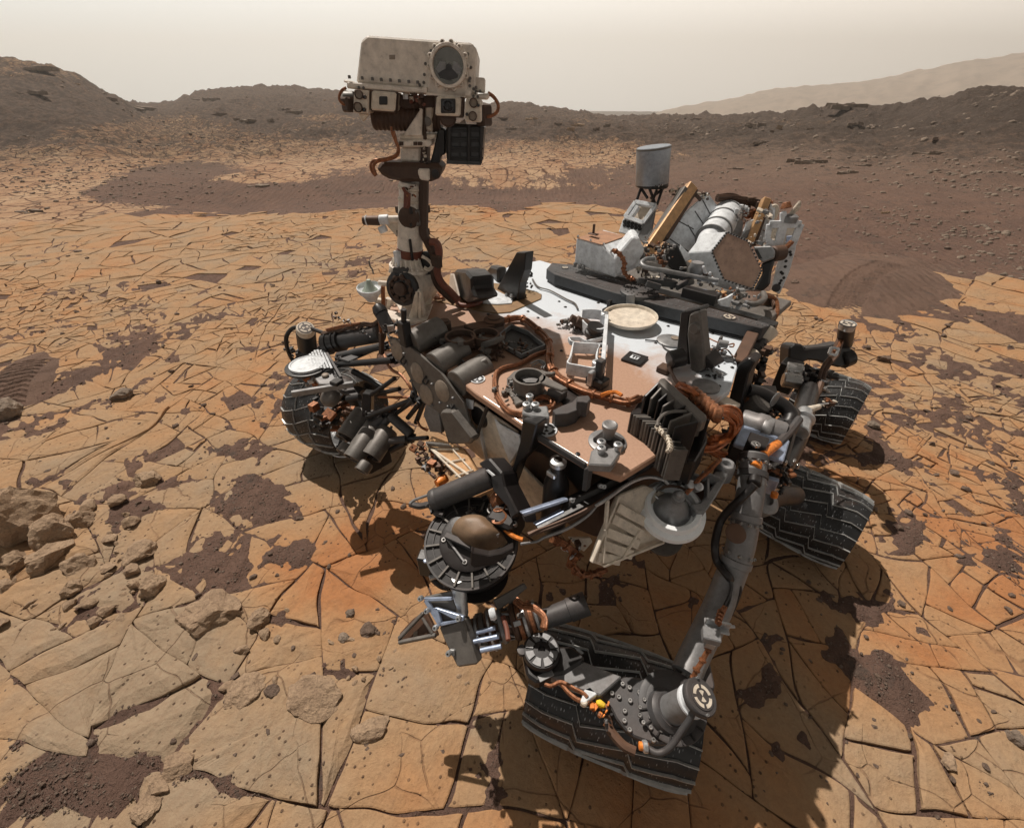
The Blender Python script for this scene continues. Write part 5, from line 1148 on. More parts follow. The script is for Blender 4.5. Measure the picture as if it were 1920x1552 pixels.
for _ in range(14): bmesh.ops.smooth_vert(bm, verts=[v for v in bm.verts if not v.is_boundary], factor=.5, use_axis_x=True, use_axis_y=True, use_axis_z=True)
M['amber'] = metal('dusty_brown_cover', (0.17, 0.115, 0.07), 0.5, 0.0, 0.15, .4, .35, 14)
finish(bm, 'dome_cover', 'amber', drum, smooth=True)
strut('cover_frame', dpt(430, 1165) + dn * .03, dpt(640, 1260) + dn * .03, .02, .03, 'grey', drum, up=dn); strut('cover_frame', dpt(430, 1175) + dn * .02, dpt(575, 1370) + dn * .02, .008, .012, 'lgrey', drum, up=dn); face('cover_lip', 7, [(615, 1260), (640, 1275), (760, 1300), (860, 1280), (960, 1230), (960, 1270), (800, 1380), (640, 1400), (612, 1380)], PL(dc + Vector((0, -.12, .06)), Vector((0, -1, .35))), .03, 'black', drum)
rod('glass_tube', dpt(840, 1170) + dn * .06, dpt(830, 1215) + dn * .03, .010, 'silver', drum)
bolts('drum_bolts', [dpt(405, 1187) + dn * .006, dpt(575, 1365) + dn * .006, dpt(980, 1095) + dn * .05], dn, .010, .014, 'steel', drum)
tube('orange_lead', [dpt(900, 1130) + dn * .05, dpt(960, 1180) + dn * .05, dpt(1010, 1205) + dn * .05, dpt(1045, 1215) + dn * .05], .008, 'orange', root)
clutter('drum_latches', zp(7, 720, 990, .78), (.03, .07, .01), 14, ['black', 'steel', 'grey'], root, 58, (.008, .02))
boxr('side_latch', zp(7, 265, 1360, .60), .05, .06, .10, 'black', root, .006, yaw=.6); top('side_latch_top', 7, [(225, 1335), (270, 1310), (290, 1345), (240, 1355)], .66, .01, 'blued', root)
rod('side_pin', zp(7, 280, 1475, .56), zp(7, 350, 1460, .56), .012, 'silver', root); rod('side_pin', zp(7, 500, 1490, .56), zp(7, 530, 1500, .57), .014, 'silver', root); tube('side_bracket', [zp(7, a, b, .54) for a, b in ((290, 1440), (320, 1500), (380, 1545), (440, 1560))], .012, 'black', root)
# ------------------------------------------------------------ lower tool cluster
tz2 = .55
tpl = PL(zp(8, 480, 750, .60), Vector((-.35, -.75, .75)))
ck = face('tool_shroud', 8, [(440, 755), (640, 690), (755, 1060), (590, 1085), (530, 960), (490, 880)], tpl, .05, 'taupe', root, .006); tag(ck, 'dark grey curved tool shroud hanging below the drum')
face('shroud_side', 8, [(315, 515), (545, 465), (600, 660), (640, 690), (440, 755)], PL(tpl.o + tpl.n * -.01, tpl.n), .02, 'taupe', ck)
for L_ in ([(318, 545), (350, 540), (470, 745), (440, 752)], [(320, 520), (540, 515), (545, 540), (330, 548)], [(395, 605), (420, 600), (640, 670), (640, 695), (560, 690)], [(440, 725), (600, 695), (640, 690), (640, 705), (450, 750)], [(395, 605), (430, 600), (460, 720), (440, 735)]):
    face('shroud_frame', 8, L_, PL(tpl.o + tpl.n * .012, tpl.n), .014, 'blued', ck, .001)
bolts('shroud_bolts', [tpl(8, a, b) + tpl.n * .016 for a, b in ((320, 512), (370, 612), (440, 745), (625, 672), (545, 950))], tpl.n, .009, .012, 'silver', ck); face('shroud_tab', 8, [(525, 935), (570, 940), (565, 1000), (540, 990)], PL(tpl.o + tpl.n * .01, tpl.n), .02, 'lgrey', ck)
rod('polished_tube', zp(8, 600, 400, .68), zp(8, 620, 650, .60), .026, 'silver', root, cap=.05, seg=32); lathe('tube_joint', zp(8, 600, 385, .69), Vector((0, 0, 1)), [(.02, -.02), (.026, 0), (.02, .02)], 'silver', root); rod('tube_pin', zp(8, 590, 675, .57), zp(8, 680, 660, .57), .014, 'silver', root)
tb = PL(zp(8, 250, 780, .5), Vector((-.3, -.6, .7)))
face('tool_plate', 8, [(105, 870), (130, 800), (230, 690), (330, 620), (420, 800), (430, 830), (130, 890)], PL(tb.o - tb.n * .02, tb.n), .02, 'brown', root, .003)
strut('plate_edge', tb(8, 120, 850), tb(8, 320, 640), .012, .012, 'taupe', root); strut('plate_edge', tb(8, 120, 880), tb(8, 420, 820), .012, .014, 'taupe', root); strut('plate_edge', tb(8, 310, 680), tb(8, 390, 810), .010, .012, 'taupe', root)
face('plate_panel', 8, [(240, 790), (270, 788), (268, 830), (235, 832)], PL(tb.o + tb.n * -.016, tb.n), .002, 'tandisk', root, 0)
# drill body running to the right
ta = zp(8, 640, 850, .50); tc = zp(8, 1280, 640, .56); td = (tc - ta).normalized(); TL = (tc - ta).length
q_ = wpx(1, ta); lathe('tool_barrel', ta, td, [(q_ * 26, 0), (q_ * 29, .01), (q_ * 29, TL * .30), (q_ * 35, TL * .33), (q_ * 35, TL * .40), (q_ * 24, TL * .42), (q_ * 24, TL * .60), (q_ * 31, TL * .62), (q_ * 31, TL * .80), (q_ * 27, TL * .83), (q_ * 22, TL * .97), (q_ * 12, TL)], 'brown', root, 36)
lathe('barrel_collar', ta + td * TL * .46, td, [(.05, 0), (.056, .004), (.056, .014), (.05, .018)], 'lgrey', root, 36)
for a, b, c, d in ((700, 880, 930, 830), (780, 945, 950, 910), (750, 800, 900, 760)): rod('barrel_rod', zp(8, a, b, .57), zp(8, c, d, .59), .008, 'blued', root)
for t in range(8):
    an = 6.28 * t / 8; _, u, v_ = frame_of(td); rod('lattice_bar', ta + td * TL * .42 + (u * math.cos(an) + v_ * math.sin(an)) * .047, ta + td * TL * .62 + (u * math.cos(an + .7) + v_ * math.sin(an + .7)) * .050, .004, 'lgrey', root)
for k_, (t_, r_, w_, m_) in enumerate(((.05, 30, .010, 'lgrey'), (.12, 27, .020, 'lgrey'), (.20, 31, .008, 'silver'), (.27, 30, .014, 'taupe'), (.36, 36, .006, 'silver'), (.50, 25, .008, 'lgrey'), (.66, 32, .010, 'brown'), (.72, 33, .012, 'copper'), (.78, 32, .008, 'silver'), (.86, 28, .012, 'copper'), (.92, 26, .008, 'lgrey'))):
    lathe('barrel_ring', ta + td * TL * t_, td, [(q_ * (r_ - 1), -w_ / 2 - .002), (q_ * (r_ + 1.5), -w_ / 2), (q_ * (r_ + 1.5), w_ / 2), (q_ * (r_ - 1), w_ / 2 + .002)], m_, root, 36)
_, bu, bv = frame_of(td)
for k_ in range(14):
    an = random.Random(k_).uniform(0, 6.28); t_ = random.Random(k_ + 50).choice([.08, .16, .24, .69, .75, .89]); rr_ = q_ * (31 if t_ < .6 else 33); cpos = ta + td * TL * t_ + (bu * math.cos(an) + bv * math.sin(an)) * rr_
    bm = bmesh.new(); ou = (bu * math.cos(an) + bv * math.sin(an)); box_bm(bm, cpos, td * .012, ou * .006, td.cross(ou) * .008); finish(bm, 'barrel_block', ['silver', 'lgrey', 'taupe', 'lgrey'][k_ % 4], root, bev=.0015)
lathe('white_ring', zp(8, 880, 650, .66), td, [(.016, -.01), (.020, 0), (.016, .01)], 'white', root)
bundle('tool_harness', [zp(8, a, b, .66) for a, b in ((1060, 530), (1120, 580), (1200, 590), (1270, 640), (1300, 690), (1290, 760))], 5, .014, .006, 'copper', root, 63); tube('barrel_strap', [zp(8, a, b, .62) for a, b in ((960, 670), (990, 760), (1005, 860))], .008, 'rust', root)
rod('tool_cylinder', zp(8, 1290, 690, .55), zp(8, 1490, 620, .56), .032, 'grey', root, r1=.036, cap=.05, seg=32); rod('tool_cylinder', zp(8, 1490, 620, .56), zp(8, 1640, 560, .58), .039, 'grey', root, r1=.040, cap=.06, seg=32)
tube('cable_tie', [zp(8, a, b, .66) for a, b in ((1500, 520), (1540, 540), (1580, 520), (1560, 500))], .004, 'black', root)
face('tool_blade', 8, [(880, 540), (1130, 400), (1160, 440), (920, 630)], PL(zp(8, 1000, 520, .60), Vector((0, -.7, .7))), .01, 'taupe', root); rod('tool_bracket', zp(8, 1120, 420, .62), zp(8, 1010, 560, .58), .01, 'taupe', root)
lathe('support_cone', zp(8, 760, 430, .56), Up, [(.04, -.05), (.09, .06), (.11, .08)], 'black', root, 36)
# ------------------------------------------------------------ black front arm box with striped forks
def zb(x, y, dz=0): X, Y_ = z1(7, x, y); return P(X, Y_, .97 + (X - 1060) / 245 * .09 + dz)
class FB:
    n = Vector((.3, -.8, .55)).normalized(); o = zb(1500, 820)
fb = PL(zb(1640, 740), (zb(2330, 400) - zb(1420, 850)).cross(Vector((-.25, .55, .8))))
if fb.n.dot(EYE - fb.o) < 0: fb.n = -fb.n
face('front_beam', 7, [(1385, 975), (1420, 850), (1640, 745), (1880, 610), (2330, 365), (2420, 300), (2440, 340), (2330, 450), (1900, 700), (1640, 870)], fb, .05, 'black', root, .004)
stripe = []
def fork(L_, nm):
    o = face('arm_fork', 7, L_, PL(fb.o + fb.n * .01, fb.n), .03, 'blued', root, .002); return o
fork([(1025, 955), (1400, 835), (1405, 860), (1045, 978)], 'a'); fork([(1135, 1050), (1370, 935), (1375, 965), (1170, 1080)], 'b')
face('fork_web', 7, [(1045, 980), (1400, 870), (1390, 880), (1300, 900), (1140, 960), (1150, 1030), (1060, 1030)], PL(fb.o - fb.n * .03, fb.n), .03, 'black', root); strut('lower_rail', PL(fb.o + fb.n * .005, fb.n)(7, 1150, 1085), PL(fb.o + fb.n * .005, fb.n)(7, 1900, 715), .02, .02, 'black', root)
bolts('beam_bolts', [PL(fb.o + fb.n * .004, fb.n)(7, a, b) for a, b in ((1430, 852), (1660, 735), (1685, 740), (1345, 1010), (1180, 1085))], fb.n, .008, .010, 'silver', root)
bundle('beam_harness', [PL(fb.o + fb.n * .025, fb.n)(7, a, b) for a, b in ((1080, 1130), (1160, 1100), (1300, 1050), (1500, 960), (1640, 880), (1780, 790), (1890, 730))], 4, .008, .0045, 'brown', root, 64); bundle('beam_harness', [PL(fb.o + fb.n * .02, fb.n)(7, a, b) for a, b in ((1020, 1210), (1150, 1190), (1220, 1150), (1400, 1080), (1560, 980), (1640, 890))], 2, .006, .004, 'lgrey', root, 65)
tube('steel_pipe', [PL(fb.o + fb.n * .03, fb.n)(9, a, b) for a, b in ((500, 640), (600, 580), (720, 490), (830, 430), (940, 405), (1050, 430), (1090, 460))], .006, 'silver', root)
# copper harness hanging under it
bundle('hanging_harness', [zp(9, a, b, z) for a, b, z in ((150, 910, .78), (250, 950, .74), (340, 1040, .70), (300, 1090, .66), (340, 1160, .62), (420, 1195, .60), (520, 1180, .60), (590, 1150, .62))], 8, .020, .006, 'copper', root, 66, tie=5)
clutter('hanging_connectors', zp(9, 330, 990, .72), (.03, .05, .02), 14, ['copper', 'brown', 'silver'], root, 67, (.008, .018))
# ------------------------------------------------------------ cream ribbed underside panel
rp = PL(zp(9, 800, 850, .86), Vector((.35, -.75, .55)))
rpp = face('ribbed_panel', 9, [(690, 550), (900, 470), (1260, 600), (1290, 860), (1020, 950), (560, 1125), (470, 1095), (540, 900)], rp, .02, 'cream', root, .004); tag(rpp, 'cream ribbed panel on the underside of the front corner')
for a, b, c, d in ((640, 740, 880, 870), (590, 850, 850, 950), (560, 950, 800, 1035), (520, 1050, 700, 1080), (680, 650, 900, 770)): strut('panel_step', PL(rp.o + rp.n * .012, rp.n)(9, a, b), PL(rp.o + rp.n * .012, rp.n)(9, c, d), .03, .012, 'cream', rpp, .002, up=rp.n)
for a, b, c, d in ((690, 560, 470, 1095), (860, 830, 720, 1060), (560, 1125, 1050, 930), (600, 590, 560, 1100)): strut('panel_edge', PL(rp.o + rp.n * .016, rp.n)(9, a, b), PL(rp.o + rp.n * .016, rp.n)(9, c, d), .008, .016, 'cream', rpp, up=rp.n)
face('white_corner_panel', 9, [(280, 895), (460, 895), (480, 930), (410, 1010), (340, 960)], PL(zp(9, 380, 940, .62), Vector((0, -.8, .6))), .02, 'cream', root)
# white bell housing with cone antenna
wc = zp(9, 1135, 640, .93); wn = Vector((-.05, -.28, 1)).normalized()
K = wpx(.88, wc); bell = lathe('bell_housing', wc - wn * K * 38, wn, [(K * 50, -K * 10), (K * 66, 0), (K * 72, K * 10), (K * 70, K * 22), (K * 60, K * 26), (K * 58, K * 38), (K * 56, K * 40), (K * 47, K * 40), (K * 45, K * 24), (K * 20, K * 20), (.0, K * 20)], 'brightwhite', root, 56, caps=False); tag(bell, 'white ring housing holding a silver cone near the front left corner')
lathe('cone_antenna', wc - wn * K * 18, wn, [(K * 42, 0), (K * 36, K * 8), (K * 30, K * 20), (K * 19, K * 34), (K * 12, K * 44), (K * 11, K * 58), (K * 8, K * 62), (K * 8, K * 74), (K * 4, K * 78)], 'lgrey', root, 40)
for i in range(3): lathe('cone_ring', wc + wn * K * (28 + i * 7), wn, [(K * 10, 0), (K * 13, K * 1), (K * 13, K * 3), (K * 10, K * 4)], 'lgrey', bell)
bundle('cone_leads', [zp(9, a, b, z) for a, b, z in ((980, 540, .93), (1010, 500, .95), (1100, 480, .97), (1180, 490, .98), (1230, 520, .99))], 3, .006, .0035, 'brown', root, 68); bundle('cone_leads', [zp(9, a, b, z) for a, b, z in ((985, 560, .93), (1040, 610, .92), (1120, 640, .92), (1220, 660, .92), (1230, 600, .95), (1200, 560, .98))], 3, .006, .0028, 'steel', root, 69)
bundle('orange_lead', [zp(9, a, b, z) for a, b, z in ((1230, 540, .98), (1330, 430, 1.02), (1400, 370, 1.05), (1460, 310, 1.08), (1510, 260, 1.1))], 4, .008, .005, 'copper', root, 70); tube('orange_lead', [zp(9, a, b, z) for a, b, z in ((1400, 365, 1.05), (1450, 310, 1.07), (1515, 258, 1.09))], .006, 'orange', root)
for a, b in ((1265, 470), (1330, 490)): lathe('silver_connector', zp(9, a, b, 1.0), Vector((0, -.5, 1)), [(.010, -.02), (.014, 0), (.014, .01), (.008, .014)], 'silver', root)
# light grey bracket holding the bell
g1 = PL(wc + Up * .02, Vector((-.05, -.3, 1)))
face('bell_bracket', 9, [(1530, 300), (1590, 320), (1570, 400), (1480, 560), (1390, 690), (1320, 690), (1270, 620), (1350, 610), (1430, 500), (1500, 400), (1515, 330)], g1, .05, 'lgrey', root, .004)
face('bell_bracket', 9, [(1220, 330), (1350, 385), (1340, 400), (1240, 365), (1190, 400), (1110, 450), (1000, 500), (1000, 480)], g1, .04, 'lgrey', root, .003); strut('bracket_rib', g1(9, 1350, 390), g1(9, 1490, 440), .008, .04, 'lgrey', root); strut('bracket_rib', g1(9, 1400, 440), g1(9, 1400, 590), .008, .04, 'lgrey', root); strut('bracket_rib', g1(9, 1180, 420), g1(9, 1180, 480), .008, .04, 'lgrey', root)
face('bracket_back', 9, [(1240, 370), (1340, 400), (1500, 440), (1420, 590), (1350, 610), (1270, 560)], PL(g1.o - Up * .05, g1.n), .01, 'brown', root)
lathe('bracket_boss', g1(9, 1560, 305), Up, [(.030, -.06), (.030, .0), (.026, .006), (.014, .006), (.010, -.01)], 'lgrey', root, 28); lathe('bracket_boss', g1(9, 1500, 400), Up, [(.016, -.02), (.016, .006), (.008, .008)], 'lgrey', root)
lathe('bell_foot', zp(9, 1040, 890, .70), wn, [(.05, -.02), (.07, 0), (.07, .02)], 'taupe', root); boxr('bell_label', zp(9, 1010, 905, .69), .03, .04, .03, 'white', root, .003)
# ------------------------------------------------------------ near side rocker arm
def bandrod(name, pts, rad, m, seg=32):
    bm = bmesh.new(); tube_bm(bm, pts, rad, seg); return finish(bm, name, m, root, smooth=True)
M['tubegrey'] = metal('grey_tube_paint', (0.19, 0.195, 0.20), 0.48, 0.2, 0.10)
RK = [zp(11, 640, 60, .98), zp(11, 620, 330, .92), zp(11, 570, 620, .84), zp(11, 500, 950, .74), zp(11, 330, 1400, .60), (zp(12, 1400, 320, .52)), zp(12, 1330, 480, .50)]
RCc = catmull(RK, 6); rk = bandrod('rocker_tube', RCc, [wpx(23 + 5 * i / len(RCc), q) for i, q in enumerate(RCc)], 'tubegrey'); tag(rk, 'long grey tube running down to the front wheel nearest the viewer')
RC = catmull(RK, 6)
for i in (1, 4, 12, 19): lathe('tube_sleeve', RC[i], RC[i + 1] - RC[i], [(wpx(24 + .12 * i, RC[i]), -.012), (wpx(26 + .12 * i, RC[i]), -.010), (wpx(26 + .12 * i, RC[i]), .010), (wpx(24 + .12 * i, RC[i]), .012)], 'grey' if i < 6 else 'tubegrey', rk, 32)
for i, n in ((2, 6), (13, 6), (18, 4)):
    d, a, b = frame_of(RC[i + 1] - RC[i]); bolts('sleeve_bolts', [RC[i] + (a * math.cos(t) + b * math.sin(t)) * wpx(26.5, RC[i]) for t in [6.28 * k / (n * 2) for k in range(n * 2)]], Vector((.2, -.6, .8)), .006, .007, 'steel', rk)
lathe('amber_port', zp(11, 470, 770, .85), Vector((-.1, -.55, 1)), [(.028, 0), (.032, .008), (.027, .012), (.01, .013)], 'brown', root, 32)
tube('black_hose', [zp(11, a, b, z) for a, b, z in ((650, 330, .98), (600, 380, .96), (520, 460, .93), (430, 540, .88), (340, 660, .82), (300, 800, .78), (290, 900, .76), (310, 1020, .72), (400, 1140, .72), (430, 1180, .70))], .013, 'black', root, 10)
bundle('rocker_cables', [zp(11, a, b, z) for a, b, z in ((410, 1150, .72), (440, 1230, .70), (420, 1330, .68), (380, 1420, .66), (340, 1500, .64))], 4, .013, .0045, 'black', root, 71); bundle('rocker_cables', [zp(11, a, b, z) for a, b, z in ((470, 1170, .70), (500, 1280, .67), (470, 1400, .63), (420, 1500, .6))], 2, .012, .006, 'black', root, 72)
bundle('orange_sleeve', [zp(11, a, b, z) for a, b, z in ((380, 1420, .67), (355, 1480, .66), (330, 1540, .65), (310, 1590, .64))], 2, .006, .008, 'copper', root, 73)
# clamp with silver plates
qc = zp(12, 1550, 130, .68); boxr('cable_clamp', qc, .04, .07, .008, 'silver', root, .003, yaw=.5); boxr('cable_clamp', qc + Up * .015, .008, .07, .03, 'silver', root, .002, yaw=.5); boxr('cable_clamp', qc - Fv * -.04, .04, .05, .03, 'lgrey', root, .003, yaw=.5); rod('clamp_pin', zp(12, 1610, 130, .69), zp(12, 1680, 133, .69), .005, 'silver', root)
boxr('clamp_block', zp(12, 1500, 220, .64), .05, .03, .03, 'silver', root, .003, yaw=.4)
bundle('orange_sleeve', [zp(12, a, b, z) for a, b, z in ((1590, 0, .72), (1570, 60, .72), (1560, 120, .72))], 3, .007, .0045, 'copper', root, 74, tie=3)
bundle('copper_conduit', [zp(12, a, b, z) for a, b, z in ((1530, 190, .66), (1510, 260, .63), (1470, 330, .61), (1440, 390, .59), (1400, 450, .57), (1385, 500, .55), (1378, 545, .53))], 5, .008, .005, 'copper', root, 75, tie=8)
# bolted plate over the front wheel
fz = .475
fpl = PL(zp(12, 1000, 700, fz), Up + Vector((-.1, -.12, 0)))
fp = face('bolted_plate', 12, [(875, 485), (1010, 500), (1200, 520), (1240, 470), (1290, 370), (1500, 370), (1540, 560), (1480, 740), (1440, 850), (1330, 920), (1220, 975), (1100, 975), (960, 925), (900, 880), (830, 800), (790, 720), (710, 630)], fpl, .035, 'grey', root, .005); tag(fp, 'dark bolted plate over the front wheel nearest the viewer')
f2 = PL(fpl.o + fpl.n * .014, fpl.n)
hub_c = f2(12, 1230, 700)
lathe('plate_hub', hub_c - fpl.n * .008, fpl.n, [(.098, 0), (.098, .007), (.094, .009), (.076, .009), (.076, .012), (.070, .013)], 'grey', fp, 48)
for k in range(11): t = math.radians(95 + k * 22); d, a, b = frame_of(fpl.n); u = a * math.cos(t) + b * math.sin(t); strut('hub_rib', hub_c + u * .077, hub_c + u * .096, .004, .014, 'black', fp, 0, up=fpl.n)
lb = [(875, 538), (925, 563), (995, 598), (1083, 552), (1085, 612), (1185, 527), (1200, 570), (930, 658), (798, 605), (848, 632), (890, 733), (888, 803), (925, 868), (1098, 942), (1210, 942), (1322, 908), (1408, 852), (1377, 423), (1350, 492), (1318, 468), (1290, 425)]
bolts('plate_bolts', [f2(12, a, b) - fpl.n * .012 for a, b in lb], fpl.n, .0075, .007, 'steel', fp)
lb2 = [(1030, 660), (998, 716), (996, 772), (1022, 824), (1075, 860), (1150, 880), (1235, 880), (1095, 685), (1072, 735), (1072, 785), (1097, 820), (1210, 840), (1285, 835), (1190, 632), (1110, 748), (1200, 820)]
bolts('hub_bolts', [f2(12, a, b) + fpl.n * .002 for a, b in lb2], fpl.n, .0065, .006, 'steel', fp)
sA = zp(12, 1210, 735, .50); sB = zp(12, 1440, 635, .645); sD = (sB - sA).normalized()
rod('steering_actuator', sA, sA.lerp(sB, .72), .040, 'tubegrey', root, cap=.1, seg=40); lathe('actuator_band', sA.lerp(sB, .66), sD, [(.040, 0), (.043, .003), (.043, .010), (.038, .012), (.038, .038), (.040, .04)], 'white', root, 40)
lathe('actuator_cap', sA.lerp(sB, .86), sD, [(.044, 0), (.048, .005), (.048, .020), (.045, .024)], 'grey', root, 44); ce = sA.lerp(sB, .86) + sD * .025
target(ce, sD, .034, root, ring='dark'); bolts('cap_bolts', [ce + frame_of(sD)[1] * .044, ce - frame_of(sD)[1] * .044], sD, .004, .005, 'lgrey', root)
lathe('actuator_skirt', sA, sD, [(.062, -.02), (.058, 0), (.050, .006), (.046, .014)], 'grey', root, 40)
tube('black_hose', [zp(12, a, b, z) for a, b, z in ((1380, 740, .62), (1355, 800, .60), (1300, 880, .57), (1240, 970, .54), (1180, 1025, .52), (1120, 1040, .51), (1060, 1010, .50))], .009, 'grey', root, 10); rod('hose_end', zp(12, 1060, 995, .50), zp(12, 990, 990, .50), .011, 'orange', root); lathe('hose_nut', zp(12, 1055, 995, .505), Vector((-1, 0, 0)), [(.013, 0), (.016, .003), (.016, .012), (.013, .015)], 'silver', root)
# flat bar to the slotted disc
ar = top('side_bar', 12, [(450, 470), (590, 380), (870, 490), (715, 625), (480, 560), (330, 480)], .50, .035, 'tubegrey', root, .004)
top('bar_root', 12, [(150, 310), (230, 240), (420, 270), (510, 270), (600, 340), (590, 385), (450, 470), (330, 490), (260, 540), (180, 480)], .51, .05, 'black', root, .008)
dc2 = zp(12, 290, 305, .535); pd = lathe('pivot_disc', dc2, Up, [(.058, -.02), (.060, 0), (.056, .006), (.012, .006), (.010, .0)], 'black', root, 44)
bm = bmesh.new(); d, a, b = frame_of(Up)
for k in range(8):
    for j in range(5):
        t0 = 6.28318 * k / 8 + .12 + j * .11; t1 = t0 + .11; q = [dc2 + Up * z_ + (a * math.cos(t) + b * math.sin(t)) * r for z_ in (.006, .010) for t, r in ((t0, .028), (t1, .028), (t1, .052), (t0, .052))]; v = [bm.verts.new(x) for x in q]
        for f in ((4, 5, 6, 7), (0, 1, 5, 4), (2, 3, 7, 6), (0, 4, 7, 3), (1, 2, 6, 5)): bm.faces.new([v[i] for i in f])
finish(bm, 'disc_sectors', 'lgrey', pd); lathe('disc_lug', zp(12, 150, 300, .535), Up, [(.016, -.01), (.016, .004), (.008, .005)], 'grey', root); boxr('bar_label', zp(12, 320, 485, .512), .02, .05, .004, 'lgrey', root, .001, yaw=1.2)
bundle('orange_wire', [zp(12, a, b, .50) for a, b in ((310, 550), (360, 560), (420, 530), (470, 545), (530, 580), (590, 610), (620, 640))], 3, .006, .0055, 'copper', root, 76); bundle('orange_wire', [zp(12, a, b, .49) for a, b in ((430, 540), (480, 600), (540, 650), (590, 670), (630, 680))], 2, .005, .0055, 'copper', root, 77)
extr('white_wedge', [zp(12, a, b, .50) for a, b in ((600, 580), (640, 565), (690, 615), (600, 680), (570, 672))], (0, 0, -.03), 'white', root, .002); lathe('white_bung', zp(12, 595, 675, .49), Up, [(.011, -.01), (.011, .006), (.008, .009)], 'cream', root)
top('yellow_tag', 12, [(680, 660), (715, 650), (755, 685), (745, 710), (690, 690)], .49, .02, 'yellow', root, .003); clutter('orange_connectors', zp(12, 730, 730, .47), (.03, .035, .01), 18, ['orange', 'copper', 'black'], root, 78, (.006, .014)); rod('hose_clip', zp(12, 750, 800, .46), zp(12, 765, 880, .44), .006, 'lgrey', root)
tube('plate_gasket', [f2(12, a, b) - Up * .035 for a, b in ((780, 740), (790, 830), (840, 900), (900, 960), (980, 1000))], .014, 'brown', root)
# ------------------------------------------------------------ radiator fins and orange cable mass
rz = DZ + .12
fr = extr('fin_frame', [zp(5, a, b, z) for a, b, z in ((865, 735, DZ + .16), (900, 730, DZ + .16), (1250, 1040, DZ + .14), (1245, 1075, DZ + .14), (1200, 1095, DZ + .14), (850, 760, DZ + .16))], (0, 0, -.04), 'taupe', root, .004)
for i, (a, b, c, d) in enumerate(((850, 760, 730, 880), (880, 790, 780, 900), (940, 830, 840, 920), (1010, 880, 880, 960), (1070, 950, 900, 1020), (1120, 1010, 940, 1080), (1180, 1080, 980, 1130))):
    p0 = zp(5, a, b, DZ + .15); p1 = zp(5, c, d, DZ + .12); extr('cooling_fin', [p0, p1, p1 - Up * .13, p0 - Up * .16], (p0 - p1).cross(Up).normalized() * .008, 'taupe' if i % 2 else 'black', root, .002)
extr('fin_side', [zp(5, 1245, 1075, DZ + .13), zp(5, 865, 750, DZ + .15), zp(5, 865, 750, DZ + .15) - Up * .15, zp(5, 1245, 1075, DZ + .13) - Up * .35], Lv * .01, 'black', root)
n = 15
W0 = [(620, 1020), (670, 1050), (735, 1090), (790, 1140), (850, 1200), (910, 1260), (950, 1310)]
for i in range(n):
    t = i / (n - 1) * (len(W0) - 1.001); j = int(t); f_ = t - j; x = W0[j][0] * (1 - f_) + W0[j + 1][0] * f_; y = W0[j][1] * (1 - f_) + W0[j + 1][1] * f_
    p = zp(5, x, y, DZ + .075); extr('pleat', [p, p - Up * .12, p - Up * .12 + Lv * .035 - Fv * .03, p + Lv * .035 - Fv * .03], Lv * .006 + Fv * .004, 'taupe' if i % 3 else 'black', root, .001)
bundle('fin_lacing', [zp(5, a, b, DZ + .09) for a, b in ((830, 1130), (880, 1180), (930, 1240), (945, 1300), (920, 1340))], 5, .010, .003, 'cream', root, 79, tie=3); tube('fin_pipe', [zp(5, a, b, DZ + .14) for a, b in ((840, 1130), (850, 1080), (900, 1030), (980, 1010), (1080, 1010))], .005, 'taupe', root)
top('fin_base', 5, [(620, 1020), (720, 880), (865, 760), (1240, 1080), (1250, 1250), (1150, 1420), (960, 1340), (800, 1200)], DZ + .01, .10, 'black', root, .004)
clutter('fin_inside', zp(5, 1060, 1080, DZ + .06), (.05, .07, .03), 20, ['black', 'taupe'], root, 80, (.012, .03))
oc_ = [(1010, 800, .12), (1080, 830, .13), (1150, 880, .13), (1230, 950, .12), (1300, 1010, .10), (1400, 1010, .05), (1470, 1060, .0), (1480, 1140, -.05), (1430, 1220, -.08), (1340, 1260, -.08), (1250, 1270, -.05)]
for s in range(6):
    r_ = random.Random(s); sh_ = r_.uniform(-1, 1)
    bundle('orange_cables', [zp(5, a + sh_ * 18 * (1 + i * .12) + r_.uniform(-8, 8), b - sh_ * 16 + r_.uniform(-14, 14), DZ + z + r_.uniform(-.02, .02)) for i, (a, b, z) in enumerate(oc_)][s % 3:], 4, .024, .009, 'cableorange' if 'cableorange' in M else 'copper', root, 90 + s) if False else None
M['cable'] = metal('orange_kapton_cable', (0.36, 0.10, 0.025), 0.42, 0.25, 0.08, .4, .4, 60)
for s in range(7):
    r_ = random.Random(s); sh_ = -1 + 2 * s / 6
    bundle('orange_cables', [zp(5, a + sh_ * 26 * min(1.3, .3 + i * .14) + r_.uniform(-8, 8), b - sh_ * 34 * min(1.2, .3 + i * .12) + r_.uniform(-10, 10), DZ + z + r_.uniform(-.02, .02)) for i, (a, b, z) in enumerate(oc_)][s % 2:], 5, .016, .0055, 'cable', root, 90 + s)
for i in range(7): a, b = 1100 + i * 32, 860 + i * 28; lathe('cable_collar', zp(5, a, b, DZ + .13), Lv * .8 - Fv * .3, [(.02, 0), (.026, .006), (.026, .02), (.02, .026)], 'copper', root, 14)
bundle('orange_cables', [zp(5, a, b, z) for a, b, z in ((1200, 1250, 1.05), (1250, 1320, 1.0), (1330, 1360, .98), (1400, 1380, .97))], 5, .03, .007, 'cable', root, 99); bundle('orange_cables', [zp(5, a, b, z) for a, b, z in ((920, 640, DZ + .04), (960, 720, DZ + .06), (1000, 780, DZ + .08), (1060, 790, DZ + .10))], 4, .012, .004, 'brown', root, 98)
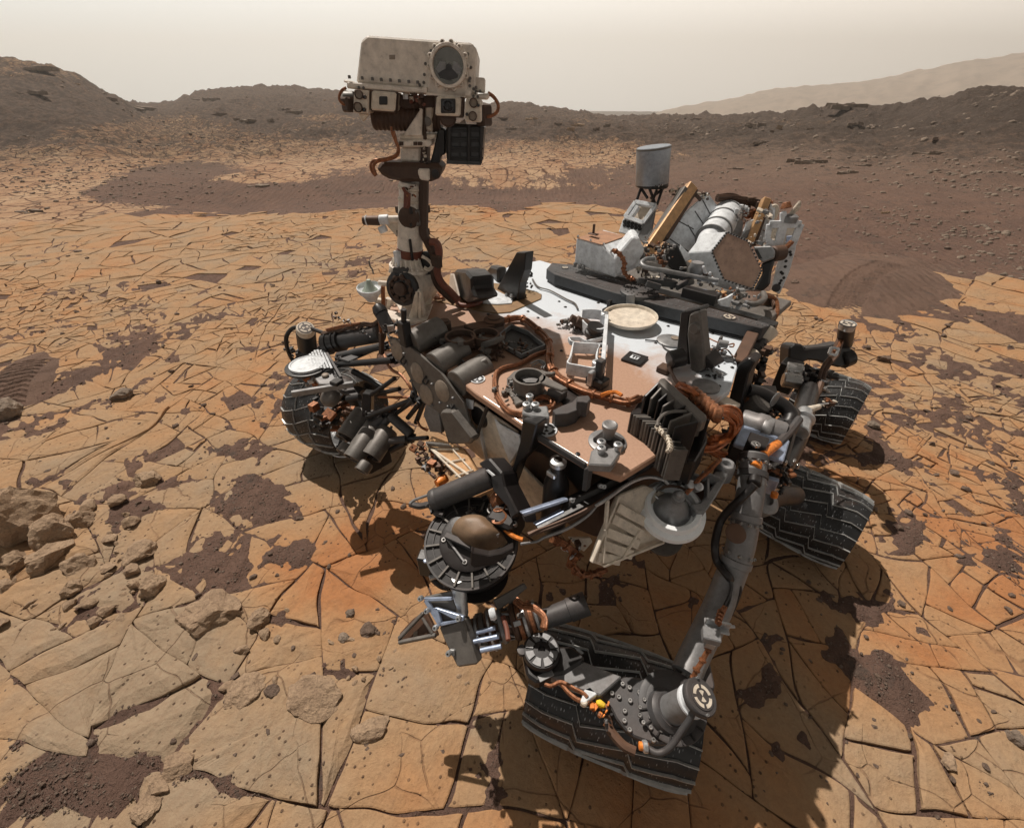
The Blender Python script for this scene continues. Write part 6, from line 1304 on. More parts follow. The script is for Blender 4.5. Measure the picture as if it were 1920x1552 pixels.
# sensor with a crossing actuator at the right rear corner of the deck
rod('release_pin', zp(5, 1340, 450, DZ + .06), zp(5, 1420, 465, DZ + .06), .016, 'lgrey', root); face('release_post', 5, [(1345, 400), (1365, 405), (1345, 520), (1300, 530)], PL(zp(5, 1330, 530, DZ), Fv), .02, 'taupe', root); tube('steel_pipe', [zp(5, a, b, DZ + .015) for a, b in ((1250, 540), (1330, 550), (1400, 560), (1450, 575), (1470, 590))], .008, 'steel', root)
tube('wire_loop', [zp(5, a, b, DZ + .05) for a, b in ((1240, 520), (1240, 440), (1260, 412), (1300, 430), (1350, 450))], .003, 'copper', root); tube('wire_loop', [zp(5, a, b, DZ + .05) for a, b in ((1420, 465), (1465, 455), (1460, 480), (1430, 480))], .003, 'copper', root); tube('wire_loop', [zp(5, a, b, DZ + .03) for a, b in ((1240, 540), (1225, 500), (1250, 485), (1300, 520), (1400, 500), (1460, 560))], .003, 'brown', root)
clutter('release_fittings', zp(5, 1330, 515, DZ + .03), (.03, .03, .015), 12, ['taupe', 'lgrey', 'brown'], root, 97, (.006, .014))
# ------------------------------------------------------------ side rail and black mechanisms behind it
strut('side_rail', zp(5, 1610, 400, DZ + .02), zp(5, 1490, 640, DZ - .02), .05, .06, 'brown', root, .004); strut('side_rail', zp(5, 1650, 380, DZ), zp(5, 1490, 600, DZ - .05), .03, .03, 'taupe', root)
rod('beam_end', zp(5, 1730, 350, DZ + .03), zp(5, 1700, 430, DZ + .0), .05, 'cream', root, r1=.03); rod('side_pipe', zp(5, 1700, 430, DZ), zp(5, 1640, 520, DZ - .03), .022, 'grey', root); boxr('beam_end_block', zp(5, 1730, 310, DZ + .04), .05, .08, .05, 'black', root); rod('side_pipe', zp(5, 1640, 540, DZ - .02), zp(5, 1590, 570, DZ - .03), .03, 'cream', root)
face('side_box', 5, [(1500, 620), (1590, 570), (1640, 600), (1590, 700), (1540, 900), (1500, 1060), (1400, 1000), (1440, 850)], PL(zp(5, 1500, 640, DZ), Fv), .08, 'black', root, .006)
clutter('side_mechanism', zp(5, 1640, 680, DZ - .12), (.04, .05, .12), 34, ['black', 'brown', 'black'], root, 101, (.012, .035))
boxr('white_connector', zp(5, 1395, 930, DZ - .03), .05, .09, .016, 'cream', root, .003, yaw=-.2); boxr('connector_block', zp(5, 1390, 970, DZ - .06), .05, .09, .06, 'taupe', root, .004, yaw=-.2)
lathe('orange_coil', zp(5, 1560, 960, DZ - .2), Vector((.5, -.3, 1)), [(.035, -.05), (.038, -.045), (.038, .045), (.035, .05)], 'copper', root, 30); lathe('coil_cap', zp(5, 1610, 980, DZ - .2), Vector((.5, -.3, 1)), [(.045, -.06), (.05, -.05), (.05, .05), (.04, .06)], 'taupe', root)
tube('thick_black_hose', [zp(10, a, b, z) for a, b, z in ((400, 760, .98), (520, 790, .96), (640, 850, .94), (760, 920, .92), (820, 1000, .90), (800, 1080, .88), (720, 1090, .86))], .030, 'black', root, 14); lathe('hose_ring', zp(10, 665, 850, .985), Vector((.6, -.8, 0)), [(.031, 0), (.034, .003), (.031, .006)], 'lgrey', root)
tube('thick_black_hose', [zp(10, a, b, z) for a, b, z in ((840, 980, .88), (830, 1080, .88), (780, 1180, .88), (720, 1250, .88))], .030, 'black', root, 12)
clutter('side_mechanism', zp(10, 640, 960, .82), (.05, .05, .04), 26, ['black', 'copper', 'steel', 'black'], root, 102, (.012, .03)); clutter('side_mechanism', zp(10, 450, 1080, .82), (.08, .08, .06), 30, ['black', 'black', 'brown'], root, 103, (.015, .04))
# differential actuator block
dm = zp(10, 590, 1160, .92); lathe('pivot_motor', dm - Lv * .10, Lv - Fv * .15, [(.048, 0), (.052, .01), (.052, .05), (.057, .06), (.057, .09), (.052, .10), (.052, .15), (.046, .16)], 'tubegrey', root, 40); lathe('motor_band', dm - Lv * .02, Lv - Fv * .15, [(.053, 0), (.0545, .004), (.0545, .03), (.053, .034)], 'lgrey', root, 40)
boxr('pivot_plate', zp(10, 540, 1270, .93), .14, .17, .02, 'blued', root, .004, yaw=.15); boxr('pivot_cube', zp(10, 490, 1290, .97), .065, .065, .06, 'black', root, .004, yaw=.15); lathe('cube_bolt', zp(10, 487, 1285, 1.0), Up, [(.016, 0), (.016, .006), (.008, .007), (.006, .002)], 'steel', root)
boxr('pivot_body', zp(10, 520, 1330, .84), .20, .20, .14, 'black', root, .01, yaw=.15); clutter('pivot_fittings', zp(10, 350, 1200, .88), (.08, .05, .04), 24, ['black', 'steel', 'black'], root, 104, (.012, .03))
rod('orange_conduit', zp(10, 700, 1270, .96), zp(10, 560, 1375, .97), .016, 'orange', root); rod('orange_conduit', zp(10, 540, 1400, .98), zp(10, 480, 1500, .98), .019, 'orange', root); tube('hose_cable', [zp(10, a, b, .94) for a, b in ((900, 1040), (840, 1120), (760, 1210), (700, 1270))], .016, 'grey', root)
rod('black_conduit', zp(11, 660, 190, .96), zp(11, 640, 330, .95), .022, 'black', root); clutter('conduit_ring', zp(11, 650, 180, .94), (.05, .05, .015), 12, ['steel', 'grey'], root, 105, (.008, .016))
clutter('side_mechanism', zp(11, 840, 190, .86), (.04, .06, .06), 30, ['black', 'steel', 'copper', 'black'], root, 106, (.012, .03)); boxr('silver_clip', zp(11, 770, 330, .84), .02, .05, .07, 'blued', root, .002, yaw=.3); rod('orange_plug', zp(11, 830, 400, .84), zp(11, 820, 440, .82), .012, 'orange', root)
lathe('pivot_nut', zp(11, 735, 455, .74), Vector((.3, -.4, 1)), [(.06, -.04), (.062, 0), (.05, .01), (.03, .012), (.025, 0)], 'lgrey', root, 32)
bandrod('bogie_beam', catmull([zp(11, 720, 480, .66), zp(11, 850, 430, .60), zp(11, 1000, 420, .50), WML + Vector((-.14, .1, .05))], 5), .045, 'black')
bandrod('bogie_beam', catmull([zp(11, 820, 260, .78), zp(10, 880, 1180, .74), zp(10, 960, 900, .70), zp(10, 1000, 760, .68)], 5), .048, 'black')
extr('rear_inner_beam', [zp(10, 380, 700, .95), zp(10, 480, 760, .95), zp(10, 700, 800, .80), zp(10, 680, 720, .82)], (0, 0, -.06), 'black', root)
# rear wheel suspension
rod('silver_motor', zp(10, 770, 560, .72), zp(10, 930, 590, .72), .042, 'steel', root, seg=28); rod('silver_motor', zp(10, 745, 660, .70), zp(10, 920, 690, .70), .042, 'steel', root, seg=28); boxr('motor_bracket', zp(10, 790, 630, .66), .10, .10, .18, 'black', root)
clutter('rear_gearbox', zp(10, 1020, 690, .68), (.08, .08, .06), 44, ['black', 'steel', 'black', 'grey'], root, 107, (.015, .04)); lathe('gear_ring', zp(10, 970, 850, .62), Vector((.2, -.5, 1)), [(.05, 0), (.055, .01), (.05, .02), (.03, .022)], 'steel', root)
face('rear_fork', 10, [(810, 360), (850, 325), (940, 330), (960, 370), (1160, 350), (1300, 320), (1390, 330), (1410, 430), (1390, 520), (1290, 555), (1180, 520), (1080, 490), (980, 480), (900, 540), (800, 560)], PL(zp(10, 1080, 420, .76), Vector((-.1, -.9, .35))), .12, 'black', root, .01)
rod('steering_actuator', zp(10, 1330, 330, .80), zp(10, 1355, 150, .98), .040, 'black', root, seg=28); lathe('actuator_cap', zp(10, 1357, 160, .98), Up, [(.036, -.02), (.038, 0), (.038, .02), (.034, .023)], 'silver', root, 28); target(zp(10, 1360, 138, 1.017), Up, .04, root, ring='dark')
rod('knee_joint', zp(10, 1390, 440, .74), zp(10, 1290, 480, .72), .055, 'black', root, seg=28)
bundle('rear_harness', [zp(10, a, b, z) for a, b, z in ((1290, 290, .86), (1260, 360, .84), (1240, 430, .82), (1180, 500, .80), (1130, 580, .76), (1110, 660, .72))], 7, .024, .009, 'brown', root, 108); bundle('rear_harness', [zp(10, a, b, z) for a, b, z in ((1310, 280, .87), (1270, 350, .86), (1230, 400, .84))], 3, .014, .006, 'copper', root, 109)
bm = bmesh.new(); qf = PL(zp(10, 1225, 400, .88), Vector((0, -.8, .6)))
for (a, b), (c, d) in (((1205, 362), (1275, 372)), ((1275, 372), (1250, 436)), ((1250, 436), (1182, 420)), ((1182, 420), (1205, 362))): p0, p1 = qf(10, a, b), qf(10, c, d); dd = p1 - p0; box_bm(bm, (p0 + p1) / 2, dd / 2, dd.cross(qf.n).normalized() * .006, qf.n * .005)
finish(bm, 'cable_clip', 'silver', root)
tube('rear_harness', [zp(10, a, b, z) for a, b, z in ((1110, 700, .72), (1080, 780, .70), (1030, 860, .70), (1010, 930, .70))], .018, 'brown', root)
rod('silver_connector', zp(10, 900, 1170, .82), zp(10, 960, 960, .84), .040, 'silver', root, r1=.030, seg=28); lathe('connector_ring', zp(10, 935, 1050, .835), zp(10, 960, 960, .84) - zp(10, 900, 1170, .82), [(.04, 0), (.046, .004), (.046, .012), (.04, .016)], 'silver', root); rod('connector_tail', zp(10, 960, 960, .84), zp(10, 1090, 920, .82), .018, 'cream', root, r1=.012)
tube('thin_lead', [zp(10, a, b, .82) for a, b in ((890, 945), (980, 930), (1080, 905), (1180, 890))], .004, 'silver', root); clutter('lead_end', zp(10, 1170, 880, .80), (.015, .015, .02), 10, ['copper', 'cream', 'brown'], root, 110, (.008, .02))
# ------------------------------------------------------------ far body side and bellows between the far wheels
# ------------------------------------------------------------ rear equipment
RP = PL(P(1040, 500, BZ) - Fv * .02, Fv)
wb = face('white_rear_box', 3, [(155, 755), (345, 812), (440, 905), (437, 1040), (140, 942)], RP, .26, 'white', root, .006); tag(wb, 'white box with a dust covered top behind the rear beam')
tdst = metal('dust_sheet', (0.36, 0.19, 0.11), .8, 0, 0); M['dustsheet'] = tdst
wtop = [RP(3, 160, 758), RP(3, 338, 806)]; extr('dusty_lid', [wtop[0] + Up * .001, wtop[1] + Up * .001, wtop[1] - Fv * .235 + Up * .001, wtop[0] - Fv * .235 + Up * .001], Up * .003, 'dustsheet', wb, .001)
rod('lid_pin', RP(3, 215, 755) - Fv * .08 + Up * .01, RP(3, 215, 755) - Fv * .08 + Up * .06, .007, 'brown', wb); boxr('lid_pin_foot', RP(3, 215, 755) - Fv * .08 + Up * .008, .03, .06, .008, 'brown', wb)
bolts('box_rivets', [RP(3, a, b) - Fv * .01 + Up * .004 for a, b in ((160, 755), (250, 783), (345, 812), (400, 862))], Up, .006, .01, 'steel', wb); bolts('box_feet', [RP(3, a, b) + Fv * .012 for a, b in ((155, 950), (190, 962), (215, 970))], Up, .010, .018, 'lgrey', wb)
b2 = PL(RP.o - Fv * .03, (Fv * .35 + Lv * .95)); face('white_rear_box', 3, [(430, 900), (560, 745), (605, 750), (650, 850), (590, 945), (500, 985), (440, 1035)], PL(RP(3, 440, 905) + Fv * .0, Fv * .8 + Lv * .6), .16, 'white', root, .008)
bundle('box_harness', [RP(3, a, b) + Fv * .03 for a, b in ((440, 830), (490, 860), (525, 920), (520, 980), (560, 1030), (600, 1040))], 5, .012, .006, 'copper', root, 120, tie=4)
# cylinder antenna on tripod
YA = 3.15
ant = lathe('foil_antenna', zy(3, 700, 370, YA), zy(3, 714, 95, YA) - zy(3, 700, 370, YA), [(.100, 0), (.104, .01), (.103, .12), (.1055, .2), (.104, (zy(3, 714, 95, YA) - zy(3, 700, 370, YA)).length - .01), (.100, (zy(3, 714, 95, YA) - zy(3, 700, 370, YA)).length)], 'foil', root, 44); tag(ant, 'foil wrapped cylinder antenna standing above the rear of the deck')
lathe('antenna_lid', zy(3, 714, 99, YA), zy(3, 714, 95, YA) - zy(3, 700, 370, YA), [(.1055, -.010), (.107, -.008), (.106, .0), (.09, .001)], 'taupe', ant, 40); lathe('antenna_base', zy(3, 700, 372, YA), Vector((0, 0, -1)), [(.10, -.02), (.105, 0), (.10, .012), (.06, .018)], 'black', ant, 36)
clutter('antenna_base_parts', zy(3, 690, 355, YA) + Vector((0, -.08, 0)), (.03, .05, .01), 14, ['brown', 'black', 'silver'], ant, 121, (.006, .014))
for a, b, c, d in ((625, 385, 585, 500), (780, 385, 735, 520), (680, 390, 725, 510), (780, 400, 690, 470), (625, 400, 670, 470), (735, 410, 700, 500)): rod('antenna_leg', zy(3, a, b, YA - (.06 if a in (680, 735) else 0)), zy(3, c, d, YA - .03), .009, 'black', root)
# hollow bracket under it
hb = PL(zy(3, 600, 640, 3.0), Fv * .7 + Lv * .1 + Up * .4)
face('hollow_bracket', 3, [(490, 620), (510, 600), (640, 640), (610, 720), (600, 750), (460, 710)], hb, .02, 'white', root, .003); fbk = PL(hb.o - hb.n * .01, hb.n)
bm = bmesh.new()
for (a, b), (c, d) in (((510, 605), (585, 500)), ((585, 500), (730, 525)), ((730, 525), (640, 650)), ((510, 605), (640, 650)), ((540, 620), (600, 530))): p0, p1 = hb(3, a, b), hb(3, c, d); dd = p1 - p0; box_bm(bm, (p0 + p1) / 2, dd / 2 * 1.03, dd.cross(hb.n).normalized() * .012, hb.n * .02)
finish(bm, 'bracket_frame', 'white', root, bev=.002); face('bracket_back', 3, [(590, 510), (720, 530), (660, 600), (640, 640), (540, 610)], PL(hb.o - hb.n * .06, hb.n), .01, 'cream', root); extr('bracket_side', [hb(3, 730, 525), hb(3, 640, 650), hb(3, 600, 750), hb(3, 640, 800), hb(3, 700, 700)], -hb.n * .02, 'lgrey', root)
for i in range(5):
    for j in range(2): lathe('lightening_hole', hb(3, 505 + i * 27, 637 + i * 7 + j * 24) + hb.n * .001, hb.n, [(.013, 0), (.013, .002)], 'black', root, 18)
# thermal panel pair with brown edges
tp1 = PL(zy(3, 1000, 700, 2.85), Vector((.25, -.8, .45)))
tpa = face('radiator_panel', 3, [(1105, 425), (1195, 550), (1020, 895), (960, 860), (800, 775), (950, 560)], tp1, .02, 'white', root, .004); tag(tpa, 'tilted white radiator panel at the left of the power unit')
for a, b, c, d in ((1065, 480, 1135, 610), (1010, 560, 1095, 690), (960, 660, 1040, 790), (870, 620, 1000, 690), (830, 760, 960, 850)): strut('panel_seam', PL(tp1.o + tp1.n * .002, tp1.n)(3, a, b), PL(tp1.o + tp1.n * .002, tp1.n)(3, c, d), .005, .003, 'grey', tpa, 0, up=tp1.n)
bolts('panel_holes', [tp1(3, a, b) for a, b in ((1125, 620), (1130, 632), (1090, 680), (1100, 690), (1080, 710), (1085, 722), (1045, 770), (1050, 785), (1038, 775))], tp1.n, .008, .002, 'black', tpa)
strut('brown_edge', PL(tp1.o, tp1.n)(3, 990, 380), PL(tp1.o + tp1.n * .03, tp1.n)(3, 670, 850), .07, .05, 'gold', root, .006, up=tp1.n); strut('brown_edge', PL(tp1.o, tp1.n)(3, 1000, 400), PL(tp1.o + tp1.n * .02, tp1.n)(3, 780, 760), .05, .05, 'brown', root, .006, up=tp1.n); strut('brown_edge', tp1(3, 930, 400), tp1(3, 650, 830), .03, .06, 'taupe', root, .004, up=tp1.n)
clutter('panel_top_fittings', tp1(3, 1000, 410) - tp1.n * .05, (.02, .14, .02), 26, ['brown', 'taupe', 'cream'], root, 122, (.008, .02)); clutter('panel_foot_fittings', tp1(3, 710, 830), (.04, .08, .06), 34, ['brown', 'copper', 'taupe', 'lgrey'], root, 123, (.008, .024))
strut('panel_top_bar', tp1(3, 1010, 430), tp1(3, 1110, 445), .012, .012, 'cream', root); strut('brown_edge', tp1(3, 1000, 425), tp1(3, 1050, 480), .04, .02, 'brown', root)
# power unit cylinder
pa_, pb_ = zy(3, 1050, 870, 2.55), zy(3, 1250, 580, 2.95)
pu = lathe('power_cylinder', pa_, pb_ - pa_, [(.035, 0), (.05, .02), (.065, .12), (.085, .25), (.088, (pb_ - pa_).length), (.082, (pb_ - pa_).length + .01), (.06, (pb_ - pa_).length + .012)], 'white', root, 36); tag(pu, 'white banded cylinder between the panel and the six sided antenna')
for t in (.35, .55, .78, .97): lathe('cylinder_band', pa_.lerp(pb_, t), pb_ - pa_, [(.088, -.006), (.092, -.004), (.092, .004), (.088, .006)], 'lgrey', pu, 36)
face('cylinder_window', 3, [(1025, 885), (1085, 820), (1110, 825), (1060, 905)], PL(pa_ + Vector((0, -.06, .02)), Vector((0, -.8, .5))), .01, 'white', root); face('window_dark', 3, [(1045, 880), (1085, 832), (1098, 838), (1060, 888)], PL(pa_ + Vector((0, -.064, .02)), Vector((0, -.8, .5))), .006, 'black', root, 0)
face('grey_side_panel', 3, [(1250, 560), (1330, 600), (1360, 640), (1345, 760), (1230, 710), (1210, 700)], PL(zy(3, 1280, 650, 2.8), Vector((0, -.9, .3))), .03, 'lgrey', root); clutter('cylinder_fittings', zy(3, 1345, 580, 2.8), (.03, .04, .05), 18, ['lgrey', 'silver', 'white'], root, 124, (.008, .02))
bundle('brown_bellows', [zy(3, a, b, 2.95) for a, b in ((1170, 470), (1260, 465), (1350, 490), (1430, 500), (1500, 520))], 10, .045, .010, 'brown', root, 125); bundle('brown_bellows', [zy(3, a, b, 2.9) for a, b in ((1370, 560), (1400, 590), (1440, 570), (1450, 620))], 8, .05, .010, 'copper', root, 126)
clutter('bellows_mass', zy(3, 1400, 560, 2.95), (.05, .10, .08), 30, ['brown', 'brown', 'copper'], root, 127, (.02, .05))
tp3 = PL(zy(3, 1400, 700, 2.75), Vector((-.1, -.85, .4)))
face('radiator_panel', 3, [(1385, 635), (1455, 610), (1400, 790), (1335, 770)], tp3, .02, 'white', root, .003); face('radiator_panel', 3, [(1380, 700), (1415, 690), (1400, 760), (1345, 745)], PL(tp3.o + tp3.n * .01, tp3.n), .006, 'lgrey', root, .001)
strut('brown_edge', tp3(3, 1525, 470), tp3(3, 1395, 790), .045, .05, 'gold', root, .005, up=tp3.n); strut('brown_edge', tp3(3, 1535, 490), tp3(3, 1425, 810), .03, .04, 'brown', root, .004, up=tp3.n); face('radiator_panel', 3, [(1525, 560), (1570, 545), (1500, 780), (1450, 800)], PL(tp3.o - tp3.n * .02, tp3.n), .02, 'white', root)
bundle('white_pipes', [tp3(3, a, b) for a, b in ((1540, 520), (1575, 560), (1560, 640), (1520, 720), (1490, 790))], 4, .020, .008, 'white', root, 128); tube('white_pipe', [tp3(3, a, b) for a, b in ((1560, 530), (1590, 525), (1600, 560), (1580, 620))], .012, 'cream', root)
# six sided antenna
hx = PL(zy(3, 1300, 900, 2.30), Vector((-.10, -.85, .50)))
HX = [(1240, 705), (1395, 772), (1497, 985), (1428, 1128), (1213, 1058), (1125, 850)]
hxa = face('hexagon_antenna', 3, HX, hx, .12, 'white', root, .004, dirv=Vector((-.42, .30, -.12)).normalized()); tag(hxa, 'six sided flat antenna with dusty brown face')
cx_ = sum(a for a, b in HX) / 6; cy_ = sum(b for a, b in HX) / 6; face('antenna_face', 3, [(cx_ + (a - cx_) * .94, cy_ + (b - cy_) * .94) for a, b in HX], PL(hx.o + hx.n * .003, hx.n), .003, 'antenna', hxa, .001)
rv = []
for (a, b), (c, d) in zip(HX, HX[1:] + HX[:1]):
    for i in range(8): t = (i + .5) / 8; rv.append(hx(3, cx_ + (a + (c - a) * t - cx_) * .97, cy_ + (b + (d - b) * t - cy_) * .97))
bolts('antenna_rivets', rv, hx.n, .0055, .005, 'grey', hxa)
gb = PL(zy(3, 1480, 870, 2.32), Vector((-.5, -.8, .3))); face('antenna_gimbal', 3, [(1430, 815), (1560, 810), (1590, 850), (1580, 900), (1500, 930), (1465, 900)], gb, .08, 'lgrey', root, .006); face('gimbal_slot', 3, [(1438, 840), (1460, 835), (1495, 900), (1475, 905)], PL(gb.o + gb.n * .002, gb.n), .003, 'black', root, 0)
rod('gimbal_motor', zy(3, 1560, 870, 2.35), zy(3, 1640, 860, 2.38), .04, 'brown', root, r1=.04); face('gimbal_arm', 3, [(1480, 940), (1590, 900), (1560, 1000), (1550, 1090), (1480, 1150), (1430, 1130), (1500, 1000)], PL(gb.o + Vector((0, .05, 0)), gb.n), .06, 'black', root, .01); lathe('gimbal_base', zp(3, 1440, 1215, BZ - .06), Up, [(.085, 0), (.09, .02), (.07, .04), (.05, .05)], 'brown', root, 36)
# right hand white frame
wf = PL(zy(3, 1650, 900, 2.42), Vector((-.35, -.9, .15)))
wfr = face('white_frame', 3, [(1740, 820), (1690, 1000), (1620, 1160), (1560, 1130), (1600, 960), (1640, 850), (1700, 800)], wf, .03, 'white', root, .003); tag(wfr, 'tall white side frame with holes at the rear right')
bm = bmesh.new()
for (a, b), (c, d), w in (((1545, 655), (1770, 655), .018), ((1770, 655), (1700, 830), .016), ((1545, 655), (1530, 760), .014), ((1645, 655), (1610, 800), .02), ((1530, 760), (1620, 830), .012), ((1645, 570), (1645, 655), .014), ((1550, 800), (1480, 860), .014)):
    p0, p1 = wf(3, a, b), wf(3, c, d); dd = p1 - p0; box_bm(bm, (p0 + p1) / 2, dd / 2 * 1.02, dd.cross(wf.n).normalized() * w, wf.n * .02)
finish(bm, 'white_lattice', 'white', wfr, bev=.002); face('frame_back', 3, [(1560, 670), (1750, 670), (1690, 820), (1640, 830), (1560, 780)], PL(wf.o - wf.n * .08, wf.n), .02, 'cream', wfr); face('blue_panel', 3, [(1670, 740), (1720, 735), (1700, 800), (1665, 800)], PL(wf.o - wf.n * .05, wf.n), .01, 'blued', wfr)
bolts('frame_holes', [wf(3, a, b) for a, b in ((1705, 805), (1695, 855), (1700, 875), (1665, 920), (1660, 960), (1640, 1010), (1630, 1000), (1630, 1060), (1620, 1080), (1590, 1110), (1605, 1130), (1650, 1040))], wf.n, .008, .003, 'black', wfr); lathe('frame_boss', wf(3, 1595, 1112), wf.n, [(.022, 0), (.022, .006), (.012, .008)], 'grey', wfr)
rod('copper_knob', wf(3, 1668, 540), wf(3, 1668, 495), .028, 'copper', root, r1=.02); rod('frame_pin', wf(3, 1645, 640), wf(3, 1650, 560), .012, 'white', root); lathe('frame_socket', wf(3, 1690, 640), Up, [(.035, 0), (.035, .03), (.02, .04)], 'lgrey', root); bundle('antenna_wires', [wf(3, a, b) for a, b in ((1690, 610), (1700, 570), (1730, 530), (1765, 495), (1755, 540), (1710, 580))], 4, .010, .004, 'cream', root, 129)
bundle('gold_harness', [zy(3, a, b, 2.38) for a, b in ((1620, 870), (1660, 830), (1710, 780), (1650, 850), (1610, 900))], 5, .018, .006, 'copper', root, 130); clutter('frame_clutter', wf(3, 1590, 780) - wf.n * .04, (.02, .06, .08), 22, ['white', 'cream', 'lgrey', 'brown'], root, 131, (.008, .02))
clutter('frame_clutter', wf(3, 1500, 680) - wf.n * .04, (.02, .05, .10), 22, ['lgrey', 'cream', 'brown'], root, 132, (.008, .022))
# pipes and boxes behind the beam
mz = BZ + .03
tube('bent_pipe', [zp(3, a, b, mz + z) for a, b, z in ((720, 900, .12), (660, 905, .12), (625, 935, .11), (660, 965, .10), (760, 985, .09), (900, 1010, .07), (1100, 1050, .05), (1180, 1060, .05))], .011, 'lgrey', root, 12)
face('dark_module', 3, [(810, 800), (885, 800), (960, 960), (950, 1000), (880, 1000), (820, 960), (800, 880)], PL(zy(3, 870, 960, 2.6), Vector((-.2, -.9, .3))), .09, 'black', root, .006); face('white_flap', 3, [(905, 800), (1000, 900), (920, 935), (900, 850)], PL(zy(3, 940, 900, 2.62), Vector((0, -.8, .5))), .01, 'white', root)
extr('mirror_panel', [zp(3, a, b, mz) for a, b in ((955, 1100), (1100, 1125), (1110, 1175), (950, 1130))], (0, 0, -.012), 'blued', root, .002); strut('mirror_frame', zp(3, 930, 1135, mz), zp(3, 1170, 1200, mz), .05, .05, 'black', root); strut('mirror_frame', zp(3, 880, 1100, mz), zp(3, 1000, 1060, mz + .04), .03, .03, 'taupe', root)
for a, b, c, d in ((760, 1000, 780, 1080), (760, 1000, 980, 1050), (980, 1050, 880, 1110), (660, 1080, 760, 1110), (600, 1060, 880, 1090), (780, 1060, 860, 1080)): strut('rear_strut', zp(3, a, b, mz + .04), zp(3, c, d, mz + .02), .016, .03, 'grey', root)
face('white_shard', 3, [(1180, 1200), (1240, 1180), (1290, 1150), (1260, 1250), (1200, 1240)], PL(zp(3, 1230, 1220, mz), Vector((0, -.9, .4))), .02, 'white', root); strut('white_tube', zp(3, 1070, 960, mz + .12), zp(3, 1090, 1010, mz + .06), .012, .012, 'white', root); lathe('pivot_joint', zp(3, 1020, 970, mz + .07), Up, [(.03, -.03), (.04, 0), (.03, .03)], 'lgrey', root)
for c, ex, nn, mats_, sd_, ss in ((zp(3, 740, 860, mz + .12), (.05, .08, .05), 40, ['brown', 'copper', 'taupe', 'lgrey'], 133, (.008, .024)), (zp(3, 700, 1020, mz + .02), (.07, .10, .02), 34, ['brown', 'cream', 'taupe', 'lgrey'], 134, (.008, .02)), (zp(3, 1030, 1030, mz + .03), (.04, .10, .03), 30, ['lgrey', 'brown', 'white', 'taupe'], 135, (.008, .02)),
                                  (zp(3, 1230, 1160, mz + .0), (.05, .06, .02), 24, ['gold', 'copper', 'lgrey'], 136, (.006, .016)), (zp(3, 870, 1080, mz), (.05, .06, .015), 20, ['steel', 'taupe', 'black'], 137, (.006, .016)), (zp(3, 1350, 1200, mz), (.06, .06, .03), 20, ['lgrey', 'taupe', 'silver'], 138, (.01, .026))):
    clutter('rear_fittings', c, ex, nn, mats_, root, sd_, ss)
tube('grey_band', [zp(3, a, b, mz) for a, b in ((1380, 1220), (1450, 1230), (1510, 1190), (1500, 1150))], .014, 'taupe', root, 10); bundle('corner_harness', [zp(3, a, b, DZ + z) for a, b, z in ((1500, 1160, .08), (1560, 1190, .06), (1590, 1260, .03), (1570, 1330, .0), (1550, 1380, -.03))], 6, .02, .009, 'brown', root, 139); bundle('corner_harness', [zp(3, a, b, DZ + z) for a, b, z in ((1520, 1170, .09), (1590, 1200, .07), (1600, 1290, .03), (1580, 1340, .0))], 3, .012, .006, 'copper', root, 140)
top('rear_floor', 3, [(300, 1000), (620, 1080), (900, 1180), (1100, 1240), (1560, 1370), (1600, 1200), (1300, 1050), (900, 900), (600, 850)], DZ - .01, .02, 'taupe', root)
# ------------------------------------------------------------ camera mast
YM = 2.16
def ym(k, a, b, dy=0): return zy(k, a, b, YM + dy)
def wr(px, p): return wpx(px, p)
m0 = ym(2, 712, 905); m1 = ym(2, 720, 120); d0 = wr(26, m0); ml = (m1 - m0).length; s_ = (m0 - m1).length / (905 - 120)
prof = [(wr(32, m0), 0), (wr(30, m0), s_ * 30), (wr(23, m0), s_ * 140), (wr(22.5, m0), s_ * 240), (wr(22, m0), s_ * 380), (wr(20.5, m0), s_ * 600), (wr(19.5, m0), s_ * 640), (wr(19.5, m0), s_ * 780), (wr(18, m0), s_ * 800)]
mast = lathe('camera_mast', m0, m1 - m0, prof, 'mastwhite', root, 44); tag(mast, 'dusty white mast tube rising from the front right corner of the deck')
lathe('mast_band', m0 + (m1 - m0).normalized() * s_ * 145, m1 - m0, [(wr(23, m0), 0), (wr(23.8, m0), .003), (wr(23.8, m0), s_ * 75), (wr(23, m0), s_ * 78)], 'rust', mast, 44); lathe('mast_collar', m0 + (m1 - m0).normalized() * s_ * 640, m1 - m0, [(wr(20, m0), 0), (wr(21, m0), .003), (wr(21, m0), .012), (wr(20, m0), .014)], 'cream', mast, 40); lathe('mast_collar', m0 + (m1 - m0).normalized() * s_ * 740, m1 - m0, [(wr(20, m0), 0), (wr(21, m0), .003), (wr(21, m0), .012), (wr(20, m0), .014)], 'cream', mast, 40)
fy = -wr(24, m0); boxr('mast_buckle', ym(2, 725, 715, fy - .004), .012, .012, .10, 'black', root, .003); strut('red_strap', ym(2, 690, 200, fy + .01), ym(2, 685, 340, fy), .03, .008, 'rust', root, up=Vector((0, 1, 0))); lathe('brown_cover', ym(2, 705, 420, fy + .012), Vector((0, -1, 0)), [(.048, -.01), (.048, .004), (.03, .012)], 'brown', root, 30); boxr('dark_patch', ym(2, 780, 420, fy + .03), .04, .04, .07, 'taupe', root, .004)
boxr('mast_clip', ym(2, 722, 360, fy), .014, .014, .03, 'black', root); boxr('mast_clip', ym(2, 722, 490, fy), .012, .012, .016, 'black', root); clutter('mast_top_fittings', ym(2, 710, 180, fy + .01), (.02, .05, .02), 16, ['brown', 'copper', 'cream'], root, 150, (.006, .014)); bundle('mast_leads', [ym(2, a, b, fy - .005) for a, b in ((650, 150), (670, 190), (700, 220), (690, 280), (680, 330))], 3, .006, .004, 'rust', root, 151)
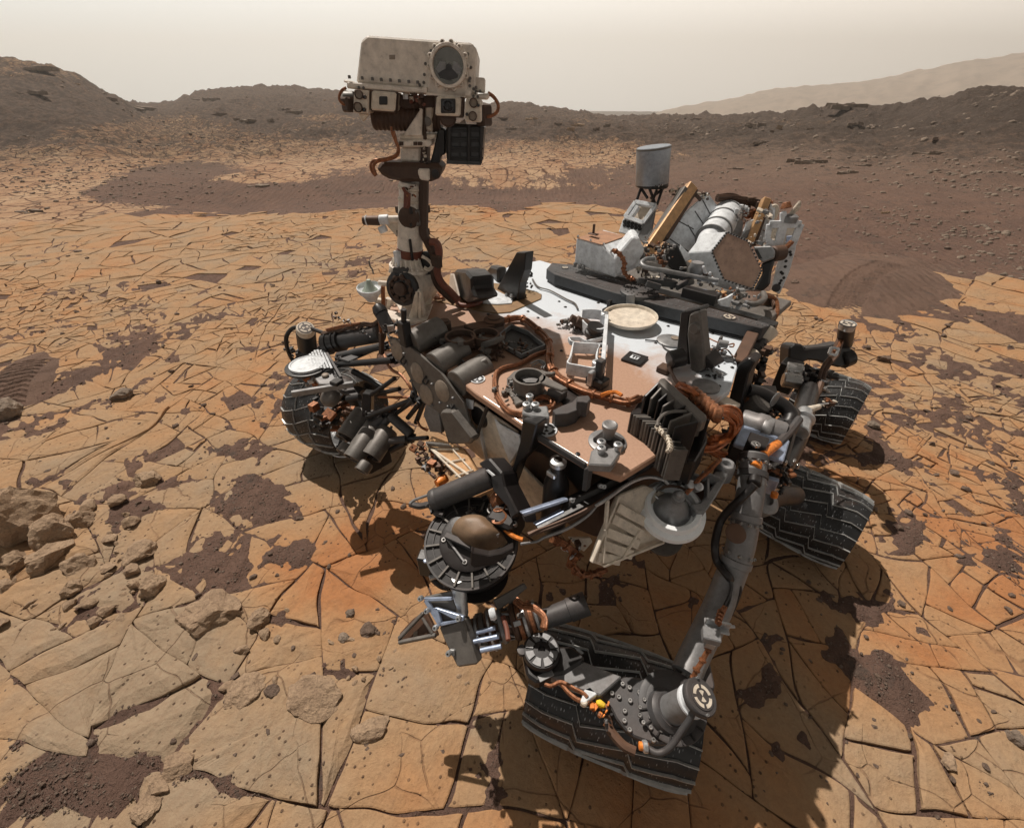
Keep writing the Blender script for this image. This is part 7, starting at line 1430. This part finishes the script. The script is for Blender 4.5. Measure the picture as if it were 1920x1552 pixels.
for a, b in ((606, 350), (606, 560), (870, 345), (868, 548)): boxr('mast_tab', ym(2, a, b), .02, .02, .03, 'brown', root, .002)
bm = bmesh.new(); SP = catmull([ym(2, a, b, -.03) for a, b in ((840, 60), (838, 200), (836, 400), (838, 560), (880, 650), (930, 760), (945, 850), (935, 930), (970, 1030), (1040, 1110), (1120, 1180))], 6)
tube_bm(bm, SP, .022, 8); finish(bm, 'cable_strap', 'brown', root, smooth=True); tube('red_strap_outer', [ym(2, a, b, -.06) for a, b in ((890, 640), (950, 650), (975, 720), (968, 830), (960, 920), (1000, 1010), (1080, 1090), (1150, 1170))], .018, 'rust', root); boxr('strap_clamp', ym(2, 950, 810, -.06), .03, .06, .06, 'brown', root)
tube('deck_strap', [zp(2, a, b, DZ + .02) for a, b in ((1130, 1180), (1180, 1210), (1260, 1210), (1330, 1190), (1370, 1150))], .012, 'rust', root)
lathe('wheel_reel', ym(2, 870, 830, -.02), Vector((-.3, -1, .1)), [(.03, -.02), (.055, -.01), (.055, .012), (.04, .014), (.02, .014)], 'black', root, 30); bundle('reel_wires', [ym(2, a, b, -.05) for a, b in ((820, 770), (870, 800), (910, 850), (880, 890), (840, 870))], 3, .014, .003, 'cream', root, 152)
# wind sensor boom
rod('wind_sensor', ym(2, 290, 448, -.02), ym(2, 440, 450, -.02), .020, 'brown', root, r1=.022); rod('wind_sensor_tip', ym(2, 285, 450, -.02), ym(2, 330, 448, -.02), .010, 'white', root, r1=.0235); rod('wind_sensor_sleeve', ym(2, 440, 445, -.02), ym(2, 525, 438, -.02), .022, 'white', root); rod('sensor_boom', ym(2, 520, 438, -.02), ym(2, 640, 436, -.02), .016, 'mastwhite', root)
face('boom_bracket', 2, [(485, 475), (640, 445), (635, 560), (605, 600), (570, 570)], PL(ym(2, 600, 500, -.01), (0, -1, 0)), .03, 'cream', root, .004); rod('second_sensor', ym(2, 440, 540, -.02), ym(2, 500, 515, -.02), .016, 'white', root)
# mast foot: cone, drum and legs
boxr('foot_bracket', ym(2, 610, 810, -.05), .03, .03, .09, 'white', root, .003); lathe('foot_ring', ym(2, 715, 885), m1 - m0, [(wr(33, m0), 0), (wr(38, m0), .004), (wr(38, m0), .018), (wr(33, m0), .022)], 'mastwhite', root, 40); face('dark_bracket', 2, [(555, 880), (690, 885), (700, 930), (560, 925)], PL(ym(2, 620, 900, -.10), (0, -1, 0)), .03, 'grey', root)
for i in range(9): t = math.radians(-160 + i * 18); u = Vector((math.cos(t), math.sin(t), 0)); strut('foot_rib', m0 + u * wr(22, m0) + Up * .07, m0 + u * wr(34, m0), .008, .03, 'mastwhite', root)
da = ym(2, 655, 1055, -.09); db = ym(2, 800, 1010, .06); ddv = (db - da)
drumw = lathe('mast_drum', da, ddv, [(wr(30, m0), 0), (wr(32, m0), .006), (wr(32, m0), .05), (wr(38, m0), .09), (wr(38, m0), ddv.length + .02), (wr(30, m0), ddv.length + .05)], 'mastwhite', root, 44)
lathe('reel_face', da - ddv.normalized() * .02, ddv, [(wr(29, m0), 0), (wr(32, m0), .004), (wr(32, m0), .024)], 'black', root, 44)
for i in range(9): t = 6.283 * i / 9; _, u, v_ = frame_of(ddv); lathe('reel_boss', da - ddv.normalized() * .022 + (u * math.cos(t) + v_ * math.sin(t)) * wr(20, m0), -ddv, [(.014, 0), (.014, .006), (.008, .010)], 'brown', root, 14)
for a, b in ((0.75, .012), (.42, .016)): lathe('reel_groove', da - ddv.normalized() * .0225, -ddv, [(wr(30 * a, m0), 0), (wr(30 * a, m0), b), (wr(27 * a, m0), b), (wr(27 * a, m0), 0)], 'brown', root, 36, caps=False)
lathe('reel_hub', da - ddv.normalized() * .022, -ddv, [(.03, 0), (.03, .02), (.018, .024)], 'brown', root, 24)
fl = PL(zp(2, 770, 1340, DZ) , (0, -1, .0))
face('mast_leg', 2, [(780, 1080), (815, 1085), (850, 1290), (825, 1345), (700, 1320), (745, 1190)], fl, .03, 'mastwhite', root, .003); 
for a, b, c, d in ((780, 1090, 760, 1330), (800, 1090, 800, 1340), (770, 1120, 725, 1325)): strut('leg_rib', PL(fl.o + Vector((0, -.008, 0)), fl.n)(2, a, b), PL(fl.o + Vector((0, -.008, 0)), fl.n)(2, c, d), .006, .016, 'cream', root, 0)
fl2 = PL(zp(2, 560, 1270, DZ), (0, -1, 0)); face('mast_leg', 2, [(495, 1150), (560, 1170), (640, 1240), (640, 1300), (490, 1280)], PL(fl2.o + Vector((0, .10, 0)), fl2.n), .03, 'mastwhite', root, .003)
for a, b, c, d in ((560, 1160, 545, 1250), (600, 1200, 580, 1260), (500, 1150, 485, 1270)): strut('leg_rib', PL(fl2.o + Vector((0, .08, 0)), fl2.n)(2, a, b), PL(fl2.o + Vector((0, .08, 0)), fl2.n)(2, c, d), .008, .016, 'mastwhite', root, 0)
face('mast_leg', 2, [(820, 1150), (910, 1130), (905, 1200), (830, 1225)], PL(fl.o + Vector((0, .15, 0)), fl.n), .03, 'cream', root); top('mast_base_plate', 2, [(470, 1235), (640, 1280), (840, 1345), (700, 1370), (600, 1350), (480, 1300)], DZ + .015, .014, 'mastwhite', root, .003)
top('mast_base_plate', 2, [(640, 1290), (860, 1345), (920, 1195), (700, 1100), (560, 1130)], DZ + .012, .011, 'mastwhite', root, .003)
strut('orange_strap', ym(2, 470, 1040, -.02), ym(2, 475, 1220, -.02), .02, .01, 'copper', root, up=Vector((0, 1, 0)))
# low gain bell beside the mast
bc = ym(2, 350, 1050, .0); bl = lathe('side_bell', bc - Up * .035, Up + Vector((.05, -.15, 0)), [(.025, -.035), (.045, 0), (.058, .012), (.064, .025), (.064, .040), (.060, .042), (.055, .03), (.045, .022), (.0, .022)], 'white', root, 44, caps=False); tag(bl, 'small white bowl with green grey cone beside the mast foot')
M['greencone'] = metal('greenish_cone', (0.30, 0.36, 0.31), .5, .2, .1)
lathe('side_cone', bc - Up * .015, Up + Vector((.02, 0, 0)), [(.042, 0), (.032, .01), (.022, .024), (.013, .045), (.010, .055)], 'greencone', bl, 32); tube('cone_tip', [ym(2, a, b) for a, b in ((385, 930), (375, 890), (355, 860), (345, 810))], .004, 'taupe', root)
rod('bell_arm', ym(2, 430, 1010), ym(2, 520, 1020), .014, 'mastwhite', root); face('bell_support', 2, [(380, 1150), (480, 1170), (470, 1240), (400, 1200)], PL(ym(2, 430, 1200, .03), (0, -1, 0)), .03, 'cream', root)
# neck collar, pan and tilt joint
nc0 = ym(1, 810, 1365); 
face('neck_collar', 1, [(500, 1300), (560, 1270), (760, 1275), (1095, 1285), (1098, 1330), (1080, 1400), (1030, 1445), (880, 1452), (720, 1445), (610, 1420), (520, 1370)], PL(ym(1, 800, 1360, -.08), (0, -1, .0)), .15, 'brown', root, .02)
face('collar_block', 1, [(880, 1328), (990, 1330), (985, 1440), (900, 1430), (880, 1370)], PL(ym(1, 940, 1380, -.09), (0, -1, 0)), .02, 'mastwhite', root, .006); lathe('collar_wheel', ym(1, 1040, 1370, -.085), Vector((0, -1, 0)), [(.022, 0), (.022, .006), (.014, .008)], 'brown', root, 20); lathe('collar_rim', ym(1, 1040, 1370, -.09), Vector((0, -1, 0)), [(.016, .006), (.016, .012), (.010, .013)], 'black', root, 20)
top_n = PL(ym(1, 810, 1200, -.04), (0, -1, 0)); face('neck_block', 1, [(722, 1130), (905, 1132), (897, 1272), (722, 1265)], top_n, .12, 'mastwhite', root, .008); face('neck_dark_side', 1, [(905, 1140), (965, 1145), (960, 1275), (898, 1270)], PL(top_n.o + Vector((0, .01, 0)), top_n.n), .10, 'brown', root)
clutter('neck_fittings', ym(1, 935, 1210, -.06), (.01, .02, .05), 16, ['black', 'cream', 'brown'], root, 153, (.005, .010)); face('neck_flange', 1, [(705, 1070), (1000, 1065), (1005, 1090), (990, 1132), (720, 1135), (700, 1100)], PL(ym(1, 850, 1100, -.07), (0, -1, 0)), .16, 'mastwhite', root, .008); face('neck_flange', 1, [(715, 1020), (1040, 1015), (1045, 1040), (1000, 1068), (720, 1068), (712, 1045)], PL(ym(1, 850, 1040, -.06), (0, -1, 0)), .14, 'cream', root, .006)
for a in (715, 840, 880): face('flange_slot', 1, [(a, 1085), (a + 35, 1085), (a + 35, 1118), (a, 1118)], PL(ym(1, a, 1100, -.074), (0, -1, 0)), .004, 'brown', root, 0)
face('head_gusset', 1, [(908, 785), (925, 790), (915, 1035), (745, 1030)], PL(ym(1, 850, 900, -.07), (0, -1, 0)), .03, 'mastwhite', root, .003); face('head_column', 1, [(945, 665), (1022, 668), (1010, 1000), (945, 985)], PL(ym(1, 980, 800, -.05), (0, -1, 0)), .08, 'cream', root, .006); lathe('column_boss', ym(1, 968, 905, -.055), Vector((0, -1, 0)), [(.016, 0), (.016, .006), (.008, .008)], 'taupe', root, 18)
boxr('column_slits', ym(1, 930, 900, -.06), .01, .012, .18, 'brown', root, 0); lathe('bellows_cable', ym(1, 480, 860, -.0), Vector((1, 0, -.03)), [(.045 + (.004 if i % 2 else 0), i * .0085) for i in range(34)], 'brown', root, 24)
face('black_neck_arm', 1, [(1065, 960), (1130, 970), (1128, 1200), (1090, 1210), (1070, 1300), (985, 1290), (1015, 1180), (1050, 1020)], PL(ym(1, 1060, 1100, -.03), (0, -1, 0)), .06, 'black', root, .006)
tube('orange_cable', [ym(1, a, b, -.07) for a, b in ((640, 950), (650, 1010), (680, 1080), (705, 1150), (690, 1200), (640, 1235), (560, 1250), (490, 1250), (455, 1290), (465, 1350), (500, 1395))], .005, 'copper', root, 10); bundle('orange_cable', [ym(1, a, b, -.085) for a, b in ((660, 990), (690, 1080), (715, 1150), (690, 1215), (600, 1250), (520, 1260), (480, 1310), (500, 1390))], 3, .012, .006, 'copper', root, 154)
dk = PL(ym(1, 1300, 1100, -.06), (0, -1, .05)); dbx = face('dark_camera_box', 1, [(1130, 950), (1200, 925), (1480, 930), (1470, 1040), (1452, 1288), (1140, 1270), (1128, 1100)], dk, .16, 'black', root, .010); tag(dbx, 'black ribbed box hanging below the camera head')
for i in range(4):
    y = 960 + i * 85; face('box_rib', 1, [(1150, y), (1470, y + 8), (1468, y + 24), (1150, y + 16)], PL(dk.o - Vector((0, .012, 0)), dk.n), .012, 'black', dbx, .001)
for i in range(3):
    for j in range(3): a, b = 1180 + i * 90, 1000 + j * 90; face('box_panel', 1, [(a, b), (a + 70, b + 2), (a + 70, b + 40), (a, b + 38)], PL(dk.o - Vector((0, .006, 0)), dk.n), .006, 'grey', dbx, .001)
for a in (1165, 1340, 1450): strut('box_post', PL(dk.o - Vector((0, .014, 0)), dk.n)(1, a, 940), PL(dk.o - Vector((0, .014, 0)), dk.n)(1, a - 6, 1280), .008, .012, 'black', dbx, 0)
strut('box_bottom', PL(dk.o - Vector((0, .014, 0)), dk.n)(1, 1140, 1268), PL(dk.o - Vector((0, .014, 0)), dk.n)(1, 1450, 1280), .012, .012, 'grey', dbx, 0)
face('white_bracket', 1, [(1020, 865), (1060, 860), (1090, 900), (1250, 920), (1300, 880), (1310, 930), (1200, 945), (1060, 930), (1015, 900)], PL(ym(1, 1150, 900, -.04), (0, -1, 0)), .04, 'mastwhite', root, .003)
# camera head
HB = PL(ym(1, 850, 400, -.10), (.03, -1, .02))
head = face('camera_head', 1, [(425, 128), (1365, 195), (1418, 262), (1395, 655), (960, 655), (925, 600), (325, 552), (368, 178)], HB, .30, 'mastwhite', root, .006); tag(head, 'large pale camera head box with round window on top of the mast')
bz = face('window_bezel', 1, [(985, 300), (1060, 215), (1280, 215), (1335, 300), (1322, 665), (958, 655)], PL(HB.o + HB.n * .006, HB.n), .006, 'mastwhite', head, .003)
wcn = HB(1, 1158, 405) + HB.n * .004; Rw = wr(34.5, wcn)
lathe('window_ring', wcn, HB.n, [(Rw, 0), (Rw, .022), (Rw * .97, .026), (Rw * .84, .026), (Rw * .82, .020), (Rw * .80, -.03)], 'mastwhite', head, 56, caps=False)
M['lens'] = metal('smoky_window', (0.10, 0.095, 0.085), .10, .75, 0, 0); lathe('window_glass', wcn + HB.n * .002, HB.n, [(Rw * .82, 0), (Rw * .82, .004)], 'lens', head, 48)
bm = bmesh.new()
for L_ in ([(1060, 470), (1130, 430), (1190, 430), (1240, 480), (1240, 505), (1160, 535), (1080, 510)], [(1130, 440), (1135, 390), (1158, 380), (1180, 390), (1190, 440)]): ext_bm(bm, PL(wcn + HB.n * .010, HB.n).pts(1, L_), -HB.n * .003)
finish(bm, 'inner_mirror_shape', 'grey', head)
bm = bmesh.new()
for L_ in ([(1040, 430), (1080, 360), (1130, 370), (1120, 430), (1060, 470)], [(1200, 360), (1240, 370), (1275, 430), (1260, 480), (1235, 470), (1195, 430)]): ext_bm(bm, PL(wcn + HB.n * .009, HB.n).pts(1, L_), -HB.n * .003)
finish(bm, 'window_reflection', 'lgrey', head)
bolts('ring_lugs', [wcn + (frame_of(HB.n)[1] * math.cos(t) + frame_of(HB.n)[2] * math.sin(t)) * Rw * 1.03 + HB.n * .004 for t in [6.283 * i / 14 for i in range(14)]], HB.n, .009, .016, 'mastwhite', head)
bolts('head_bolts', [HB(1, a, b) + HB.n * .002 for a, b in ((1108, 205), (1172, 210), (1235, 215), (1000, 270), (1330, 298), (950, 385), (1358, 418), (940, 482), (1352, 515), (935, 553), (1348, 583), (898, 575), (1382, 610), (1403, 630), (1440, 632))], HB.n, .0055, .002, 'taupe', head)
face('small_label', 1, [(622, 305), (676, 303), (676, 345), (624, 345)], PL(HB.o + HB.n * .0015, HB.n), .0015, 'tandisk', head, 0)
face('head_side_box', 1, [(1345, 500), (1485, 510), (1480, 645), (1335, 622)], PL(HB.o - HB.n * .03, HB.n), .12, 'mastwhite', head, .004)
sh2 = PL(HB.o + HB.n * .02, HB.n); shf = face('head_shelf', 1, [(240, 545), (420, 560), (920, 600), (965, 655), (1310, 672), (1480, 650), (1530, 650), (1500, 700), (1310, 690), (920, 650), (420, 612), (240, 605)], sh2, .26, 'mastwhite', head, .004)
bolts('shelf_bolts', [sh2(1, a, b) + Up * .012 - HB.n * .01 for a, b in ((265, 545), (380, 555), (472, 562), (552, 568), (635, 573), (715, 580), (800, 587), (880, 592), (1345, 580), (1405, 640))], Up, .0055, .008, 'taupe', head); bolts('shelf_bolts', [sh2(1, a, b) for a, b in ((350, 597), (392, 600), (1380, 675), (1420, 680))], HB.n, .005, .003, 'taupe', head)
face('shelf_block', 1, [(915, 592), (962, 592), (960, 650), (915, 645)], PL(sh2.o + HB.n * .006, HB.n), .03, 'mastwhite', head, .002); face('shelf_block', 1, [(1312, 615), (1360, 618), (1358, 678), (1310, 672)], PL(sh2.o + HB.n * .006, HB.n), .03, 'mastwhite', head, .002)
def camera(L_, lenses, sq=None, nm='camera_pair'):
    o = face(nm, 1, L_, PL(HB.o + HB.n * .03, HB.n), .14, 'cream', root, .006); q = PL(HB.o + HB.n * .031, HB.n)
    for a, b, r in lenses: c = q(1, a, b); lathe('lens_ring', c, HB.n, [(wr(r / 4.8, c), -.004), (wr(r / 4.8, c), .010), (wr(r / 4.8 * .84, c), .012), (wr(r / 4.8 * .8, c), .002)], 'brown', o, 28, caps=False); lathe('lens_glass', c, HB.n, [(wr(r / 4.8 * .82, c), 0), (wr(r / 4.8 * .8, c), .005)], 'tandisk' if r > 30 else 'glass', o, 28)
    if sq:
        a, b, h = sq; f1 = face('aperture_frame', 1, [(a - h, b - h), (a + h, b - h), (a + h, b + h), (a - h, b + h)], PL(q.o + HB.n * .004, HB.n), .006, 'black', o, .006)
        if h > 50: c = q(1, a, b); lathe('aperture_lens', c + HB.n * .004, HB.n, [(wr(9, c), 0), (wr(9, c), .006), (wr(7, c), .008), (wr(6, c), .004)], 'glass', o, 28); lathe('aperture_ring', c + HB.n * .003, HB.n, [(wr(11, c), 0), (wr(11, c), .004), (wr(10, c), .005)], 'grey', o, 28)
    return o
tag(camera([(305, 615), (440, 622), (435, 820), (425, 832), (298, 825)], [(352, 660, 37), (345, 775, 40), (405, 682, 16), (400, 797, 16)]), 'pair of round camera eyes at the left end of the head')
tag(camera([(465, 622), (685, 640), (672, 815), (455, 800)], [], (568, 715, 38), 'square_camera'), 'pale square camera with a small black aperture')
tag(camera([(1048, 672), (1272, 682), (1262, 858), (1035, 848)], [], (1153, 763, 66), 'square_camera'), 'pale square camera with a large black aperture')
tag(camera([(1312, 690), (1455, 700), (1458, 912), (1305, 905)], [(1382, 735, 38), (1375, 855, 38), (1425, 757, 14), (1322, 838, 14)]), 'pair of round camera eyes at the right end of the head')
face('camera_shade', 1, [(440, 618), (690, 636), (680, 830), (455, 812)], PL(HB.o + HB.n * .02, HB.n), .05, 'brown', root, .004); face('camera_shade', 1, [(1030, 668), (1300, 680), (1290, 872), (1030, 858)], PL(HB.o + HB.n * .02, HB.n), .05, 'brown', root, .004)
lathe('round_drum_low', HB(1, 1150, 870), HB.n, [(.032, -.03), (.032, .0), (.026, .006)], 'brown', root, 28); face('left_gusset', 1, [(340, 830), (440, 835), (378, 908)], PL(HB.o, HB.n), .03, 'cream', root)
face('shelf_underside', 1, [(690, 660), (1030, 670), (1030, 780), (760, 790), (720, 770)], PL(HB.o - HB.n * .05, HB.n), .05, 'brown', root); clutter('underside_fittings', HB(1, 830, 720) - HB.n * .02, (.02, .07, .03), 24, ['cream', 'brown', 'rust'], root, 155, (.006, .016)); boxr('bright_slot', HB(1, 765, 680) - HB.n * .01, .01, .02, .016, 'white', root, 0)
tube('orange_cable', [HB(1, a, b) for a, b in ((235, 600), (195, 625), (172, 680), (185, 725), (230, 755), (270, 765))], .005, 'copper', root, 8); tube('orange_cable', [HB(1, a, b) for a, b in ((1510, 645), (1560, 680), (1600, 740), (1600, 800), (1560, 845), (1500, 860))], .0065, 'copper', root, 8); boxr('cable_plug', HB(1, 255, 750) - HB.n * .02, .05, .05, .05, 'brown', root, .006); boxr('cable_plug', HB(1, 1475, 850) - HB.n * .02, .05, .05, .07, 'brown', root, .006); lathe('side_canister', HB(1, 285, 700) - HB.n * .04, Vector((-1, 0, 0)), [(.02, -.02), (.025, 0), (.025, .035), (.015, .045)], 'taupe', root); rod('top_knob', HB(1, 255, 560) - HB.n * .02, HB(1, 255, 535) - HB.n * .02, .022, 'mastwhite', root)
# ------------------------------------------------------------ the raised arm that holds the camera: it passes over the viewer, above the picture
T0 = Vector((.14, 2.065, 2.60))
at_ = lathe('arm_turret', T0, Vector((.2, -.3, 1)), [(.07, -.07), (.10, -.06), (.10, .05), (.08, .07), (.05, .08)], 'grey', root, 32)
boxr('turret_tool', T0 + Vector((.14, .09, .02)), .09, .22, .10, 'grey', at_, .01, yaw=.5); rod('turret_drill', T0 + Vector((-.05, .14, .03)), T0 + Vector((.10, .34, .06)), .035, 'grey', at_); boxr('turret_tool', T0 + Vector((-.12, -.08, -.02)), .12, .12, .12, 'black', at_, .01)
rod('fore_arm', T0 + Vector((-.03, -.08, 0)), (-.42, .10, 2.55), .05, 'grey', root); rod('fore_arm', (-.42, .10, 2.55), (-.9, -.5, 1.5), .055, 'grey', root); lathe('arm_elbow', (-.42, .10, 2.48), Up, [(.07, 0), (.07, .14)], 'black', root)
# ---- dusty air
bm = bmesh.new(); bmesh.ops.create_cube(bm, size=1.0); me = bpy.data.meshes.new('haze'); bm.to_mesh(me); bm.free()
hm = bpy.data.materials.new('haze'); hm.use_nodes = True; t = hm.node_tree; t.nodes.clear()
o_ = t.nodes.new('ShaderNodeOutputMaterial'); v_ = t.nodes.new('ShaderNodeVolumePrincipled')
v_.inputs['Color'].default_value = (0.95, 0.88, 0.80, 1); v_.inputs['Density'].default_value = 0.0020; v_.inputs['Anisotropy'].default_value = 0.4
t.links.new(v_.outputs[0], o_.inputs['Volume'])
hz = link('haze', me, hm); hz.scale = (1640, 1640, 112); hz.location = (0, 0, 112 / 2 - 42); hz['kind'] = 'stuff'; hz['label'] = 'thin dusty air over the valley'
